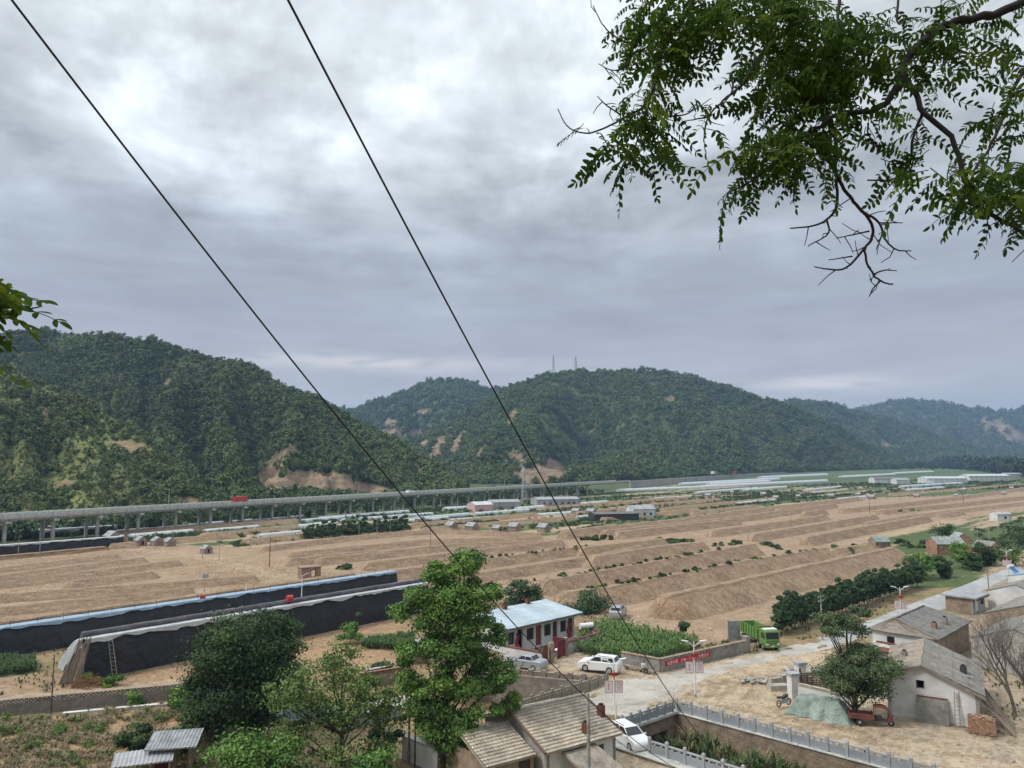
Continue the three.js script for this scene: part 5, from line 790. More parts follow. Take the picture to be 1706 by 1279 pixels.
// the green tipper lorry
M.green = mat(0.15, 0.33, 0.07, 0.5, { map: TX.plaster }); M.greenDark = mat(0.05, 0.17, 0.03, 0.7, { map: TX.weathered });
{
  const p = P(1266, 1074), t = thing('tipper_lorry', 'green tipper lorry with an empty high-sided body turning out of the field', 'lorry', [p.x, 0.06, p.z], -1.42); t.scale.setScalar(0.74);
  const cab = extrudeSide((s) => { s.moveTo(2.2, 0.75); s.lineTo(4.15, 0.75); s.lineTo(4.2, 1.75); s.lineTo(3.98, 2.85); s.quadraticCurveTo(3.9, 3.02, 3.7, 3.02); s.lineTo(2.2, 3.02); s.lineTo(2.2, 0.75); }, 2.4, 0.07); mesh('cab', cab, M.green, t);
  new MB().prism([V(4.25, 1.8, 1.05), V(4.29, 1.8, 1.05), V(4.29, 1.8, -1.05), V(4.25, 1.8, -1.05)], [V(4.05, 2.75, 1.02), V(4.09, 2.75, 1.02), V(4.09, 2.75, -1.02), V(4.05, 2.75, -1.02)]).build('windscreen', M.glass, t);
  for (const s of [-1, 1]) { new MB().prism([V(2.75, 1.8, s * 1.202), V(3.95, 1.8, s * 1.202), V(3.95, 1.8, s * 1.225), V(2.75, 1.8, s * 1.225)], [V(2.85, 2.65, s * 1.202), V(3.7, 2.65, s * 1.202), V(3.7, 2.65, s * 1.225), V(2.85, 2.65, s * 1.225)]).build('side_window', M.glass, t); new MB().box(4.2, 2.0, s * 1.45, 0.1, 0.55, 0.22).build('mirror', M.darkTrim, t); new MB().box(4.22, 0.92, s * 0.9, 0.12, 0.2, 0.42).build('headlight', M.lampClear, t); }
  new MB().box(4.12, 0.5, 0, 0.28, 0.38, 2.4).build('bumper', M.green, t); new MB().box(4.24, 1.12, 0, 0.06, 0.1, 1.9).build('grille_bar', M.darkTrim, t); new MB().box(4.24, 1.42, 0, 0.06, 0.1, 1.9).build('grille_bar', M.darkTrim, t); new MB().box(4.28, 0.62, 0, 0.03, 0.14, 0.5).build('number_plate', M.lampClear, t);
  new MB().box(3.35, 3.08, 0, 1.0, 0.16, 2.0).build('sun_visor', M.white, t); new MB().box(-0.8, 0.7, 0, 7.6, 0.3, 1.1).build('chassis', M.darkTrim, t);
  const bed = new MB(), T = 0.08; bed.box(-1.2, 1.15, 0, 6.1, 0.12, 2.4).box(-1.2, 1.272, 1.2 - T / 2, 6.1, 1.6, T).box(-1.2, 1.272, -1.2 + T / 2, 6.1, 1.6, T).box(1.81, 1.272, 0, T, 2.0, 2.23).box(-4.21, 1.272, 0, T, 1.6, 2.23); bed.build('tipper_body', M.green, t);
  new MB().box(-1.2, 1.28, 0, 5.85, 0.5, 2.2).build('load_floor', M.rust, t, 'rusty floor of the tipper body'); new MB().box(1.4, 3.1, 0, 0.9, 0.08, 2.3).build('cab_guard', M.rust, t);
  for (let i = 0; i < 7; i++) for (const s of [-1, 1]) new MB().box(-4.1 + i * 0.96, 1.18, s * 1.245, 0.12, 1.7, 0.08).build('stake', M.greenDark, t);
  for (const x of [3.3, 1.7, -2.2, -3.55]) for (const s of [-1, 1]) { const w = new MB(); w.tube([V(x, 0.52, s * 1.05 - 0.16), V(x, 0.52, s * 1.05 + 0.16)], 0.52, 16); const m = w.build('wheel', M.tyre, t); const r = new MB(); r.tube([V(x, 0.52, s * 1.215), V(x, 0.52, s * 1.235)], 0.28, 10); r.build('rim', M.rim, m); }
}
// red three-wheeled truck, motorbike
{
  const p = P(1455, 1208), t = thing('cargo_tricycle', 'red three-wheeled cargo truck parked beside the willow', 'tricycle', [p.x, 0.06, p.z], -0.28); M.dullRed = mat(0.24, 0.075, 0.055, 0.7, { map: TX.weathered });
  const bed = new MB(); bed.box(-1.1, 0.62, 0, 2.2, 0.08, 1.35).box(-1.1, 0.702, 0.65, 2.2, 0.34, 0.06).box(-1.1, 0.702, -0.65, 2.2, 0.34, 0.06).box(-2.17, 0.702, 0, 0.06, 0.34, 1.23).box(-0.03, 0.702, 0, 0.06, 0.5, 1.23); bed.build('cargo_bed', M.dullRed, t);
  new MB().box(-1.1, 0.705, 0, 2.05, 0.05, 1.2).build('bed_floor', M.fibreTan, t);
  mesh('canopy', extrudeSide((s) => { s.moveTo(0.1, 1.75); s.quadraticCurveTo(0.9, 2.0, 1.35, 1.6); s.lineTo(1.6, 0.95); s.lineTo(1.5, 0.93); s.lineTo(1.25, 1.55); s.quadraticCurveTo(0.85, 1.85, 0.1, 1.66); s.lineTo(0.1, 1.75); }, 1.0, 0.02), M.rustOrange || (M.rustOrange = mat(0.36, 0.13, 0.06, 0.8, { map: TX.weathered })), t);
  for (const z of [-0.45, 0.45]) new MB().tube([V(0.15, 0.6, z), V(0.15, 1.72, z)], 0.025, 5).build('canopy_post', M.darkTrim, t);
  mesh('front_fairing', extrudeSide((s) => { s.moveTo(1.25, 0.4); s.lineTo(1.55, 0.45); s.lineTo(1.68, 0.95); s.lineTo(1.45, 1.05); s.lineTo(1.25, 0.4); }, 0.62, 0.05), M.dullRed, t); t.scale.setScalar(0.86); new MB().box(0.45, 0.62, 0, 0.6, 0.24, 0.5).build('seat', M.darkTrim, t); new MB().box(0.5, 0.4, 0, 1.4, 0.2, 0.4).build('frame', M.darkTrim, t); new MB().tube([V(1.2, 1.1, -0.4), V(1.3, 1.15, 0), V(1.2, 1.1, 0.4)], 0.025, 5).build('handlebar', M.darkTrim, t);
  for (const [x, z] of [[-1.3, 0.58], [-1.3, -0.58], [1.55, 0]]) { const w = new MB(); w.tube([V(x, 0.3, z - 0.07), V(x, 0.3, z + 0.07)], 0.3, 14); const wm = w.build('wheel', M.tyre, t); new MB().tube([V(x, 0.3, z - 0.08), V(x, 0.3, z + 0.08)], 0.14, 10).build('hub', M.rim, wm); }
}
function motorbike(label, pos, turn, m) {
  const t = thing('motorbike', label, 'motorbike', pos, turn); const ring = (x) => { const b = new MB(), pts = []; for (let i = 0; i <= 14; i++) { const a = i / 14 * 6.2832; pts.push(V(x + 0.26 * Math.cos(a), 0.3 + 0.26 * Math.sin(a), 0)); } b.tube(pts, 0.05, 6); const w = b.build('wheel', M.tyre, t); new MB().tube([V(x, 0.3, -0.05), V(x, 0.3, 0.05)], 0.07, 8).build('hub', M.rim, w); }; ring(0.62); ring(-0.62);
  mesh('fuel_tank', extrudeSide((s) => { s.moveTo(-0.05, 0.7); s.lineTo(0.35, 0.74); s.quadraticCurveTo(0.4, 0.95, 0.15, 0.98); s.lineTo(-0.05, 0.85); s.lineTo(-0.05, 0.7); }, 0.26, 0.04), m, t); mesh('seat', extrudeSide((s) => { s.moveTo(-0.75, 0.78); s.lineTo(-0.05, 0.72); s.lineTo(-0.05, 0.82); s.lineTo(-0.75, 0.9); s.lineTo(-0.75, 0.78); }, 0.26, 0.03), M.darkTrim, t);
  new MB().box(0.02, 0.28, 0, 0.45, 0.34, 0.28).build('engine', M.rim, t); const f = new MB(); f.tube([V(0.62, 0.3, 0.08), V(0.4, 1.0, 0.08)], 0.025, 5).tube([V(0.62, 0.3, -0.08), V(0.4, 1.0, -0.08)], 0.025, 5).tube([V(-0.62, 0.3, 0.08), V(0, 0.45, 0.08)], 0.02, 5).tube([V(0.35, 0.95, 0), V(-0.6, 0.75, 0)], 0.03, 5); f.build('frame', M.darkTrim, t); new MB().tube([V(0.3, 1.08, -0.35), V(0.4, 1.02, 0), V(0.3, 1.08, 0.35)], 0.018, 5).build('handlebar', M.darkTrim, t); new MB().tube([V(0.48, 0.9, 0), V(0.56, 0.9, 0)], 0.09, 10).build('headlight', M.lampClear, t); return t;
}
{ const p = P(1306, 1177); motorbike('dark motorbike parked in front of the tarpaulin-covered heap', [p.x, 0.06, p.z], 0.5, M.darkTrim); const q = P(926, 1097); motorbike('motorbike with a white tank standing in the open yard gate', [q.x, 0.06, q.z], 1.0, M.white); }

// ---------------------------------------------------------------- a man sitting on the ledge
function capsuleField(bones, p) { let d = 1e9, k = 0.03; for (const [a, b, r0, r1] of bones) { const ba = V().subVectors(b, a), t = clamp(V().subVectors(p, a).dot(ba) / Math.max(1e-9, ba.lengthSq())), dist = p.distanceTo(V().copy(a).addScaledVector(ba, t)) - lerp(r0, r1, t), h = Math.max(k - Math.abs(d - dist), 0) / k; d = Math.min(d, dist) - h * h * k * 0.25; } return d; }
function bodyGeo(bones, centre, half, res, keep = () => 0) {
  const mc = new MarchingCubes(res, M.soil, false, false, 60000); mc.isolation = 0; const p = V();
  for (let z = 0; z < res; z++) for (let y = 0; y < res; y++) for (let x = 0; x < res; x++) { const h = res / 2; p.set((x - h) / h * half + centre.x, (y - h) / h * half + centre.y, (z - h) / h * half + centre.z); mc.field[x + y * res + z * res * res] = -Math.max(capsuleField(bones, p), keep(p)); }
  mc.update(); const n = mc.count, g = new THREE.BufferGeometry(), q = new Float32Array(n * 3); for (let i = 0; i < n * 3; i += 3) { q[i] = mc.positionArray[i] * half + centre.x; q[i + 1] = mc.positionArray[i + 1] * half + centre.y; q[i + 2] = mc.positionArray[i + 2] * half + centre.z; }
  g.setAttribute('position', new THREE.BufferAttribute(q, 3)); g.setAttribute('normal', new THREE.BufferAttribute(mc.normalArray.slice(0, n * 3), 3)); return g;
}
{
  // seated, facing +z; seat height 0.44
  const J = { hipL: V(-0.09, 0.5, 0), hipR: V(0.09, 0.5, 0), kneeL: V(-0.13, 0.52, 0.42), kneeR: V(0.15, 0.53, 0.42), ankL: V(-0.12, 0.09, 0.40), ankR: V(0.16, 0.09, 0.46), toeL: V(-0.14, 0.04, 0.56), toeR: V(0.19, 0.04, 0.62), waist: V(0, 0.62, 0), chest: V(0, 0.88, 0.05), neck: V(0, 1.05, 0.08), head: V(0, 1.17, 0.11), crown: V(0, 1.23, 0.1), shL: V(-0.18, 0.98, 0.06), shR: V(0.18, 0.98, 0.06), elL: V(-0.24, 0.73, 0.14), elR: V(0.25, 0.73, 0.13), wrL: V(-0.12, 0.63, 0.33), wrR: V(0.14, 0.63, 0.34) };
  const legs = [[J.hipL, J.kneeL, 0.088, 0.062], [J.kneeL, J.ankL, 0.058, 0.038], [J.hipR, J.kneeR, 0.088, 0.062], [J.kneeR, J.ankR, 0.058, 0.038]], torso = [[J.hipL, J.hipR, 0.1, 0.1], [J.waist, J.chest, 0.13, 0.14], [J.hipL, J.waist, 0.1, 0.12], [J.hipR, J.waist, 0.1, 0.12], [J.shL, J.shR, 0.075, 0.075]], arms = [[J.shL, J.elL, 0.055, 0.042], [J.elL, J.wrL, 0.04, 0.028], [J.shR, J.elR, 0.055, 0.042], [J.elR, J.wrR, 0.04, 0.028]];
  const headB = [[J.chest, J.neck, 0.06, 0.05], [J.neck, J.head, 0.05, 0.06], [J.head, J.crown, 0.082, 0.085], [V(0, 1.12, 0.15), V(0, 1.13, 0.16), 0.045, 0.045], [V(0, 1.165, 0.195), V(0, 1.185, 0.185), 0.014, 0.01], [V(-0.085, 1.18, 0.1), V(-0.085, 1.2, 0.1), 0.016, 0.016], [V(0.085, 1.18, 0.1), V(0.085, 1.2, 0.1), 0.016, 0.016]];
  const feet = [[J.ankL, J.toeL, 0.042, 0.035], [J.ankR, J.toeR, 0.042, 0.035]], hands = [];
  for (const [w, s] of [[J.wrL, -1], [J.wrR, 1]]) { const palm = V(w.x - s * 0.01, w.y - 0.01, w.z + 0.06); hands.push([w, palm, 0.028, 0.03]); [0.07, 0.082, 0.078, 0.06].forEach((l, i) => { const a = V(palm.x + (i - 1.5) * 0.019, palm.y, palm.z + 0.02), b = V(a.x, a.y - 0.008, a.z + l * 0.55), c = V(b.x, b.y - 0.03, b.z + l * 0.35); hands.push([a, b, 0.009, 0.009], [b, c, 0.009, 0.008]); }); const th = V(palm.x - s * 0.035, palm.y + 0.01, palm.z); hands.push([palm, th, 0.014, 0.011], [th, V(th.x - s * 0.01, th.y - 0.01, th.z + 0.035), 0.011, 0.009]); }
  const c = V(0, 0.63, 0.24), t = P(1075, 1121), g = thing('person', 'person in a white shirt and dark trousers sitting on the stone ledge', 'person', [t.x - 0.2, 0.02, t.z + 0.12], 0.35);
  M.skin = mat(0.36, 0.22, 0.155, 0.6); M.hair = mat(0.015, 0.013, 0.012, 0.7); M.shirt = mat(0.7, 0.7, 0.72, 0.85); M.trousers = mat(0.04, 0.035, 0.075, 0.9);
  mesh('body', bodyGeo([...legs, ...torso, ...arms, ...headB, ...feet, ...hands], c, 0.68, 112), M.skin, g);
  const fat = (bs, k) => bs.map(([a, b, r0, r1]) => [a, b, r0 + k, r1 + k]);
  mesh('shirt', bodyGeo(fat([...torso, arms[0], arms[2]], 0.014), c, 0.68, 64, (p) => Math.max(0.52 - p.y, p.y - 1.04)), M.shirt, g);
  mesh('trousers', bodyGeo(fat([...legs, torso[0]], 0.013), c, 0.68, 64, (p) => Math.max(0.12 - p.y, p.y - 0.62)), M.trousers, g);
  mesh('hair', bodyGeo([[V(0, 1.2, 0.085), V(0, 1.235, 0.09), 0.093, 0.088]], V(0, 1.2, 0.1), 0.16, 40, (p) => (p.z - 0.14) * 0.8 - (p.y - 1.22)), M.hair, g); mesh('shoes', bodyGeo(fat(feet, 0.008), V(0, 0.1, 0.5), 0.3, 48), M.darkTrim, g);
}

// ---------------------------------------------------------------- yard by the willow: gate pillars, covered heap, rubble
{
  const a = P(1322, 1160), b = P(1334, 1140), e = P(1415, 1182), t = thing('gate_pillars', 'white tiled gate pillars at the end of the tiled yard wall', 'gate pillars', [0, 0, 0]);
  for (const p of [a, b]) { new MB().box(p.x, -0.05, p.z, 0.85, 2.0, 0.7, 0.3).build('pillar', M.whiteTile, t); new MB().box(p.x, 1.953, p.z, 1.05, 0.22, 0.9, 0.3).build('pillar_cap', M.paleStone, t); } settle(t);
  const w = thing('yard_wall', 'white yard wall with a scalloped tile top leading to the willow', 'wall', [0, 0, 0]), L = a.distanceTo(e), d = V().subVectors(e, a).normalize(); new MB().beam(plus(a, d, 0.5).setY(0.55), V(e.x, 0.55, e.z), 0.26, 1.2).build('wall', M.whitewash, w); const n = 26; for (let i = 0; i < n; i++) { const p = plus(a, d, 0.6 + (L - 0.7) * i / n); new MB().tube([V(p.x - 0.18 * d.z, 1.24, p.z + 0.18 * d.x), V(p.x + 0.18 * d.z, 1.24, p.z - 0.18 * d.x)], 0.11, 7).build('coping_tile', M.tile, w); } settle(w);
  // slabs and grey stone by the gate
  const s = thing('concrete_slab', 'tilted pale concrete slabs dumped beside the gate pillars', 'concrete slabs', [0, 0, 0]), c = P(1303, 1143); for (const [x, z, ww, h, dd, r, y] of [[-0.3, 0, 2.2, 0.9, 0.5, 0.3, 0], [-0.7, 0.9, 2.0, 0.5, 1.0, 0.1, 0], [0.4, -0.2, 1.2, 1.1, 0.4, 0.5, 0]]) new MB().box(c.x + x, y - 0.05, c.z + z, ww, h, dd, r, 0.93).build('slab', M.paleBeige || (M.paleBeige = mat(0.5, 0.46, 0.4, 0.95, { map: TX.weathered })), s); settle(s);
  const rb = thing('brushwood_shed', 'dark slatted woodshed behind the tiled yard wall', 'shed', [0, 0, 0]), q = P(1362, 1162), r = rng(91); M.darkWood = mat(0.075, 0.05, 0.04, 0.95); for (let i = 0; i < 26; i++) { const x = q.x - 2.0 + i * 0.16; new MB().tube([V(x + r() * 0.1, -0.05, q.z - 1.2 + r() * 0.4), V(x + 0.3 * (r() - 0.5), 1.5 + 0.5 * Math.sin(i * 0.3) + r() * 0.3, q.z - 1.6 + r() * 0.3)], [0.06, 0.045], 5).build('stake', i % 4 ? M.darkWood : M.rust, rb); } for (let i = 0; i < 10; i++) new MB().beam(V(q.x - 2.1, 0.2 + i * 0.16, q.z - 1.75), V(q.x + 2.1, 0.2 + i * 0.17, q.z - 1.7), 0.1, 0.09).build('slat', M.darkWood, rb); settle(rb);
  // the covered heap
  const h0 = P(1316, 1186), h1 = P(1412, 1206), u = V().subVectors(h1, h0).setY(0).normalize(), v = V(u.z, 0, -u.x); if (v.z > 0) v.negate(); M.greenNet = mat(0.32, 0.40, 0.35, 0.85, { map: TX.fabric, bumpMap: TX.crease, bumpScale: 0.15 }); const LL = h0.distanceTo(h1);
  const g = gridGeo(70, 36, (a2, b2) => { const s = lerp(-0.35, LL + 0.35, a2), k = lerp(-0.6, 2.5, b2), eS = smooth(-0.35, 0.75, s) * smooth(LL + 0.35, LL - 0.8, s), eK = smooth(-0.6, 0.45, k) * smooth(2.5, 1.5, k); let y = 1.45 * Math.pow(eS * eK, 0.7) * (1 + 0.12 * fbm(s * 0.8, k * 0.8, 3)); const fold = 0.2 * Math.sin(s * 4.6 + 2.5 * fbm(s * 0.7, 2, 2)) * (1 - eK * 0.8); y += 0.05 * fbm(s * 2.2, k * 2.2, 3); const p = V(h0.x, Math.max(-0.05, y), h0.z).addScaledVector(u, s).addScaledVector(v, k + fold); return { p, uv: [s, k + y] }; });
  const tp = mesh('tarpaulin_heap', g, M.greenNet); tag(tp, 'long heap covered with a pale green tarpaulin beside the dirt track', 'covered heap');
}
// rubble on the lot
{ const r = rng(17), c = P(1262, 1136), t = thing('rubble_pile', 'small scatter of broken stones in the dirt lot', 'rubble', [c.x, 0.06, c.z]); for (let i = 0; i < 26; i++) { const s = 0.12 + 0.28 * r(); const g = new THREE.IcosahedronGeometry(s, 0); g.scale(1, 0.6, 0.8 + 0.4 * r()); g.rotateY(r() * 6); g.translate((r() - 0.5) * 3.2, s * 0.3, (r() - 0.5) * 1.6); mesh('stone', g, r() < 0.5 ? M.greyStone : M.oldPlaster, t); } }
{ const r = rng(18), c = P(1340, 1120), t = thing('stone_pile', 'low pile of pale stones near the gate pillars at the road edge', 'stones', [c.x, 0.05, c.z]); for (let i = 0; i < 20; i++) { const s = 0.15 + 0.3 * r(); const g = new THREE.IcosahedronGeometry(s, 0); g.scale(1.2, 0.6, 0.8 + 0.4 * r()); g.rotateY(r() * 6); g.translate((r() - 0.5) * 3.6, s * 0.3, (r() - 0.5) * 1.4); mesh('stone', g, r() < 0.5 ? M.greyStone : M.oldPlaster, t); } }
// gate frame and pillar beside the lorry
{ const p = P(1243, 1086), q = P(1224, 1066), t = thing('field_gate', 'grey sheet gate and stone pillar where the lorry leaves the field', 'gate', [0, 0, 0]); new MB().box(p.x, -0.1, p.z, 0.7, 1.9, 0.7, 0.6).build('pillar', M.greyStone, t); new MB().box(q.x, 0, q.z, 1.5, 2.3, 0.1, 0.3).build('gate_leaf', M.zinc, t); new MB().box(q.x - 0.85, 0, q.z + 0.2, 0.16, 2.5, 0.16, 0.3).build('gate_post', M.steel, t); settle(t); }
// the sheds and yards in the lower left
{
  const c = P(290, 1282), t = thing('shed', 'small brick shed with a tilted grey sheet roof among the weeds', 'shed', [c.x, 0, c.z], 0.2); mesh('front_wall', wallGeo(V(1.3, 0, 0.9), V(-1.3, 0, 0.9), rect(1.9), [[0.2, 1.0, 0.02, 1.75]]), M.paleBrick, t); opening(t, V(1.3, 0, 0.9), V(-1.3, 0, 0.9), [0.2, 1.0, 0.02, 1.75], 'door', null); new MB().box(-0.55, 0.1, 0.94, 1.1, 1.5, 0.06).build('red_panel', M.maroon, t); mesh('side_wall', wallGeo(V(-1.3, 0, 0.64), V(-1.3, 0, -0.9), rect(2.05)), M.paleBrick, t); mesh('side_wall', wallGeo(V(1.3, 0, -0.9), V(1.3, 0, 0.64), rect(2.05)), M.paleBrick, t); mesh('roof', slope(V(-1.7, 1.95, 1.4), V(1.7, 1.95, 1.4), V(1.7, 2.35, -1.2), V(-1.7, 2.35, -1.2), { waves: 14, rows: 2, amp: 0.03, step: 0.02 }), M.zinc, t);
  const c2 = P(238, 1300), t2 = thing('lean_to', 'low lean-to with a pale sheet roof at the bottom edge beside the brick shed', 'shed', [c2.x, 0, c2.z], 0.35); mesh('roof', slope(V(-1.9, 1.4, 0.9), V(1.9, 1.4, 0.9), V(1.9, 1.75, -0.9), V(-1.9, 1.75, -0.9), { waves: 14, rows: 2, amp: 0.03, step: 0.02 }), M.paleStone, t2); for (const x of [-1.7, 1.7]) for (const z of [-0.8, 0.8]) new MB().box(x, -0.1, z, 0.12, z < 0 ? 1.75 : 1.42, 0.12).build('post', M.timber, t2);
  const a = P(697, 1102), p = thing('brick_hut', 'small square brick hut with a white slab roof beside the tall tree', 'hut', [a.x, 0, a.z], 0.6); mesh('wall', wallGeo(V(0.9, 0, 0.9), V(-0.9, 0, 0.9), rect(2)), M.brickPale || (M.brickPale = mat(0.42, 0.28, 0.21, 0.95, { map: TX.weathered })), p); mesh('wall', wallGeo(V(-0.9, 0, 0.64), V(-0.9, 0, -0.9), rect(2)), M.brickPale, p); mesh('wall', wallGeo(V(0.9, 0, -0.9), V(0.9, 0, 0.64), rect(2)), M.brickPale, p); mesh('wall', wallGeo(V(-0.64, 0, -0.9), V(0.64, 0, -0.9), rect(2)), M.brickPale, p); new MB().box(0, 2.003, 0, 2.2, 0.14, 2.2).build('roof_slab', M.paleStone, p);
  // yard under the trees: white walls, heap of plastic, blue drum
  lowWall('yard_wall', 'white courtyard wall below the tall tree at the bottom edge', [P(672, 1262).setY(0), P(735, 1290).setY(0)], 1.6, M.whitewash, 0.08, M.paleStone);
  lowWall('yard_wall', 'grey concrete yard wall under the sparse tree', [P(575, 1215).setY(0), P(668, 1192).setY(0)], 0.9, M.paleStone, 0.08, M.concrete);
  const hp = P(520, 1190), g = gridGeo(40, 24, (u, v) => { const x = (u - 0.5) * 6.5, z = (v - 0.5) * 3, e = smooth(0, 0.25, u) * smooth(1, 0.75, u) * smooth(0, 0.3, v) * smooth(1, 0.7, v); return { p: V(x, 1.2 * e * (0.8 + 0.5 * fbm(x, z, 3)) - 0.05, z), uv: [x, z] }; }); const m = mesh('plastic_heap', g, M.bluePlastic || (M.bluePlastic = mat(0.30, 0.38, 0.50, 0.45, { map: TX.weathered, bumpMap: TX.crease, bumpScale: 0.2 }))); m.position.set(hp.x, 0, hp.z); tag(m, 'heap of crumpled blue plastic sheeting under the trees', 'plastic heap');
  const dr = P(573, 1216), dt = thing('drum', 'bright blue plastic drum standing under the sparse tree', 'drum', [dr.x, 0, dr.z]); new MB().cyl(0, 0, 0, 0.34, 0.36, 1.0, 16).build('barrel', M.brightBlue, dt); new MB().cyl(0, 1.003, 0, 0.33, 0.3, 0.05, 16).build('lid', M.brightBlue, dt);
  const pk = P(648, 1175), pt = thing('paved_yard', 'pale patch of paving stones in the yard under the trees', 'paving', [pk.x, 0.04, pk.z], 0.6); const r = rng(44); for (let i = 0; i < 9; i++) for (let j = 0; j < 6; j++) new MB().box((i - 4) * 0.62, 0, (j - 2.5) * 0.62, 0.58, 0.08 + 0.02 * r(), 0.58).build('paving_stone', r() < 0.5 ? M.oldPlaster : M.paleBeige, pt);
  const slab = P(628, 1152); lowWall('yard_wall', 'cream rendered wall end behind the pierced brick wall', [P(606, 1140).setY(0), P(650, 1131).setY(0)], 1.3, M.paleBeige, 0.06, M.paleBeige);
}
ladder('wooden ladder leaning on the black wall of the nearest greenhouse', P(192, 1129), P(184, 1064, 3.7), 0.5, 9, M.palePole);
{ const a = ghNext.t.position, mk = (s, l) => { const p = a.clone().add(ghNext.q(s, 0.6, 3.4)), t = thing('red_box', l, 'box', [p.x, 2.6, p.z], 0.6); new MB().box(0, 0.4, 0, 0.7, 0.7, 0.35).build('case', M.red, t); new MB().box(0, -0.2, 0, 0.1, 0.597, 0.1).build('stand', M.darkPole, t); }; mk(26.5, 'red motor box on the pale blue crest of the second greenhouse'); const p2 = ghNear.t.position.clone().add(ghNear.q(23.5, 1.0, 0)), t2 = thing('red_box', 'round red motor on the blanket roll of the nearest greenhouse', 'box', [p2.x, 4.2, p2.z], 0.6); new MB().tube([V(-0.35, 0.55, 0), V(0.35, 0.55, 0)], 0.42, 12).build('motor', M.red, t2); new MB().box(0, -0.1, 0, 0.12, 0.4, 0.12).build('bracket', M.darkPole, t2); }
{ const c = P(515, 962), t = thing('brick_hut', 'flat-roofed pink brick hut at the end of the black greenhouses', 'hut', [c.x, 0, c.z], 0.55); const W = 3.6, Dp = 2.6; mesh('front_wall', wallGeo(V(W / 2, 0, Dp / 2), V(-W / 2, 0, Dp / 2), rect(2.0), [[1.0, 1.8, 0.02, 1.5]]), M.brickPale, t); opening(t, V(W / 2, 0, Dp / 2), V(-W / 2, 0, Dp / 2), [1.0, 1.8, 0.02, 1.5], 'door', null); mesh('side_wall', wallGeo(V(-W / 2, 0, Dp / 2 - 0.26), V(-W / 2, 0, -Dp / 2), rect(2)), M.brickPale, t); mesh('side_wall', wallGeo(V(W / 2, 0, -Dp / 2), V(W / 2, 0, Dp / 2 - 0.26), rect(2)), M.brickPale, t); new MB().box(0, 2.003, 0, W + 0.4, 0.14, Dp + 0.4).build('roof_slab', M.brickPale, t); }
{ const c = ghNext.t.position.clone().add(ghNext.q(57, 4.5, 0)), g = gridGeo(24, 10, (u, v) => { const x = (u - 0.5) * 4.2, z = (v - 0.5) * 2; return { p: V(x, 1.1 + 0.12 * fbm(x, z * 2, 3) - 0.9 * Math.pow(Math.abs(v - 0.5) * 2, 2), z), uv: [x, z] }; }); const o = mesh('blue_sheet', g, M.brightBlue); o.position.set(c.x + 2.2, 0.2, c.z + 2.5); o.rotation.y = 0.75; tag(o, 'bright blue plastic sheet at the far end of the black greenhouses', 'plastic sheet'); }

// brush pile, white kerb and planks below the greenhouse end
{ const c = P(147, 1143), t = thing('brush_pile', 'rusty brown pile of dry brushwood beside the leaning poles', 'brush pile', [c.x, 0, c.z]), r = rng(55), m = mat(0.26, 0.125, 0.06, 0.95), b = new MB(); for (let i = 0; i < 520; i++) { const a = r() * 6.28, q = Math.sqrt(r()), x = q * 1.6 * Math.cos(a), z = q * 1.0 * Math.sin(a), y = (1 - q * q) * 1.1 * r(), d = V(r() - 0.5, r() * 0.5, r() - 0.5).normalize().multiplyScalar(0.25 + 0.3 * r()); b.tube([V(x, y, z), V(x + d.x, Math.max(0.02, y + d.y), z + d.z)], [0.018, 0.008], 4); } stuff(b.build('brushwood', m, t)); }
lowWall('kerb_wall', 'low white kerb along the foot of the pierced garden wall', [P(105, 1191).setY(0), P(200, 1182).setY(0), P(300, 1173).setY(0)], 0.18, M.whitewash, 0.04, M.whitewash, 0.3);

// ---------------------------------------------------------------- trees and shrubs
M.bark = mat(0.09, 0.07, 0.055, 0.95, { map: TX.weathered }); M.barkPale = mat(0.24, 0.21, 0.18, 0.95, { map: TX.weathered });
const GREENS = { dark: [[0.014, 0.038, 0.009], [0.034, 0.076, 0.016], [0.08, 0.145, 0.03]], fresh: [[0.04, 0.10, 0.018], [0.098, 0.21, 0.032], [0.23, 0.36, 0.06]], olive: [[0.055, 0.105, 0.022], [0.13, 0.21, 0.046], [0.25, 0.33, 0.09]], willow: [[0.045, 0.08, 0.034], [0.095, 0.145, 0.056], [0.165, 0.215, 0.085]], conifer: [[0.018, 0.05, 0.02], [0.046, 0.098, 0.032], [0.095, 0.155, 0.045]] };
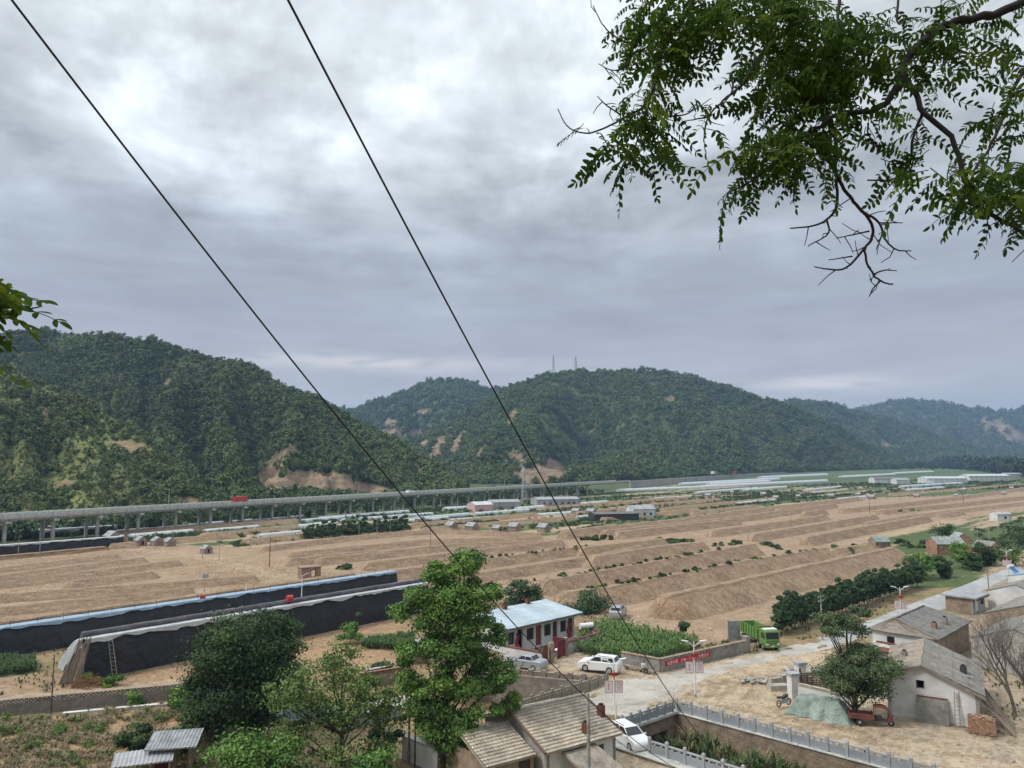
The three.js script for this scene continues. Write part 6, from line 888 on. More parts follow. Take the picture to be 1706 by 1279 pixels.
// crown from ellipsoids [x, y, z, rx, ry, rz, clumps]; leaves gather in clumps near the surface
function crownClumps(seed, ell, per, kr = 0.28) { const r = rng(seed), out = []; for (const [x, y, z, a, b, c, n] of ell) for (let i = 0; i < n; i++) { const u = r() * 2 - 1, t = r() * 6.283, q = Math.sqrt(1 - u * u), k = 0.35 + 0.6 * Math.pow(r(), 0.6), s = (0.6 + 0.8 * r()) * kr * (a + b + c) / 3; out.push([x + q * Math.cos(t) * a * k, y + u * b * k, z + q * Math.sin(t) * c * k, s, s * 0.62, s, Math.round(per * (0.6 + 0.8 * r()))]); } return out; }
function tree(name, label, category, base, o) {
  const t = thing(name, label, category, [base.x, base.y || 0, base.z], o.turn || 0, o.group), cl = crownClumps(o.seed, o.ell, o.per, o.kr), r = rng(o.seed + 7), tr = new MB();
  const top = o.top, stem = []; for (let i = 0; i <= 8; i++) { const k = i / 8; stem.push(V(lerp(0, top.x, k) + 0.12 * Math.sin(k * 7 + o.seed), lerp(-0.15, top.y, k), lerp(0, top.z, k) + 0.1 * Math.cos(k * 5 + o.seed))); }
  tr.tube(stem, stem.map((_, i) => lerp(o.r0, o.r0 * 0.22, i / 8)), 8); tr.build('trunk', o.bark || M.bark, t);
  const lim = new MB(); for (let i = 0; i < (o.limbs ?? 14); i++) { const c = cl[Math.floor(r() * cl.length)], k = clamp(Math.floor((c[1] / top.y) * 8 * 0.6), 1, 7), a = stem[k], e = V(c[0], c[1], c[2]), m = V().lerpVectors(a, e, 0.5); m.y -= 0.12 * a.distanceTo(e) * (r() - 0.2); lim.tube([a, m, e], [o.r0 * 0.35, o.r0 * 0.22, o.r0 * 0.06], 5); } if (o.limbs !== 0) lim.build('limbs', o.bark || M.bark, t);
  mesh('crown', foliage(o.seed + 3, cl, o.leaf, o.tones, o.spread ?? 0.8), M.foliage, t); return t;
}
const pxEll = (base, d, list) => list.map(([x, y, rx, ry, n, dz = 0]) => { const c = D(x, y, d), s = d / FOCAL; return [c.x - base.x, c.y - (base.y || 0), c.z - base.z + dz, rx * s, ry * s, rx * s * 0.9, n]; });
{
  let b = P(430, 1228), d = -b.z; tree('broadleaf_tree', 'dense dark green round tree in front of the black greenhouse', 'tree', b, { seed: 11, top: V(-0.4, 6.5, 0), r0: 0.26, per: 640, leaf: 0.115, kr: 0.42, tones: GREENS.dark, ell: pxEll(b, d, [[412, 1075, 78, 62, 34], [400, 1135, 88, 60, 34], [440, 1055, 55, 40, 16], [365, 1160, 46, 42, 14], [460, 1110, 46, 50, 14], [395, 1185, 72, 34, 16], [350, 1130, 40, 40, 10], [440, 1165, 50, 40, 12]]) });
  b = P(737, 1292); d = -b.z; tree('broadleaf_tree', 'tall fresh green tree rising beside the tiled house', 'tree', b, { seed: 23, top: V(0.4, 13.2, 0.3), r0: 0.3, per: 560, leaf: 0.105, kr: 0.46, tones: GREENS.fresh, limbs: 26, ell: pxEll(b, d, [[772, 950, 40, 27, 10], [728, 958, 38, 30, 9], [808, 985, 34, 27, 7, 0.8], [695, 1010, 43, 32, 10], [765, 1010, 58, 39, 14], [735, 1055, 56, 39, 13], [800, 1055, 38, 32, 7], [690, 1085, 31, 30, 7], [812, 1125, 47, 39, 12], [760, 1115, 40, 34, 9, 0.6], [700, 1140, 43, 41, 12], [838, 1160, 29, 30, 7], [770, 1185, 45, 34, 10], [705, 1190, 31, 23, 6], [750, 1240, 49, 39, 12], [795, 1235, 27, 23, 6]]) });
  b = P(565, 1288); d = -b.z; tree('broadleaf_tree', 'sparse olive green tree with visible limbs between the two dense trees', 'tree', b, { seed: 31, top: V(0.2, 7.2, 0), r0: 0.2, per: 150, leaf: 0.11, kr: 0.55, tones: GREENS.olive, limbs: 30, ell: pxEll(b, d, [[560, 1105, 44, 26, 9], [545, 1140, 60, 34, 14], [595, 1130, 40, 26, 8], [500, 1160, 48, 28, 12], [620, 1165, 44, 30, 11], [470, 1150, 26, 22, 6], [560, 1195, 60, 30, 12], [645, 1190, 30, 24, 6], [520, 1225, 70, 30, 14], [590, 1250, 60, 28, 12]]) });
  b = P(1425, 1199); d = -b.z; tree('willow_tree', 'bushy willow with an airy top in front of the white gabled house', 'tree', b, { seed: 43, top: V(-0.2, 7.6, -0.3), r0: 0.28, per: 520, leaf: 0.095, kr: 0.5, tones: GREENS.willow, limbs: 30, ell: pxEll(b, d, [[1400, 1040, 36, 16, 8], [1425, 1025, 24, 12, 5], [1380, 1052, 16, 12, 3], [1425, 1085, 34, 14, 6], [1440, 1108, 52, 24, 15], [1410, 1122, 40, 26, 12], [1462, 1125, 30, 24, 9], [1430, 1148, 46, 22, 12], [1395, 1140, 18, 14, 4]]) });
  for (const [x, y, dd, rx, ry, n, tones, l, s] of [[395, 1262, 52, 62, 34, 16, GREENS.fresh, 'bright green leafy bush at the bottom edge beside the brick shed', 61], [470, 1270, 52, 52, 30, 12, GREENS.fresh, 'tall leafy bush at the bottom edge below the sparse tree', 62], [640, 1275, 51, 44, 20, 9, GREENS.fresh, 'low green bush at the bottom edge beside the courtyard wall', 63], [228, 1159, 69, 13, 17, 5, GREENS.fresh, 'small round tree growing in front of the pierced garden wall', 64], [300, 1160, 68, 20, 16, 6, GREENS.fresh, 'leafy shrub at the end of the pierced garden wall', 65], [585, 1055, 92, 22, 18, 7, GREENS.fresh, 'young bushy tree below the black greenhouse wall', 66], [595, 1038, 93, 9, 18, 3, GREENS.fresh, 'slim young tree standing against the black greenhouse wall', 67], [228, 1235, 57, 30, 22, 9, GREENS.dark, 'dark shrub among the dry weeds above the brick shed', 68], [150, 1130, 76, 16, 9, 4, GREENS.fresh, 'low green shrub beside the leaning poles', 69], [185, 1135, 75, 22, 10, 5, GREENS.fresh, 'spreading green shrub at the foot of the greenhouse ladder', 70], [315, 1225, 58, 20, 24, 6, GREENS.dark, 'dark bush in the shade of the round tree', 71], [640, 1110, 78, 24, 8, 5, GREENS.dark, 'low hedge beside the small brick hut', 72], [640, 1224, 57, 26, 10, 5, GREENS.dark, 'clipped green hedge in the yard under the trees', 73], [1537, 1081, 73, 12, 8, 4, GREENS.dark, 'potted evergreen on the maroon gate roof', 74], [1122, 1019, 107, 11, 11, 5, GREENS.dark, 'small round bush alone on the bare slope', 75], [1140, 1052, 93, 9, 17, 4, GREENS.dark, 'slim bush standing at the edge of the corn plot', 76], [1695, 1050, 86, 14, 16, 4, GREENS.olive, 'yellow green bush at the right edge among the roofs', 77], [1570, 880, 208, 22, 14, 7, GREENS.dark, 'round dark tree beside the sheds on the right', 78], [1690, 893, 190, 44, 18, 9, GREENS.dark, 'dark bushy tree at the right edge beyond the road', 79], [1670, 925, 158, 30, 16, 8, GREENS.olive, 'light green bush behind the farthest street lamp', 80]]) {
    const c = D(x, y, dd), r = ry * dd / FOCAL, g = V(c.x, c.y > 3.2 + r ? 0 : Math.max(0, c.y - r * 1.15), c.z); const pot = s === 74; if (!pot) g.y = 0;
    tree(pot ? 'potted_plant' : 'shrub', l, pot ? 'plant' : 'shrub', pot ? V(c.x, 2.1, c.z) : g, { seed: s * 3, top: V(0, Math.max(0.4, c.y - (pot ? 2.1 : 0)), 0), r0: 0.06, per: dd > 120 ? 170 : 300, leaf: dd > 120 ? 0.24 : 0.13, kr: 0.5, tones, limbs: 4, ell: [[0, Math.max(r * 0.7, c.y - (pot ? 2.1 : 0)), 0, rx * dd / FOCAL, r, rx * dd / FOCAL * 0.8, n]] });
  }
  // the two domed thickets on the field
  for (const [x, y, rx, ry, l, s] of [[868, 990, 31, 20, 'domed thicket with bare twigs behind the blue-roofed house', 81], [974, 1004, 35, 20, 'domed green thicket beside the concrete pole', 82]]) { const g = P(x, y + ry * 0.7), dd = -g.z; tree('thicket', l, 'shrub', g, { seed: s * 5, top: V(0, 1.2, 0), r0: 0.08, per: 330, leaf: 0.17, kr: 0.36, tones: GREENS.conifer, limbs: 6, ell: [[0, 0.5, 0, rx * dd / FOCAL, ry * 1.5 * dd / FOCAL, rx * dd / FOCAL * 0.7, 26]] }); }
}
// bare tree at the right edge
function bareTree(label, base, H, seed, lean) {
  const t = thing('bare_tree', label, 'tree', [base.x, 0, base.z]), r = rng(seed), tr = new MB(), br = new MB(), tw = new MB();
  const grow = (p, dir, len, rad, lvl) => { const n = 5, pts = [p.clone()], d = dir.clone(); for (let i = 0; i < n; i++) { d.x += (r() - 0.5) * 0.22; d.z += (r() - 0.5) * 0.22; d.y += 0.05; d.normalize(); pts.push(pts[i].clone().addScaledVector(d, len / n)); } (lvl === 0 ? tr : lvl < 3 ? br : tw).tube(pts, pts.map((_, i) => rad * lerp(1, 0.55, i / n)), lvl < 2 ? 7 : 4); if (lvl >= 5) return; const kids = lvl === 0 ? 5 : lvl < 3 ? 4 : 3; for (let k = 0; k < kids; k++) { const q = pts[Math.max(1, Math.min(n, Math.round(n * (0.35 + 0.65 * (k + r()) / kids))))], a = r() * 6.283, sp = 0.5 + 0.35 * r(), nd = d.clone().multiplyScalar(1).add(V(Math.cos(a) * sp, 0.1 * r(), Math.sin(a) * sp)).normalize(); grow(q, nd, len * (0.6 + 0.2 * r()), rad * 0.5, lvl + 1); } };
  grow(V(0, -0.1, 0), V(...lean).normalize(), H * 0.42, 0.17, 0); tr.build('trunk', M.barkPale, t); br.build('limbs', M.barkPale, t); stuff(tw.build('twigs', M.barkPale, t)); return t;
}
bareTree('leafless grey tree leaning in front of the grey sheet roofs', P(1692, 1192), 9.8, 5, [-0.28, 1, 0.05]); bareTree('second leafless tree at the right edge of the picture', P(1712, 1185), 7.6, 15, [0.05, 1, 0]);
// hedge row along the paved road
{
  const protos = [0, 1, 2].map((k) => tree('hedge_tree', 'slender evergreen in the clipped row beside the paved road', 'tree', V(0, 0, 0), { group: 'evergreens in the roadside row', seed: 700 + k * 9, top: V(0, 3.4, 0), r0: 0.055, per: 200, leaf: 0.16, kr: 0.6, tones: GREENS.conifer, limbs: 5, bark: M.barkPale, ell: [[0, 1.5, 0, 0.85, 0.75, 0.85, 5], [0.05, 2.4, 0, 0.8, 0.8, 0.8, 5], [0, 3.0, 0, 0.4, 0.8, 0.4, 5]] }));
  const r = rng(71), n = 58; for (let i = 0; i < n; i++) { const k = i / (n - 1), p = P(lerp(1298, 1530, k), lerp(1056, 976, k) + (r() - 0.5) * 3), s = 0.95 + 0.35 * r(), o = protos[i % 3]; if (i < 3) { o.position.set(p.x, 0, p.z); o.scale.set(s * 0.85, s, s * 0.85); } else copyOf(o, '', [p.x, 0, p.z], r() * 6, [s * 0.85, s, s * 0.85]); (i < 3 ? o : scene.children[scene.children.length - 1]).userData.label = `${ordinal(i + 1)} slender evergreen of the roadside row counting from the green lorry`; }
  for (const [x, y, s, l] of [[1530, 965, 1.35, 'taller bushy tree at the upper end of the evergreen row'], [1567, 962, 1.05, 'low wide bush beside the pale road bank'], [1602, 946, 1.3, 'bright round roadside tree with a pale trunk'], [1640, 942, 1.15, 'dark bush next to the brick gable by the road'], [1620, 950, 0.9, 'small roadside shrub between two bushes']]) { const p = P(x, y); tree('roadside_tree', l, 'tree', p, { seed: x, top: V(0, 3 * s, 0), r0: 0.09, per: 260, leaf: 0.18, kr: 0.42, tones: s > 1.2 ? GREENS.fresh : GREENS.dark, limbs: 5, ell: [[0, 2.2 * s, 0, 1.7 * s, 1.7 * s, 1.6 * s, 14], [0.4, 1.4 * s, 0.2, 1.5 * s, 1.1 * s, 1.4 * s, 8]] }); }
  // dark conifers on the far side of the bare field
  const cp = [0, 1].map((k) => tree('conifer', 'dark conifer in the short row beyond the bare field', 'tree', V(0, 0, 0), { group: 'conifers beyond the bare field', seed: 810 + k * 7, top: V(0, 4, 0), r0: 0.08, per: 150, leaf: 0.28, kr: 0.6, tones: GREENS.conifer, limbs: 0, ell: [[0, 1.2, 0, 1.3, 1, 1.3, 5], [0, 2.4, 0, 1.0, 0.9, 1.0, 4], [0, 3.6, 0, 0.5, 0.9, 0.5, 2]] }));
  for (let i = 0; i < 20; i++) { const k = i / 19, p = P(lerp(514, 674, k), lerp(897, 884, k) - (i % 2) * 2.5), s = 0.8 + 0.35 * r(), o = cp[i % 2]; if (i < 2) { o.position.set(p.x, 0, p.z); o.scale.setScalar(s); } else copyOf(o, '', [p.x, 0, p.z], r() * 6, s); (i < 2 ? o : scene.children[scene.children.length - 1]).userData.label = `${ordinal(i + 1)} dark conifer from the left in the row beyond the bare field`; }
  // shrubs along the berms
  const sp = [0, 1, 2].map((k) => tree('wild_shrub', 'low wild shrub growing on the bare earth berms', 'shrub', V(0, 0, 0), { group: 'wild shrubs on the earth berms', seed: 900 + k * 5, top: V(0, 0.4, 0), r0: 0.03, per: 70, leaf: 0.16, kr: 0.5, tones: [GREENS.dark, GREENS.olive, GREENS.conifer][k], limbs: 0, ell: [[0, 0.3, 0, 0.75, 0.4, 0.75, 4]] })); let used = 0;
  const put = (p, s) => { const o = sp[used % 3]; if (used < 3) { o.position.copy(p); o.scale.setScalar(s); } else copyOf(o, o.userData.label, [p.x, p.y, p.z], r() * 6, s); used++; };
  const along = (pts, n, h, s0, s1) => { for (let i = 0; i < n; i++) { const k = r() * (pts.length - 1), j = Math.min(pts.length - 2, Math.floor(k)), x = lerp(pts[j][0], pts[j + 1][0], k - j), y = lerp(pts[j][1], pts[j + 1][1], k - j) + (r() - 0.5) * 2; put(P(x, y, h), lerp(s0, s1, r() * r())); } };
  along([[960, 984], [1102, 961], [1228, 936], [1360, 914]], 44, 2.35, 0.5, 1.2); along([[930, 961], [1072, 937], [1240, 908]], 40, 2.25, 0.5, 1.2); along([[813, 930], [900, 919], [986, 908]], 22, 1.55, 0.5, 1.0); along([[960, 899], [1020, 898]], 14, 0.05, 1, 2.0); along([[1080, 906], [1170, 900]], 18, 0.05, 1.1, 2.1); along([[1190, 909], [1235, 905]], 8, 0.05, 1, 1.9); along([[1270, 905], [1300, 915]], 8, 0.05, 1.2, 2.2); along([[1385, 912], [1420, 922]], 8, 0.05, 1.2, 2.2); along([[1400, 915], [1450, 912], [1470, 905]], 10, 0.05, 1, 1.8); along([[1490, 903], [1530, 915], [1540, 905]], 12, 0.05, 1.2, 2.4); along([[890, 968], [940, 960]], 6, 0.05, 0.5, 0.9); along([[560, 948], [590, 945]], 8, 0.1, 0.8, 1.5); along([[1480, 852], [1530, 850]], 6, 1.2, 0.8, 1.4); along([[1180, 980], [1060, 1004]], 10, 0.1, 0.4, 0.8);
  // shrubs among the dry weeds in the lower left
  const ws = tree('weed_shrub', 'small green shrub among the dry weeds in the lower left', 'shrub', V(0, 0, 0), { group: 'small shrubs among the dry weeds', seed: 955, top: V(0, 0.8, 0), r0: 0.02, per: 130, leaf: 0.075, kr: 0.5, tones: GREENS.olive, limbs: 5, ell: [[0, 0.6, 0, 0.55, 0.5, 0.55, 5]] }); let k0 = 0;
  for (let i = 0; i < 34; i++) { const p = P(lerp(5, 330, r()), lerp(1200, 1285, r())), s = 0.5 + 1.0 * r() * r(); if (!k0++) { ws.position.copy(p); ws.scale.setScalar(s); } else copyOf(ws, ws.userData.label, [p.x, 0, p.z], r() * 6, s); }
}

// ---------------------------------------------------------------- ground cover: corn, weeds, grass
function scatter(name, label, category, geo, m, list) { const im = new THREE.InstancedMesh(geo, m, list.length), mt = new THREE.Matrix4(), q = new THREE.Quaternion(), c = new THREE.Color(); list.forEach(([p, s, a, col], i) => { q.setFromAxisAngle(V(0, 1, 0), a); mt.compose(p, q, V(s, s * (0.8 + 0.4 * ((a * 7) % 1)), s)); im.setMatrixAt(i, mt); im.setColorAt(i, c.setRGB(...col)); }); im.castShadow = im.receiveShadow = true; im.name = numbered(name); stuff(im); tag(im, label, category); scene.add(im); return im; }
const bladeGeo = (seed, n, h, w, lean, stalk) => { const r = rng(seed), p = []; for (let i = 0; i < n; i++) { const a = r() * 6.283, y0 = stalk ? h * (0.15 + 0.7 * i / n) : 0, l = lean * (0.6 + 0.8 * r()), hh = stalk ? h * 0.28 : h * (0.6 + 0.6 * r()), dx = Math.cos(a), dz = Math.sin(a), sx = -dz * w, sz = dx * w; const m = [dx * l * 0.5, y0 + hh, dz * l * 0.5], e = [dx * l, y0 + hh * (stalk ? 0.7 : 1.15), dz * l]; p.push(sx, y0, sz, -sx, y0, -sz, m[0] + sx, m[1], m[2] + sz, -sx, y0, -sz, m[0] - sx, m[1], m[2] - sz, m[0] + sx, m[1], m[2] + sz, m[0] + sx, m[1], m[2] + sz, m[0] - sx, m[1], m[2] - sz, e[0], e[1], e[2]); } const g = new THREE.BufferGeometry(); g.setAttribute('position', new THREE.Float32BufferAttribute(p, 3)); g.computeVertexNormals(); return g; };
M.blade = mat(1, 1, 1, 0.8);
{
  const r = rng(303), corn = bladeGeo(3, 11, 1.05, 0.045, 0.5, true), grass = bladeGeo(5, 18, 0.17, 0.014, 0.16, false), weed = bladeGeo(7, 16, 0.3, 0.02, 0.3, false);
  const inPoly = (poly, n, f) => { const xs = poly.map((p) => p[0]), ys = poly.map((p) => p[1]), x0 = Math.min(...xs), x1 = Math.max(...xs), y0 = Math.min(...ys), y1 = Math.max(...ys), out = []; for (let i = 0; i < n; i++) { const x = lerp(x0, x1, r()), d = lerp(y0, y1, r()); if (inside(poly, x, d)) { const o = f(x, d); if (o) out.push(o); } } return out; };
  const rows = []; { const poly = zone.corn, xs = poly.map((p) => p[0]), ys = poly.map((p) => p[1]); for (let a = -200; a < 200; a += 0.62) for (let b = -200; b < 200; b += 0.42) { const x = 12 + a * 0.747 + b * 0.665, d = 90 - a * 0.665 + b * 0.747; if (x < Math.min(...xs) || x > Math.max(...xs) || d < Math.min(...ys) || d > Math.max(...ys) || !inside(poly, x, d)) continue; const t = r(); rows.push([V(x + (r() - 0.5) * 0.12, 0.02, -d + (r() - 0.5) * 0.12), 0.75 + 0.4 * r(), r() * 6.28, mixc([0.06, 0.125, 0.028], [0.13, 0.22, 0.05], t)]); } }
  scatter('corn_plants', 'plot of tall green corn beside the blue-roofed house', 'corn', corn, M.blade, rows);
  const plot2 = px([610, 1070], [690, 1062], [690, 1085], [600, 1080]); scatter('corn_plants', 'small patch of young corn beside the brick hut', 'corn', corn, M.blade, inPoly(plot2, 900, (x, d) => [V(x, 0.02, -d), 0.6 + 0.3 * r(), r() * 6.28, mixc([0.035, 0.08, 0.02], [0.08, 0.15, 0.035], r())]));
  scatter('crop_plants', 'dark green crop between the two black greenhouses', 'crop', corn, M.blade, inPoly(zone.green1, 1500, (x, d) => [V(x, 0.02, -d), 0.55 + 0.3 * r(), r() * 6.28, mixc([0.03, 0.07, 0.02], [0.07, 0.13, 0.03], r())]));
  const wcol = () => { const t = r(); return t < 0.68 ? mixc([0.26, 0.195, 0.11], [0.40, 0.31, 0.19], r()) : mixc([0.07, 0.10, 0.035], [0.15, 0.18, 0.065], r()); };
  scatter('weeds', 'dry and green weeds covering the slope in the lower left', 'weeds', weed, M.blade, inPoly(zone.weeds, 15000, (x, d) => (fbm(x * 0.35, d * 0.35, 3) > -0.25 + 0.4 * r() ? [V(x, 0, -d), 0.55 + 0.9 * r() * r(), r() * 6.28, wcol()] : null)));
  const tuft = [[-120, 45], [60, 45], [60, 130], [-120, 130]]; scatter('grass_tufts', 'grass tufts on the rough ground around the garden walls', 'grass', grass, M.blade, inPoly(tuft, 52000, (x, d) => { if (inside(zone.weeds, x, d) || roadDist(x, d) > -0.3 || inside(zone.lot, x, d) || inside(zone.nearTan, x, d) || inside(zone.midField, x, d) || inside(zone.leftField, x, d) || inside(zone.yard, x, d) || inside(canal, x, d) || inside(canalLeft, x, d) || lineDist(sandPath, x, d) < 1.2 || Math.abs(x) > d * 0.75) return null; return fbm(x * 0.22 + 4, d * 0.22, 3) > -0.1 + 0.4 * r() ? [V(x, 0, -d), 0.6 + 0.9 * r(), r() * 6.28, r() < 0.3 ? mixc([0.2, 0.155, 0.085], [0.28, 0.22, 0.12], r()) : mixc([0.045, 0.07, 0.022], [0.1, 0.135, 0.045], r())] : null; }));
  const peb = new THREE.IcosahedronGeometry(0.09, 0); peb.scale(1, 0.6, 0.8); scatter('pebbles', 'loose stones lying about the dirt lot', 'stones', peb, mat(1, 1, 1, 0.95), inPoly(zone.lot, 5000, (x, d) => (inside(canal, x, d) || fbm(x * 0.25 + 8, d * 0.25, 3) < 0.02 + 0.2 * r() ? null : [V(x, 0.05, -d), 0.35 + 1.3 * r() * r() * r(), r() * 6.28, mixc([0.26, 0.22, 0.17], [0.42, 0.38, 0.32], r())])));
  for (const [x, y, n, l] of [[1478, 852, 260, 'heap of pale rubble among the far right berms'], [1568, 856, 220, 'second rubble heap nearer the white hut'], [1420, 848, 160, 'low rubble spread between the far berms'], [1180, 1000, 180, 'scatter of clods at the foot of the last berm']]) { const c = P(x, y), L = []; for (let i = 0; i < n; i++) { const a = r() * 6.28, q = Math.sqrt(r()) * 5; L.push([V(c.x + q * Math.cos(a) * 1.3, Math.max(0.05, (1 - q / 5) * 1.0 * r()) + 0.2, c.z + q * Math.sin(a)), 2 + 5 * r() * r(), r() * 6.28, mixc([0.36, 0.27, 0.19], [0.5, 0.41, 0.31], r())]); } scatter('rubble', l, 'rubble', peb, M.blade, L); }
  const clod = (z) => inPoly(zone[z], 30000, (x, d) => (d < 330 && fbm(x * 0.07 + 3, d * 0.07, 3) > -0.2 + 0.4 * r() ? [V(x, 0.03, -d), 0.7 + 3.0 * r() * r() * r(), r() * 6.28, mixc(DIRT, DUST, r() * 1.1)] : null));
  scatter('soil_clods', 'clods of dry soil scattered over the levelled field', 'clods', peb, M.blade, clod('midField')); scatter('soil_clods', 'clods of dry soil on the bare field at the left', 'clods', peb, M.blade, clod('leftField'));
  const bed = shrink(canal, 0.8); scatter('canal_weeds', 'rank green weeds growing on the canal bed', 'weeds', bladeGeo(9, 18, 1.0, 0.03, 0.45, false), M.blade, inPoly(bed, 9000, (x, d) => { const n = fbm(x * 0.3, d * 0.3, 3); return n > -0.35 + 0.3 * r() ? [V(x, -3.05, -d), 0.6 + 1.1 * r() + n, r() * 6.28, r() < 0.18 ? [0.22, 0.17, 0.1] : mixc([0.04, 0.075, 0.02], [0.105, 0.15, 0.045], r())] : null; }));
  const verge = px([1160, 1076], [1290, 1052], [1560, 955], [1560, 960], [1400, 1012], [1290, 1064], [1200, 1084], [1110, 1104], [1100, 1098]); scatter('verge_grass', 'rough grass along the hedge row and behind the banner wall', 'grass', grass, M.blade, inPoly(verge, 9000, (x, d) => [V(x, 0, -d), 0.8 + 1.1 * r(), r() * 6.28, r() < 0.35 ? mixc([0.2, 0.16, 0.09], [0.28, 0.22, 0.13], r()) : mixc([0.045, 0.07, 0.025], [0.1, 0.13, 0.045], r())]));
  const rg = px([1530, 905], [1760, 850], [1760, 930], [1640, 945], [1600, 925], [1545, 915]); const bush = foliage(77, [[0, 0.35, 0, 0.7, 0.45, 0.7, 60]], 0.16, [[0.7, 0.7, 0.7], [1.1, 1.1, 1.1]], 0.7);
  scatter('undergrowth', 'green undergrowth between the brick sheds on the right', 'undergrowth', bush, M.wood, inPoly(rg, 1500, (x, d) => (fbm(x * 0.06, d * 0.06, 3) > -0.15 ? [V(x, 0, -d), 0.7 + 0.9 * r(), r() * 6.28, mixc([0.035, 0.065, 0.022], [0.085, 0.12, 0.04], r())] : null)));
  // hedges and crops between the rows of the far village
  const far = px([60, 905], [500, 868], [860, 838], [1100, 822], [1500, 800], [1706, 800], [1706, 812], [1430, 826], [1240, 848], [1000, 872], [900, 886], [720, 880], [420, 908], [240, 902]);
  scatter('field_hedges', 'strips of green hedge and crop between the far greenhouse rows', 'hedge', bush, M.wood, inPoly(far, 40000, (x, d) => { const ac = x * 0.73 - d * 0.68, n = fbm(ac * 0.13 + 2, (x + d) * 0.006, 3); return n > -0.05 + 0.14 * r() ? [V(x, rise(d), -d), 0.8 + 1.2 * r() * r(), r() * 6.28, mixc([0.03, 0.058, 0.022], [0.085, 0.12, 0.04], r())] : null; }));
  for (const z of greenPlots) scatter('crop_strip', 'green crop strip between the far greenhouse rows', 'crop', bush, M.wood, inPoly(z, 1500, (x, d) => (r() < 0.75 ? [V(x, rise(d), -d), 0.5 + 0.7 * r() * r(), r() * 6.28, mixc([0.04, 0.085, 0.026], [0.10, 0.16, 0.045], r())] : null)));
  const tl = px([-80, 905], [210, 885], [210, 872], [-80, 884]); scatter('viaduct_scrub', 'scrub growing under the near end of the viaduct', 'scrub', bush, M.wood, inPoly(tl, 900, (x, d) => [V(x, 0, -d), 1.2 + 1.6 * r() * r(), r() * 6.28, mixc([0.03, 0.06, 0.022], [0.085, 0.125, 0.04], r())]));
  const vs = []; for (let i = 0; i < 1500; i++) { const k = r() * 1.02 - 0.06, c = VP(k, -9 - 60 * r() * (0.4 + k)); vs.push([V(c.x, rise(-c.z) - 0.3, c.z), 1.1 + 2.2 * r() * r(), r() * 6.28, mixc([0.034, 0.07, 0.026], [0.095, 0.145, 0.045], r())]); } scatter('hillfoot_scrub', 'scrub and small trees along the foot of the hills behind the viaduct', 'scrub', woodGeos[0], M.wood, vs);
  const belt = []; for (let i = 0; i < 420; i++) { const k = r(), x = lerp(1560, 1760, k), d = lerp(1500, 620, k) + (r() - 0.5) * 160, X = (x - CX) / FOCAL * d; belt.push([V(X, rise(d), -d), 6 + 7 * r(), r() * 6.28, mixc([0.022, 0.042, 0.02], [0.05, 0.085, 0.03], r())]); } scatter('tree_belt', 'belt of dark trees in the green valley at the right edge', 'woodland', woodGeos[1], M.wood, belt);
  const belt2 = []; for (let i = 0; i < 900; i++) { const x = lerp(1040, 1640, r()), d = lerp(1250, 1750, r()) * (x < 1400 ? lerp(0.62, 1, (x - 1040) / 360) : 1), X = (x - CX) / FOCAL * d; belt2.push([V(X, rise(d), -d), 3 + 4 * r(), r() * 6.28, mixc([0.028, 0.05, 0.022], [0.06, 0.095, 0.035], r())]); } scatter('field_trees', 'line of small trees along the foot of the hills', 'woodland', woodGeos[2], M.wood, belt2);
}

// ---------------------------------------------------------------- the far village: sheds, film tunnels, warehouse, poles
function tunnel(label, a, b, w, h, m, group) {
  w *= 0.62; h *= 0.75; const g = thing('film_tunnel', label, 'film tunnel', [a.x, a.y, a.z], 0, group), d = V().subVectors(b, a), L = d.length(), u = d.clone().normalize(), s = V(-u.z, 0, u.x), n = Math.max(6, Math.round(L / 3));
  mesh('film_cover', gridGeo(n, 8, (i, j) => { const an = j * Math.PI, k = i * L, wv = 1 + 0.06 * fbm(k * 0.2 + a.x, j * 3, 2); return { p: V().addScaledVector(u, k).addScaledVector(s, Math.cos(an) * w / 2).setY(u.y * k + Math.sin(an) * h * wv - 0.05), uv: [k, j * w] }; }), m, g);
  for (const e of [0, L]) { const b2 = new MB(), c = V().addScaledVector(u, e), ring = []; for (let j = 0; j <= 8; j++) ring.push(V(c.x, c.y - 0.05, c.z).addScaledVector(s, Math.cos(j / 8 * Math.PI) * w / 2).add(V(0, Math.sin(j / 8 * Math.PI) * h * 0.98, 0))); b2.poly(ring); b2.build('end_cover', m, g); }
  return g;
}
const GT = 'white film tunnels of the far village';
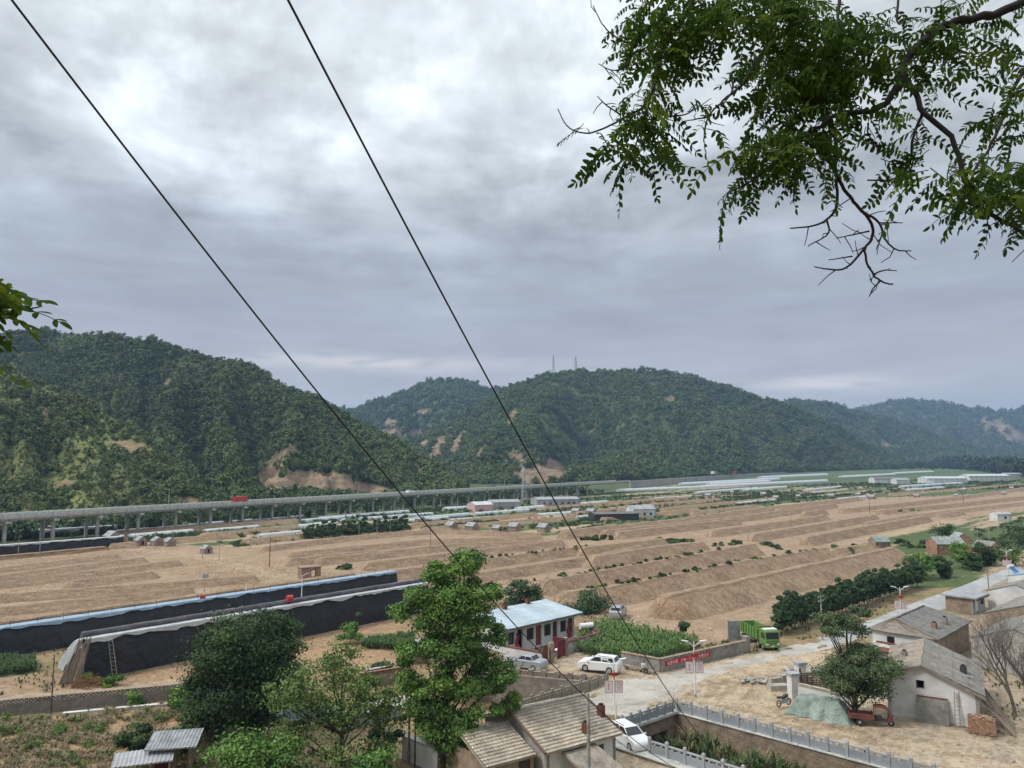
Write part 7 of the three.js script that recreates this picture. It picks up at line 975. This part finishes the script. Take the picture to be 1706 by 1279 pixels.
const TL = [[300, 878, 420, 869, 4, 1.5], [215, 896, 320, 887, 4, 1.6], [430, 895, 500, 888, 3.5, 1.4], [690, 876, 760, 870, 3.5, 1.4], [500, 870, 590, 862, 4, 1.6], [860, 850, 905, 846, 5, 2], [1090, 832, 1150, 828, 4, 1.6], [1205, 842, 1290, 834, 4, 1.6], [1395, 834, 1440, 830, 5, 2.2], [1510, 818, 1570, 814, 5, 2.4], [1030, 818.5, 1185, 812, 7, 2.4], [1134, 808, 1296, 799, 9, 3], [1166, 813, 1300, 806, 8, 3], [1290, 806.5, 1376, 802, 9, 3], [1266, 797, 1376, 791.5, 11, 3.4], [1400, 795, 1488, 790.5, 10, 2.6], [1490, 789, 1552, 786, 11, 2.8], [1160, 822, 1262, 814, 5, 2], [1240, 818, 1310, 812, 5, 2], [1340, 818, 1400, 812, 5, 2], [405, 872, 505, 862, 4, 1.5], [530, 865, 680, 853.5, 4, 1.6], [690, 866, 780, 858, 4, 1.5], [180, 890, 330, 878, 4, 1.6], [340, 887, 430, 879, 3.5, 1.4], [455, 884, 560, 872, 4, 1.5], [790, 858, 880, 851, 4, 1.6], [800, 866, 960, 855, 4, 1.5], [740, 850, 850, 843, 5, 2], [600, 866, 720, 857, 3.5, 1.4], [640, 872, 745, 864, 3.5, 1.3], [750, 868, 900, 858, 3.5, 1.3], [1180, 808, 1280, 802.5, 8, 2.6], [0, 893, 115, 884, 6, 2], [20, 888, 120, 880, 5, 2], [900, 868, 1000, 860, 3.5, 1.4], [960, 842, 1010, 838, 5, 2], [1500, 812, 1600, 806, 6, 2.4], [1545, 806, 1640, 800, 6, 2.6]].sort((a, b) => a[0] - b[0]);
TL.forEach(([x0, y0, x1, y1, w, h], i) => tunnel(`white film tunnel whose near end is ${ordinal(i + 1)} from the left in the far rows`, P(x0, y0), P(x1, y1), w, h, x0 % 3 ? M.filmWhite : M.film, GT));
// pale earth banks between those rows
for (const [x0, y0, x1, y1, h] of [[190, 884, 500, 863, 1.4], [330, 889, 500, 873, 1.3], [400, 899, 520, 886, 1.4], [680, 872, 900, 853, 1.3], [700, 879, 960, 858, 1.3], [1000, 862, 1150, 848, 1.4], [1100, 846, 1290, 828, 1.6], [1085, 838, 1200, 829, 1.5], [960, 852, 1090, 840, 1.3], [900, 844, 1060, 833, 1.4], [1000, 836, 1150, 826, 1.4], [1150, 852, 1260, 840, 1.5], [250, 899, 400, 887, 1.3], [1480, 822, 1706, 806, 1.4]]) berm([[x0, y0], [x1, y1]], h, 3, 2, { flat: 0.8, grassy: 0.12, tooth: 0.12 });
{
  const G1 = 'small brick sheds beyond the bare field', r = rng(909);
  const spots = [[187, 902], [204, 903], [234, 908], [262, 908], [283, 909], [344, 921], [752, 882], [786, 884], [829, 885], [857, 884], [906, 886], [1180, 828], [1272, 826], [1293, 832], [1330, 829], [1385, 829], [1452, 831], [1527, 828], [1592, 828], [1605, 818], [1672, 824], [1685, 815], [1430, 826], [1365, 823], [700, 870], [665, 868], [960, 856], [985, 857], [573, 872], [1220, 822]].sort((a, b) => a[0] - b[0]);
  let first = null; spots.forEach(([x, y], i) => { const brickShed = `small brick gable shed, ${ordinal(i + 1)} from the left beyond the bare field`; const p = P(x, y), s = 0.62 + 0.28 * r(), turn = ROW + (r() - 0.5) * 0.2 + (i % 3 === 2 ? Math.PI / 2 : -Math.PI / 2); if (!first) { first = shed('brick_shed', brickShed, 'shed', p, { l: 3.4, w: 3.0, h: 1.7, r: 1.1, turn, door: 0.8, wall: M.shedBrick = mat(0.45, 0.34, 0.27, 0.95, { map: TX.weathered }), roof: M.zinc, group: G1, waves: 6 }); } else copyOf(first, brickShed, [p.x, p.y, p.z], turn, [s, s * (0.9 + 0.2 * r()), s]); });
  shed('brick_shed', 'brick field shed with a teal sheet roof and a blue door at the berm end', 'shed', P(1465, 915), { l: 3.4, w: 3, h: 2.1, r: 1.0, turn: 0.15 + Math.PI, wall: M.paleBrick, roof: mat(0.30, 0.38, 0.35, 0.6, { map: TX.weathered }), door: 0.9, waves: 6 });
  shed('brick_house', 'orange brick house with a grey green roof and a dark doorway', 'house', P(1576, 922), { l: 6.5, w: 4.2, h: 2.5, r: 1.4, turn: 0.05, wall: M.newBrick, roof: mat(0.36, 0.40, 0.36, 0.6, { map: TX.weathered }), windows: [2.4], waves: 9 });
  shed('brick_house', 'narrow brick annex beside the orange brick house', 'house', P(1600, 918), { l: 3.4, w: 3, h: 3.2, r: 1.2, turn: 1.45, wall: M.newBrick, roof: M.zinc, waves: 6 });
  shed('brick_shed', 'brick shed with its gable to the road below the green bushes', 'shed', P(1645, 925), { l: 4.2, w: 4.4, h: 1.8, r: 1.5, turn: -1.25 + Math.PI, wall: M.newBrick, roof: M.fibre, waves: 6 });
  shed('hut', 'white hut with a flat pale roof on the far bank of the bare field', 'hut', P(1667, 868), { l: 5, w: 4, h: 2.6, r: 0.7, turn: 0.1, wall: M.whitewash, roof: M.paleStone, door: 0, windows: [1.5], waves: 6 });
  shed('warehouse', 'long pale warehouse with a low metal roof in front of the viaduct', 'warehouse', P(925, 842), { l: 21, w: 10, h: 3.2, r: 1.0, turn: ROW - 0.55, wall: M.paleStone, roof: M.zinc, windows: [2, 5, 8, 11, 14, 17], waves: 30 });
  shed('farmhouse', 'white farmhouse with a blue grey roof and three dark windows', 'house', P(1068, 861), { l: 9, w: 7, h: 3.2, r: 1.3, turn: 0.25, wall: M.whitewash, roof: M.zinc, windows: [1.4, 3.9, 6.4], waves: 12 });
  shed('barn', 'long dark open barn beside the white farmhouse', 'barn', P(1022, 866), { l: 17, w: 6, h: 2.4, r: 0.6, turn: 0.3, wall: M.darkTrim, roof: M.fibreDark, waves: 16 });
  shed('barn', 'low grey roofed barn at the foot of the viaduct', 'barn', P(838, 845), { l: 14, w: 8, h: 2.6, r: 1.0, turn: ROW - 0.5, wall: M.paleStone, roof: M.zinc, waves: 16 });
  shed('barn', 'small pink walled barn beside the low grey barn', 'barn', P(800, 850), { l: 9, w: 7, h: 2.6, r: 1.2, turn: 0.6, wall: M.paperPink, roof: M.filmWhite, waves: 10 });
  for (const [x, y, l, w, h, lab, roof] of [[1640, 801, 42, 14, 5, 'long white roofed farm building at the far right', M.filmWhite], [1570, 805, 38, 12, 4.5, 'pale blue roofed farm building beyond the sheds', M.film], [1472, 805, 22, 9, 4, 'slate blue roofed farmhouse in the green fields', M.fibreDark], [1500, 806, 12, 8, 3.6, 'small white farmhouse beside the slate blue roof', M.zinc], [1690, 796, 26, 10, 4, 'grey roofed farmhouse in front of the tree belt', M.zinc]]) shed('farm_building', lab, 'building', P(x, y), { l, w, h, r: 1.6, turn: 0.12, wall: M.whitewash, roof, windows: [2, 5, 8].filter((q) => q < l - 2), waves: 14 });
}
function pole(name, label, base, h, o = {}) { const t = thing(name, label, o.category || 'pole', [base.x, base.y, base.z], o.turn ?? 0.7, o.group), r = o.r ?? 0.09; new MB().cyl(0, -0.1, 0, r, r * 0.65, h + 0.1, 8).build('post', o.m || M.pole, t); if (o.arms) for (let k = 0; k < o.arms; k++) { new MB().beam(V(-0.7, h - 0.25 - k * 0.5, 0), V(0.7, h - 0.25 - k * 0.5, 0), 0.07, 0.08).build('crossarm', o.m || M.pole, t); for (const s of [-0.6, 0, 0.6]) new MB().cyl(s, h - 0.208 - k * 0.5, 0, 0.035, 0.03, 0.14, 6).build('insulator', M.paleStone, t); } if (o.lamp) { new MB().tube([V(0, h - 0.1, 0), V(0.7, h + 0.15, 0)], 0.03, 5).build('arm', o.m || M.pole, t); new MB().box(0.85, h + 0.1, 0, 0.5, 0.08, 0.2).build('lamp_head', M.paleStone, t); } if (o.box) new MB().box(0, h - 0.9, 0.15, 0.9, 0.55, 0.25).build('cabinet', M.paleStone, t); return t; }
{
  const fore = P(975, 1300), fp = V((975 - CX) / FOCAL * 48.3, 0, -48.3); pole('utility_pole', 'concrete utility pole in front of the tiled roof', fp, 7.35, { r: 0.14, arms: 0 });
  pole('utility_pole', 'grey concrete pole with two crossarms beside the evergreen row', P(1370, 1066), 5.4, { r: 0.11, arms: 2 }); pole('utility_pole', 'slim concrete pole beside the domed thicket', P(989, 1022), 3.6, { r: 0.09 }); pole('lamp_post', 'white lamp post in front of the black greenhouse wall', P(501, 1050), 7, { r: 0.07, m: M.white, lamp: 1 }); pole('lamp_post', 'white post between the two black greenhouses', P(409, 1012), 3.6, { r: 0.07, m: M.white }); pole('post', 'short dark post beside the white post between the greenhouses', P(419, 1011), 2.3, { r: 0.05, m: M.darkPole });
  pole('utility_pole', 'thin black pole standing beside the pierced garden wall', P(85, 1191), 5.1, { r: 0.06, m: M.darkPole }); pole('utility_pole', 'dark wooden pole in the middle of the bare field', P(449, 944), 5.9, { r: 0.1, m: M.darkPole }); pole('utility_pole', 'post with a white cabinet on the edge of the left bare field', P(340, 1000), 4.4, { r: 0.06, box: 1 });
  pole('post', 'white marker post on the canal corner beside the bridge', P(1026, 1200), 1.6, { r: 0.09, m: M.white }); pole('utility_pole', 'dark post leaning in the bare field near the berms', P(1449, 856), 6, { r: 0.1, m: M.darkPole }); pole('utility_pole', 'dark post at the end of the far berms', P(1605, 838), 5.2, { r: 0.12, m: M.darkPole, arms: 1 }); pole('utility_pole', 'wooden cross-armed post among the right-hand berms', P(1318, 880), 4.8, { r: 0.09, m: M.timber, arms: 1 }); pole('utility_pole', 'tall thin pole above the far berm crest', P(1253, 856), 9, { r: 0.08 }); pole('utility_pole', 'dark pole hung with an iron weight beyond the bare field', P(717, 914), 8, { r: 0.06, m: M.darkPole }); pole('utility_pole', 'wooden pole in the yard under the tall tree', P(681, 1272), 4.2, { r: 0.11, m: M.timber });
  pole('utility_pole', 'black slanting post beside the tall tree', P(691, 1285), 4.6, { r: 0.07, m: M.darkPole });
  pole('utility_pole', 'grey pole beside the brick gable on the right', P(1630, 918), 5.5, { r: 0.09 }); pole('utility_pole', 'second grey pole behind the brick gable', P(1648, 905), 4.5, { r: 0.08 }); pole('utility_pole', 'brown pole standing in front of the cream house', P(1648, 1000), 5.2, { r: 0.1, m: M.timber });
  const r = rng(77), gp = 'thin poles of the far village'; let first = null, pi = 0; for (const [x, y, h] of [[30, 930, 5], [66, 927, 4.6], [73, 905, 7.4], [115, 935, 1.6], [140, 905, 5], [175, 892, 4], [195, 890, 4.4], [225, 910, 4.6], [257, 916, 4.8], [288, 906, 5.2], [337, 930, 6], [365, 934, 5], [417, 914, 6], [500, 878, 5], [551, 888, 6], [575, 882, 6], [598, 892, 6.5], [628, 894, 5], [650, 892, 6.4], [700, 862, 5], [760, 868, 6], [820, 868, 7], [873, 886, 7], [980, 852, 6], [1022, 866, 6], [1051, 862, 6], [1110, 842, 7], [1145, 838, 9], [1154, 824, 9], [1145, 852, 5], [1310, 824, 8], [1420, 838, 6], [1500, 835, 6], [1570, 820, 8], [1480, 790, 20], [1630, 820, 7], [560, 860, 5], [330, 888, 4.4], [155, 876, 5]].sort((a, b) => a[0] - b[0])) { const p = P(x, y), lb = `thin pale pole, ${ordinal(++pi)} from the left among the far rows`; if (!first) { first = pole('field_pole', lb, p, 5, { r: 0.07, group: gp }); first.scale.y = h / 5; } else { const c = copyOf(first, lb, [p.x, p.y, p.z], r() * 3); c.scale.set(1, h / 5, 1); } }
}
// lattice mast by the warehouse, two masts on the hill
function mast(label, base, h, w) { const t = thing('lattice_mast', label, 'mast', [base.x, base.y, base.z], 0.4), q = (k, i) => { const s = w * lerp(1, 0.18, k) / 2; return V([-s, s, s, -s][i], h * k, [-s, -s, s, s][i]); }; for (let i = 0; i < 4; i++) new MB().tube([q(0, i), q(1, i)], w * 0.045, 5).build('leg', M.steel, t); const b = new MB(), n = 9; for (let k = 0; k < n; k++) for (let i = 0; i < 4; i++) b.tube([q(k / n, i), q((k + 1) / n, (i + 1) % 4)], w * 0.03, 4).tube([q((k + 1) / n, i), q((k + 1) / n, (i + 1) % 4)], w * 0.028, 4); stuff(b.build('bracing', M.steel, t)); new MB().cyl(0, h * 0.9, 0, w * 0.16, w * 0.16, h * 0.06, 8).build('antenna', M.white, t); return t; }
mast('lattice mast between the warehouse and the viaduct', P(873, 838), 18, 2.6);
{ const a = D(922, 628, 1215), b = D(959, 621, 1222); mast('taller lattice mast on the crest of the broad hill', V(a.x, a.y - 6, a.z), 43, 5); mast('second lattice mast beside the taller one on the hill crest', V(b.x, b.y - 6, b.z), 34, 6); }

// ---------------------------------------------------------------- overhead cables
M.cable = mat(0.012, 0.012, 0.016, 0.6);
function cable(label, a, b, sag, r) { const t = thing('overhead_cable', label, 'cable', [0, 0, 0]), pts = []; for (let i = -3; i <= 44; i++) { const k = i / 40, p = V().lerpVectors(a, b, k); p.y -= sag * 4 * k * (1 - k); pts.push(p); } new MB().tube(pts, r, 6).build('wire', M.cable, t); return settle(t); }
cable('left black cable running down across the whole picture', D(20, 0, 8), D(1118, 1275, 34), 1.05, 0.0145);
cable('right black cable running down from the top edge past the bare berms', D(480, 0, 8), D(1203, 1271, 36), 0.85, 0.0145);
pole('cable_pole', 'concrete pole below the frame that carries the two cables', V(11.2, 0, -37.5), 6.2, { r: 0.13, arms: 1 });

// ---------------------------------------------------------------- the locust tree that frames the view
M.leaf = new THREE.MeshPhysicalMaterial({ roughness: 1, specularIntensity: 0.12, side: THREE.DoubleSide, transmission: 0.35, thickness: 0, map: TX.leaf }); M.leaf.color.setRGB(0.062, 0.118, 0.018);
M.leafYellow = M.leaf.clone(); M.leafYellow.color.setRGB(0.13, 0.19, 0.025); M.leafDark = M.leaf.clone(); M.leafDark.color.setRGB(0.05, 0.095, 0.018);
M.twig = mat(0.03, 0.02, 0.02, 0.9); M.limb = mat(0.028, 0.022, 0.02, 0.95, { map: TX.weathered });
function pinnate(seed, pairs, len, leafLen, leafW, droop) {                      // a compound leaf along +x, hanging down
  const r = rng(seed), mb = new MB(), at = (k) => V(len * k * (1 - 0.12 * droop * k), -droop * len * 0.55 * k * k, 0.03 * Math.sin(k * 4 + seed)), pts = []; for (let i = 0; i <= 8; i++) pts.push(at(i / 8)); mb.tube(pts, pts.map((_, i) => lerp(0.0022, 0.0009, i / 8)), 4);
  const leaflet = (p, dir, l, w, up) => { const side = V().crossVectors(dir, up).normalize(), n = V().crossVectors(side, dir).normalize(), N = 7, rim = []; for (let i = 0; i <= N; i++) { const k = i / N, ww = w * Math.pow(Math.sin(Math.PI * clamp(k * 0.94 + 0.03)), 0.62) / 2, c = V().copy(p).addScaledVector(dir, l * k).addScaledVector(n, -0.10 * l * k * k); rim.push([V().copy(c).addScaledVector(side, ww).addScaledVector(n, ww * 0.35), c, V().copy(c).addScaledVector(side, -ww).addScaledVector(n, ww * 0.35)]); } for (let i = 0; i < N; i++) { const [a, b, c] = rim[i], [d, e, f] = rim[i + 1]; mb.quad(a, d, e, b).quad(b, e, f, c); } };
  for (let i = 0; i < pairs; i++) { const k = 0.2 + 0.76 * i / (pairs - 1), p = at(k), s = 0.75 + 0.35 * Math.sin(Math.PI * k) + 0.15 * r(); for (const q of [-1, 1]) { if (r() < 0.05) continue; const a = 1.1 + 0.25 * (r() - 0.5), dir = V(Math.cos(a), -0.22 - 0.35 * r(), q * Math.sin(a)).normalize(); leaflet(p, dir, leafLen * s, leafW * s, V((r() - 0.5) * 0.6, 1, (r() - 0.5) * 0.6)); } }
  leaflet(at(1), V(1, -droop, 0).normalize(), leafLen, leafW, V(0, 1, 0.2)); return mb.geo();
}
const frondGeos = [0, 1, 2, 3, 4].map((k) => pinnate(60 + k, 6 + (k % 3), 0.15 + 0.02 * k, 0.031, 0.0145, 0.25 + 0.16 * k));
function leafyTree(name, label, base, o) {
  const t = thing(name, label, 'tree', [base.x, base.y, base.z]), r = rng(o.seed), loc = (v) => V().subVectors(v, base);
  o.trunk.forEach(([pts, radii]) => new MB().tube(pts.map(loc), radii, 9).build('trunk', M.limb, t));
  const segs = [];
  for (const [path, r0, r1, leafy] of o.branches) {
    const p3 = path.map(([x, y, d]) => loc(D(x, y, d))), c = new THREE.CatmullRomCurve3(p3), n = Math.max(6, path.length * 4), pts = c.getPoints(n); pts.forEach((p, i) => { if (i && i < n) p.add(V((r() - 0.5), (r() - 0.5), (r() - 0.5)).multiplyScalar(r0 * 0.6)); });
    new MB().tube(pts, pts.map((_, i) => (r0 < 0.006 ? 1.35 : 1) * lerp(r0, r1, i / n)), r0 > 0.01 ? 8 : 5).build('branch', r0 > 0.01 ? M.limb : M.twig, t); if (leafy) segs.push([pts, leafy]);
    if (r0 < 0.012) for (let i = 2; i < n - 1; i += 2) if (r() < (o.spurs ?? 0.5)) { const a = pts[i], e = a.clone().add(V(r() - 0.5, r() - 0.6, (r() - 0.5) * 0.6).multiplyScalar(0.09 + 0.10 * r())), m = V().lerpVectors(a, e, 0.5).add(V(r() - 0.5, r() - 0.5, 0).multiplyScalar(0.02)); new MB().tube([a, m, e], [0.0022, 0.0017, 0.0012], 4).build('twig', M.twig, t); }
  }
  const fr = []; const add = (p, dir, s) => fr.push([p, dir, s]);
  for (const [pts, n] of segs) for (let i = 0; i < n; i++) { const k = Math.floor(r() * (pts.length - 1)), p = V().lerpVectors(pts[k], pts[k + 1], r()), tdir = V().subVectors(pts[k + 1], pts[k]).normalize(), a = r() * 6.283; add(p, V(Math.cos(a), -0.15 - 0.5 * r(), Math.sin(a)).addScaledVector(tdir, 0.5).normalize(), 0.55 + 0.4 * r()); }
  for (const [x, y, rx, ry, d0, d1, n] of o.masses) for (let i = 0; i < n; i++) { const a = r() * 6.283, q = Math.sqrt(r()), p = loc(D(x + rx * q * Math.cos(a), y - (o.lift ?? 0) + ry * 0.9 * q * Math.sin(a), lerp(d0, d1, r()))), b = r() * 6.283; { add(p, o.right ? V(1, 0.22 - 0.32 * r(), (r() - 0.5) * 0.7).normalize() : V(Math.cos(b), -0.1 - 0.5 * r(), Math.sin(b)).normalize(), o.right ? 0.7 + 0.22 * r() : 0.56 + 0.44 * r()); } }
  const parts = [], rest = [[], [], []], mats = [M.leaf, M.leafYellow, M.leafDark], q = new THREE.Quaternion(), m4 = new THREE.Matrix4();
  fr.forEach(([p, dir, s], i) => { const side = V().crossVectors(dir, V(0, 1, 0)).normalize().applyAxisAngle(dir, (r() - 0.5) * 2.6), up = V().crossVectors(side, dir), rot = new THREE.Matrix4().makeBasis(dir, up, side.clone()), g = frondGeos[i % 5], mi = o.mats ? o.mats[Math.floor(r() * 3)] : r() < 0.15 ? 1 : r() < 0.45 ? 2 : 0; q.setFromRotationMatrix(rot); if (i % Math.max(1, Math.ceil(fr.length / 280)) === 0 && parts.length < 290) { const f = mesh('leaf', g, mats[mi], t); f.position.copy(p); f.quaternion.copy(q); f.scale.setScalar(s); parts.push(f); } else { m4.compose(p, q, V(s, s, s)); rest[mi].push(g.clone().applyMatrix4(m4)); } });
  rest.forEach((L, i) => { if (L.length) stuff(mesh('leaves', mergeGeometries(L), mats[i], t)); });
  return t;
}
{
  const base = V(3.7, 19.1, -3.2), dm = 2.9;
  const B = (pts, d0, d1, r0, r1, leafy) => [pts.map(([x, y], i) => [x, y, lerp(d0, d1, i / (pts.length - 1))]), r0, r1, leafy];
  leafyTree('locust_tree', 'locust tree whose dark branches and pinnate leaves hang into the sky', base, { seed: 1234, lift: 22, trunk: [[[V(3.7, 19.0, -3.2), V(3.6, 21, -3.1), V(3.3, 23, -3.0), V(2.9, 24.2, -2.95), V(2.12, 24.13, -2.75)], [0.17, 0.14, 0.11, 0.075, 0.036]], [[V(3.6, 21, -3.1), V(3.9, 23.2, -3.6), V(3.6, 25, -3.9)], [0.1, 0.08, 0.05]]],
    branches: [
      B([[1760, -16], [1702, 4], [1657, 24], [1581, 40], [1538, 67], [1507, 105], [1495, 143], [1462, 181], [1419, 190], [1388, 195], [1362, 214], [1330, 235]], 2.75, 2.6, 0.019, 0.006, 22),
      B([[1500, 126], [1524, 152], [1538, 186], [1586, 231], [1600, 276], [1612, 320], [1621, 339], [1661, 363], [1701, 385], [1760, 410]], 2.75, 2.4, 0.011, 0.006, 10), B([[1538, 188], [1521, 228], [1514, 274], [1490, 298], [1445, 300]], 2.7, 2.6, 0.006, 0.003, 5), B([[1760, 40], [1704, 119], [1676, 181], [1652, 238], [1619, 288]], 2.8, 2.5, 0.009, 0.004, 12),
      B([[1362, 160], [1383, 200], [1393, 234], [1393, 289], [1414, 326], [1436, 351], [1454, 379], [1451, 400], [1442, 413], [1442, 434], [1454, 456], [1467, 468], [1488, 473]], 2.7, 2.6, 0.0085, 0.0028, 0), B([[1340, 225], [1371, 259], [1393, 289]], 2.65, 2.65, 0.006, 0.006, 5), B([[1393, 299], [1393, 345], [1377, 366], [1353, 377], [1316, 380]], 2.65, 2.6, 0.0045, 0.0018, 0), B([[1377, 366], [1380, 388], [1346, 410]], 2.62, 2.6, 0.003, 0.0015, 0), B([[1433, 351], [1464, 370], [1473, 397], [1494, 416], [1518, 418]], 2.63, 2.6, 0.004, 0.0015, 0), B([[1467, 371], [1504, 371]], 2.6, 2.6, 0.0022, 0.0012, 0), B([[1448, 385], [1393, 397]], 2.6, 2.6, 0.0025, 0.0013, 0), B([[1442, 411], [1408, 447], [1377, 448], [1356, 444]], 2.6, 2.58, 0.0035, 0.0014, 0), B([[1420, 427], [1380, 433]], 2.6, 2.6, 0.0022, 0.0012, 0), B([[1467, 468], [1454, 481], [1448, 494]], 2.6, 2.6, 0.0025, 0.0013, 0), B([[1454, 457], [1473, 450], [1494, 451]], 2.6, 2.6, 0.0025, 0.0012, 0),
      B([[1180, -30], [1155, 0], [1131, 45], [1108, 68], [1094, 124], [1087, 155], [1072, 199], [1065, 225], [1056, 258], [1061, 279]], 2.9, 2.6, 0.009, 0.0018, 26), B([[1340, 30], [1300, 60], [1267, 89], [1237, 141], [1201, 171], [1180, 195], [1173, 225]], 2.8, 2.6, 0.009, 0.0018, 6), B([[1180, 195], [1138, 202]], 2.6, 2.6, 0.0025, 0.0012, 0), B([[1218, 122], [1220, 150], [1201, 178]], 2.65, 2.6, 0.003, 0.002, 0), B([[1050, 72], [1037, 68], [1016, 54], [1002, 38], [988, 9]], 2.8, 2.75, 0.003, 0.0013, 0), B([[1075, 80], [1054, 91], [1042, 110], [1021, 117], [997, 106]], 2.75, 2.7, 0.003, 0.0012, 0), B([[1072, 180], [1051, 190], [1021, 206], [979, 222], [948, 213], [929, 181]], 2.65, 2.6, 0.0038, 0.0013, 2), B([[1035, 192], [1009, 174], [995, 160]], 2.62, 2.6, 0.0025, 0.0012, 0), B([[1106, 195], [1148, 188], [1163, 167]], 2.6, 2.6, 0.0025, 0.0012, 1),
      B([[1330, 235], [1290, 270], [1245, 305], [1215, 320]], 2.6, 2.55, 0.005, 0.0016, 14), B([[1330, 240], [1325, 300], [1321, 338]], 2.6, 2.58, 0.004, 0.0016, 4), B([[1497, -10], [1497, 40], [1515, 30], [1530, 36]], 2.9, 2.8, 0.004, 0.0015, 3), B([[1446, 205], [1447, 225], [1478, 262]], 2.7, 2.65, 0.003, 0.0015, 3), B([[1400, -20], [1395, 45], [1398, 60]], 2.9, 2.8, 0.008, 0.004, 4)],
    masses: [[1125, 40, 80, 55, 2.6, 3.3, 120], [1090, 110, 42, 50, 2.6, 3.0, 34], [1075, 215, 36, 50, 2.5, 2.8, 34], [1055, 272, 50, 16, 2.5, 2.7, 20], [1250, 40, 80, 45, 2.6, 3.4, 90], [1345, 95, 80, 85, 2.5, 3.4, 190], [1390, 140, 75, 50, 2.6, 3.2, 90], [1310, 165, 52, 60, 2.5, 3.1, 75], [1285, 262, 66, 44, 2.4, 2.9, 66], [1340, 255, 45, 40, 2.4, 2.8, 26], [1440, 70, 55, 50, 2.6, 3.2, 30], [1530, 130, 60, 50, 2.6, 3.1, 26], [1600, 50, 40, 45, 2.6, 3.2, 34], [1660, 100, 50, 60, 2.6, 3.0, 18], [1685, 200, 35, 60, 2.4, 2.8, 20], [1640, 322, 70, 34, 2.3, 2.7, 44], [1580, 318, 50, 22, 2.3, 2.6, 14], [1690, 350, 36, 24, 2.3, 2.6, 16], [1440, 215, 35, 22, 2.5, 2.7, 10], [1520, 265, 30, 22, 2.5, 2.7, 7]] });
  // the twig that reaches in at the left edge belongs to a sapling beside the path
  const b2 = V(-2.6, 18.9, -1.65); leafyTree('locust_sapling', 'leafy locust sprig reaching in at the left edge above the hills', b2, { seed: 77, spurs: 0, trunk: [[[V(-2.6, 18.8, -1.65), V(-2.4, 20.6, -1.6), V(-1.9, 22.1, -1.6), V(-1.45, 22.3, -1.55)], [0.03, 0.024, 0.014, 0.006]]], branches: [B([[-260, 560], [-120, 545], [-30, 535], [20, 520], [70, 510]], 1.55, 1.5, 0.005, 0.001, 0), B([[-120, 545], [-40, 580], [0, 600]], 1.55, 1.5, 0.003, 0.001, 0)], masses: [[-92, 474, 18, 6, 1.4, 1.6, 5], [-80, 492, 22, 6, 1.4, 1.55, 5], [-95, 508, 20, 6, 1.4, 1.55, 4], [-115, 530, 16, 6, 1.4, 1.55, 3], [-150, 560, 12, 6, 1.4, 1.55, 2], [-155, 585, 12, 5, 1.4, 1.5, 2]], mats: [1, 1, 0], right: true });
}

renderer.render(scene, camera);
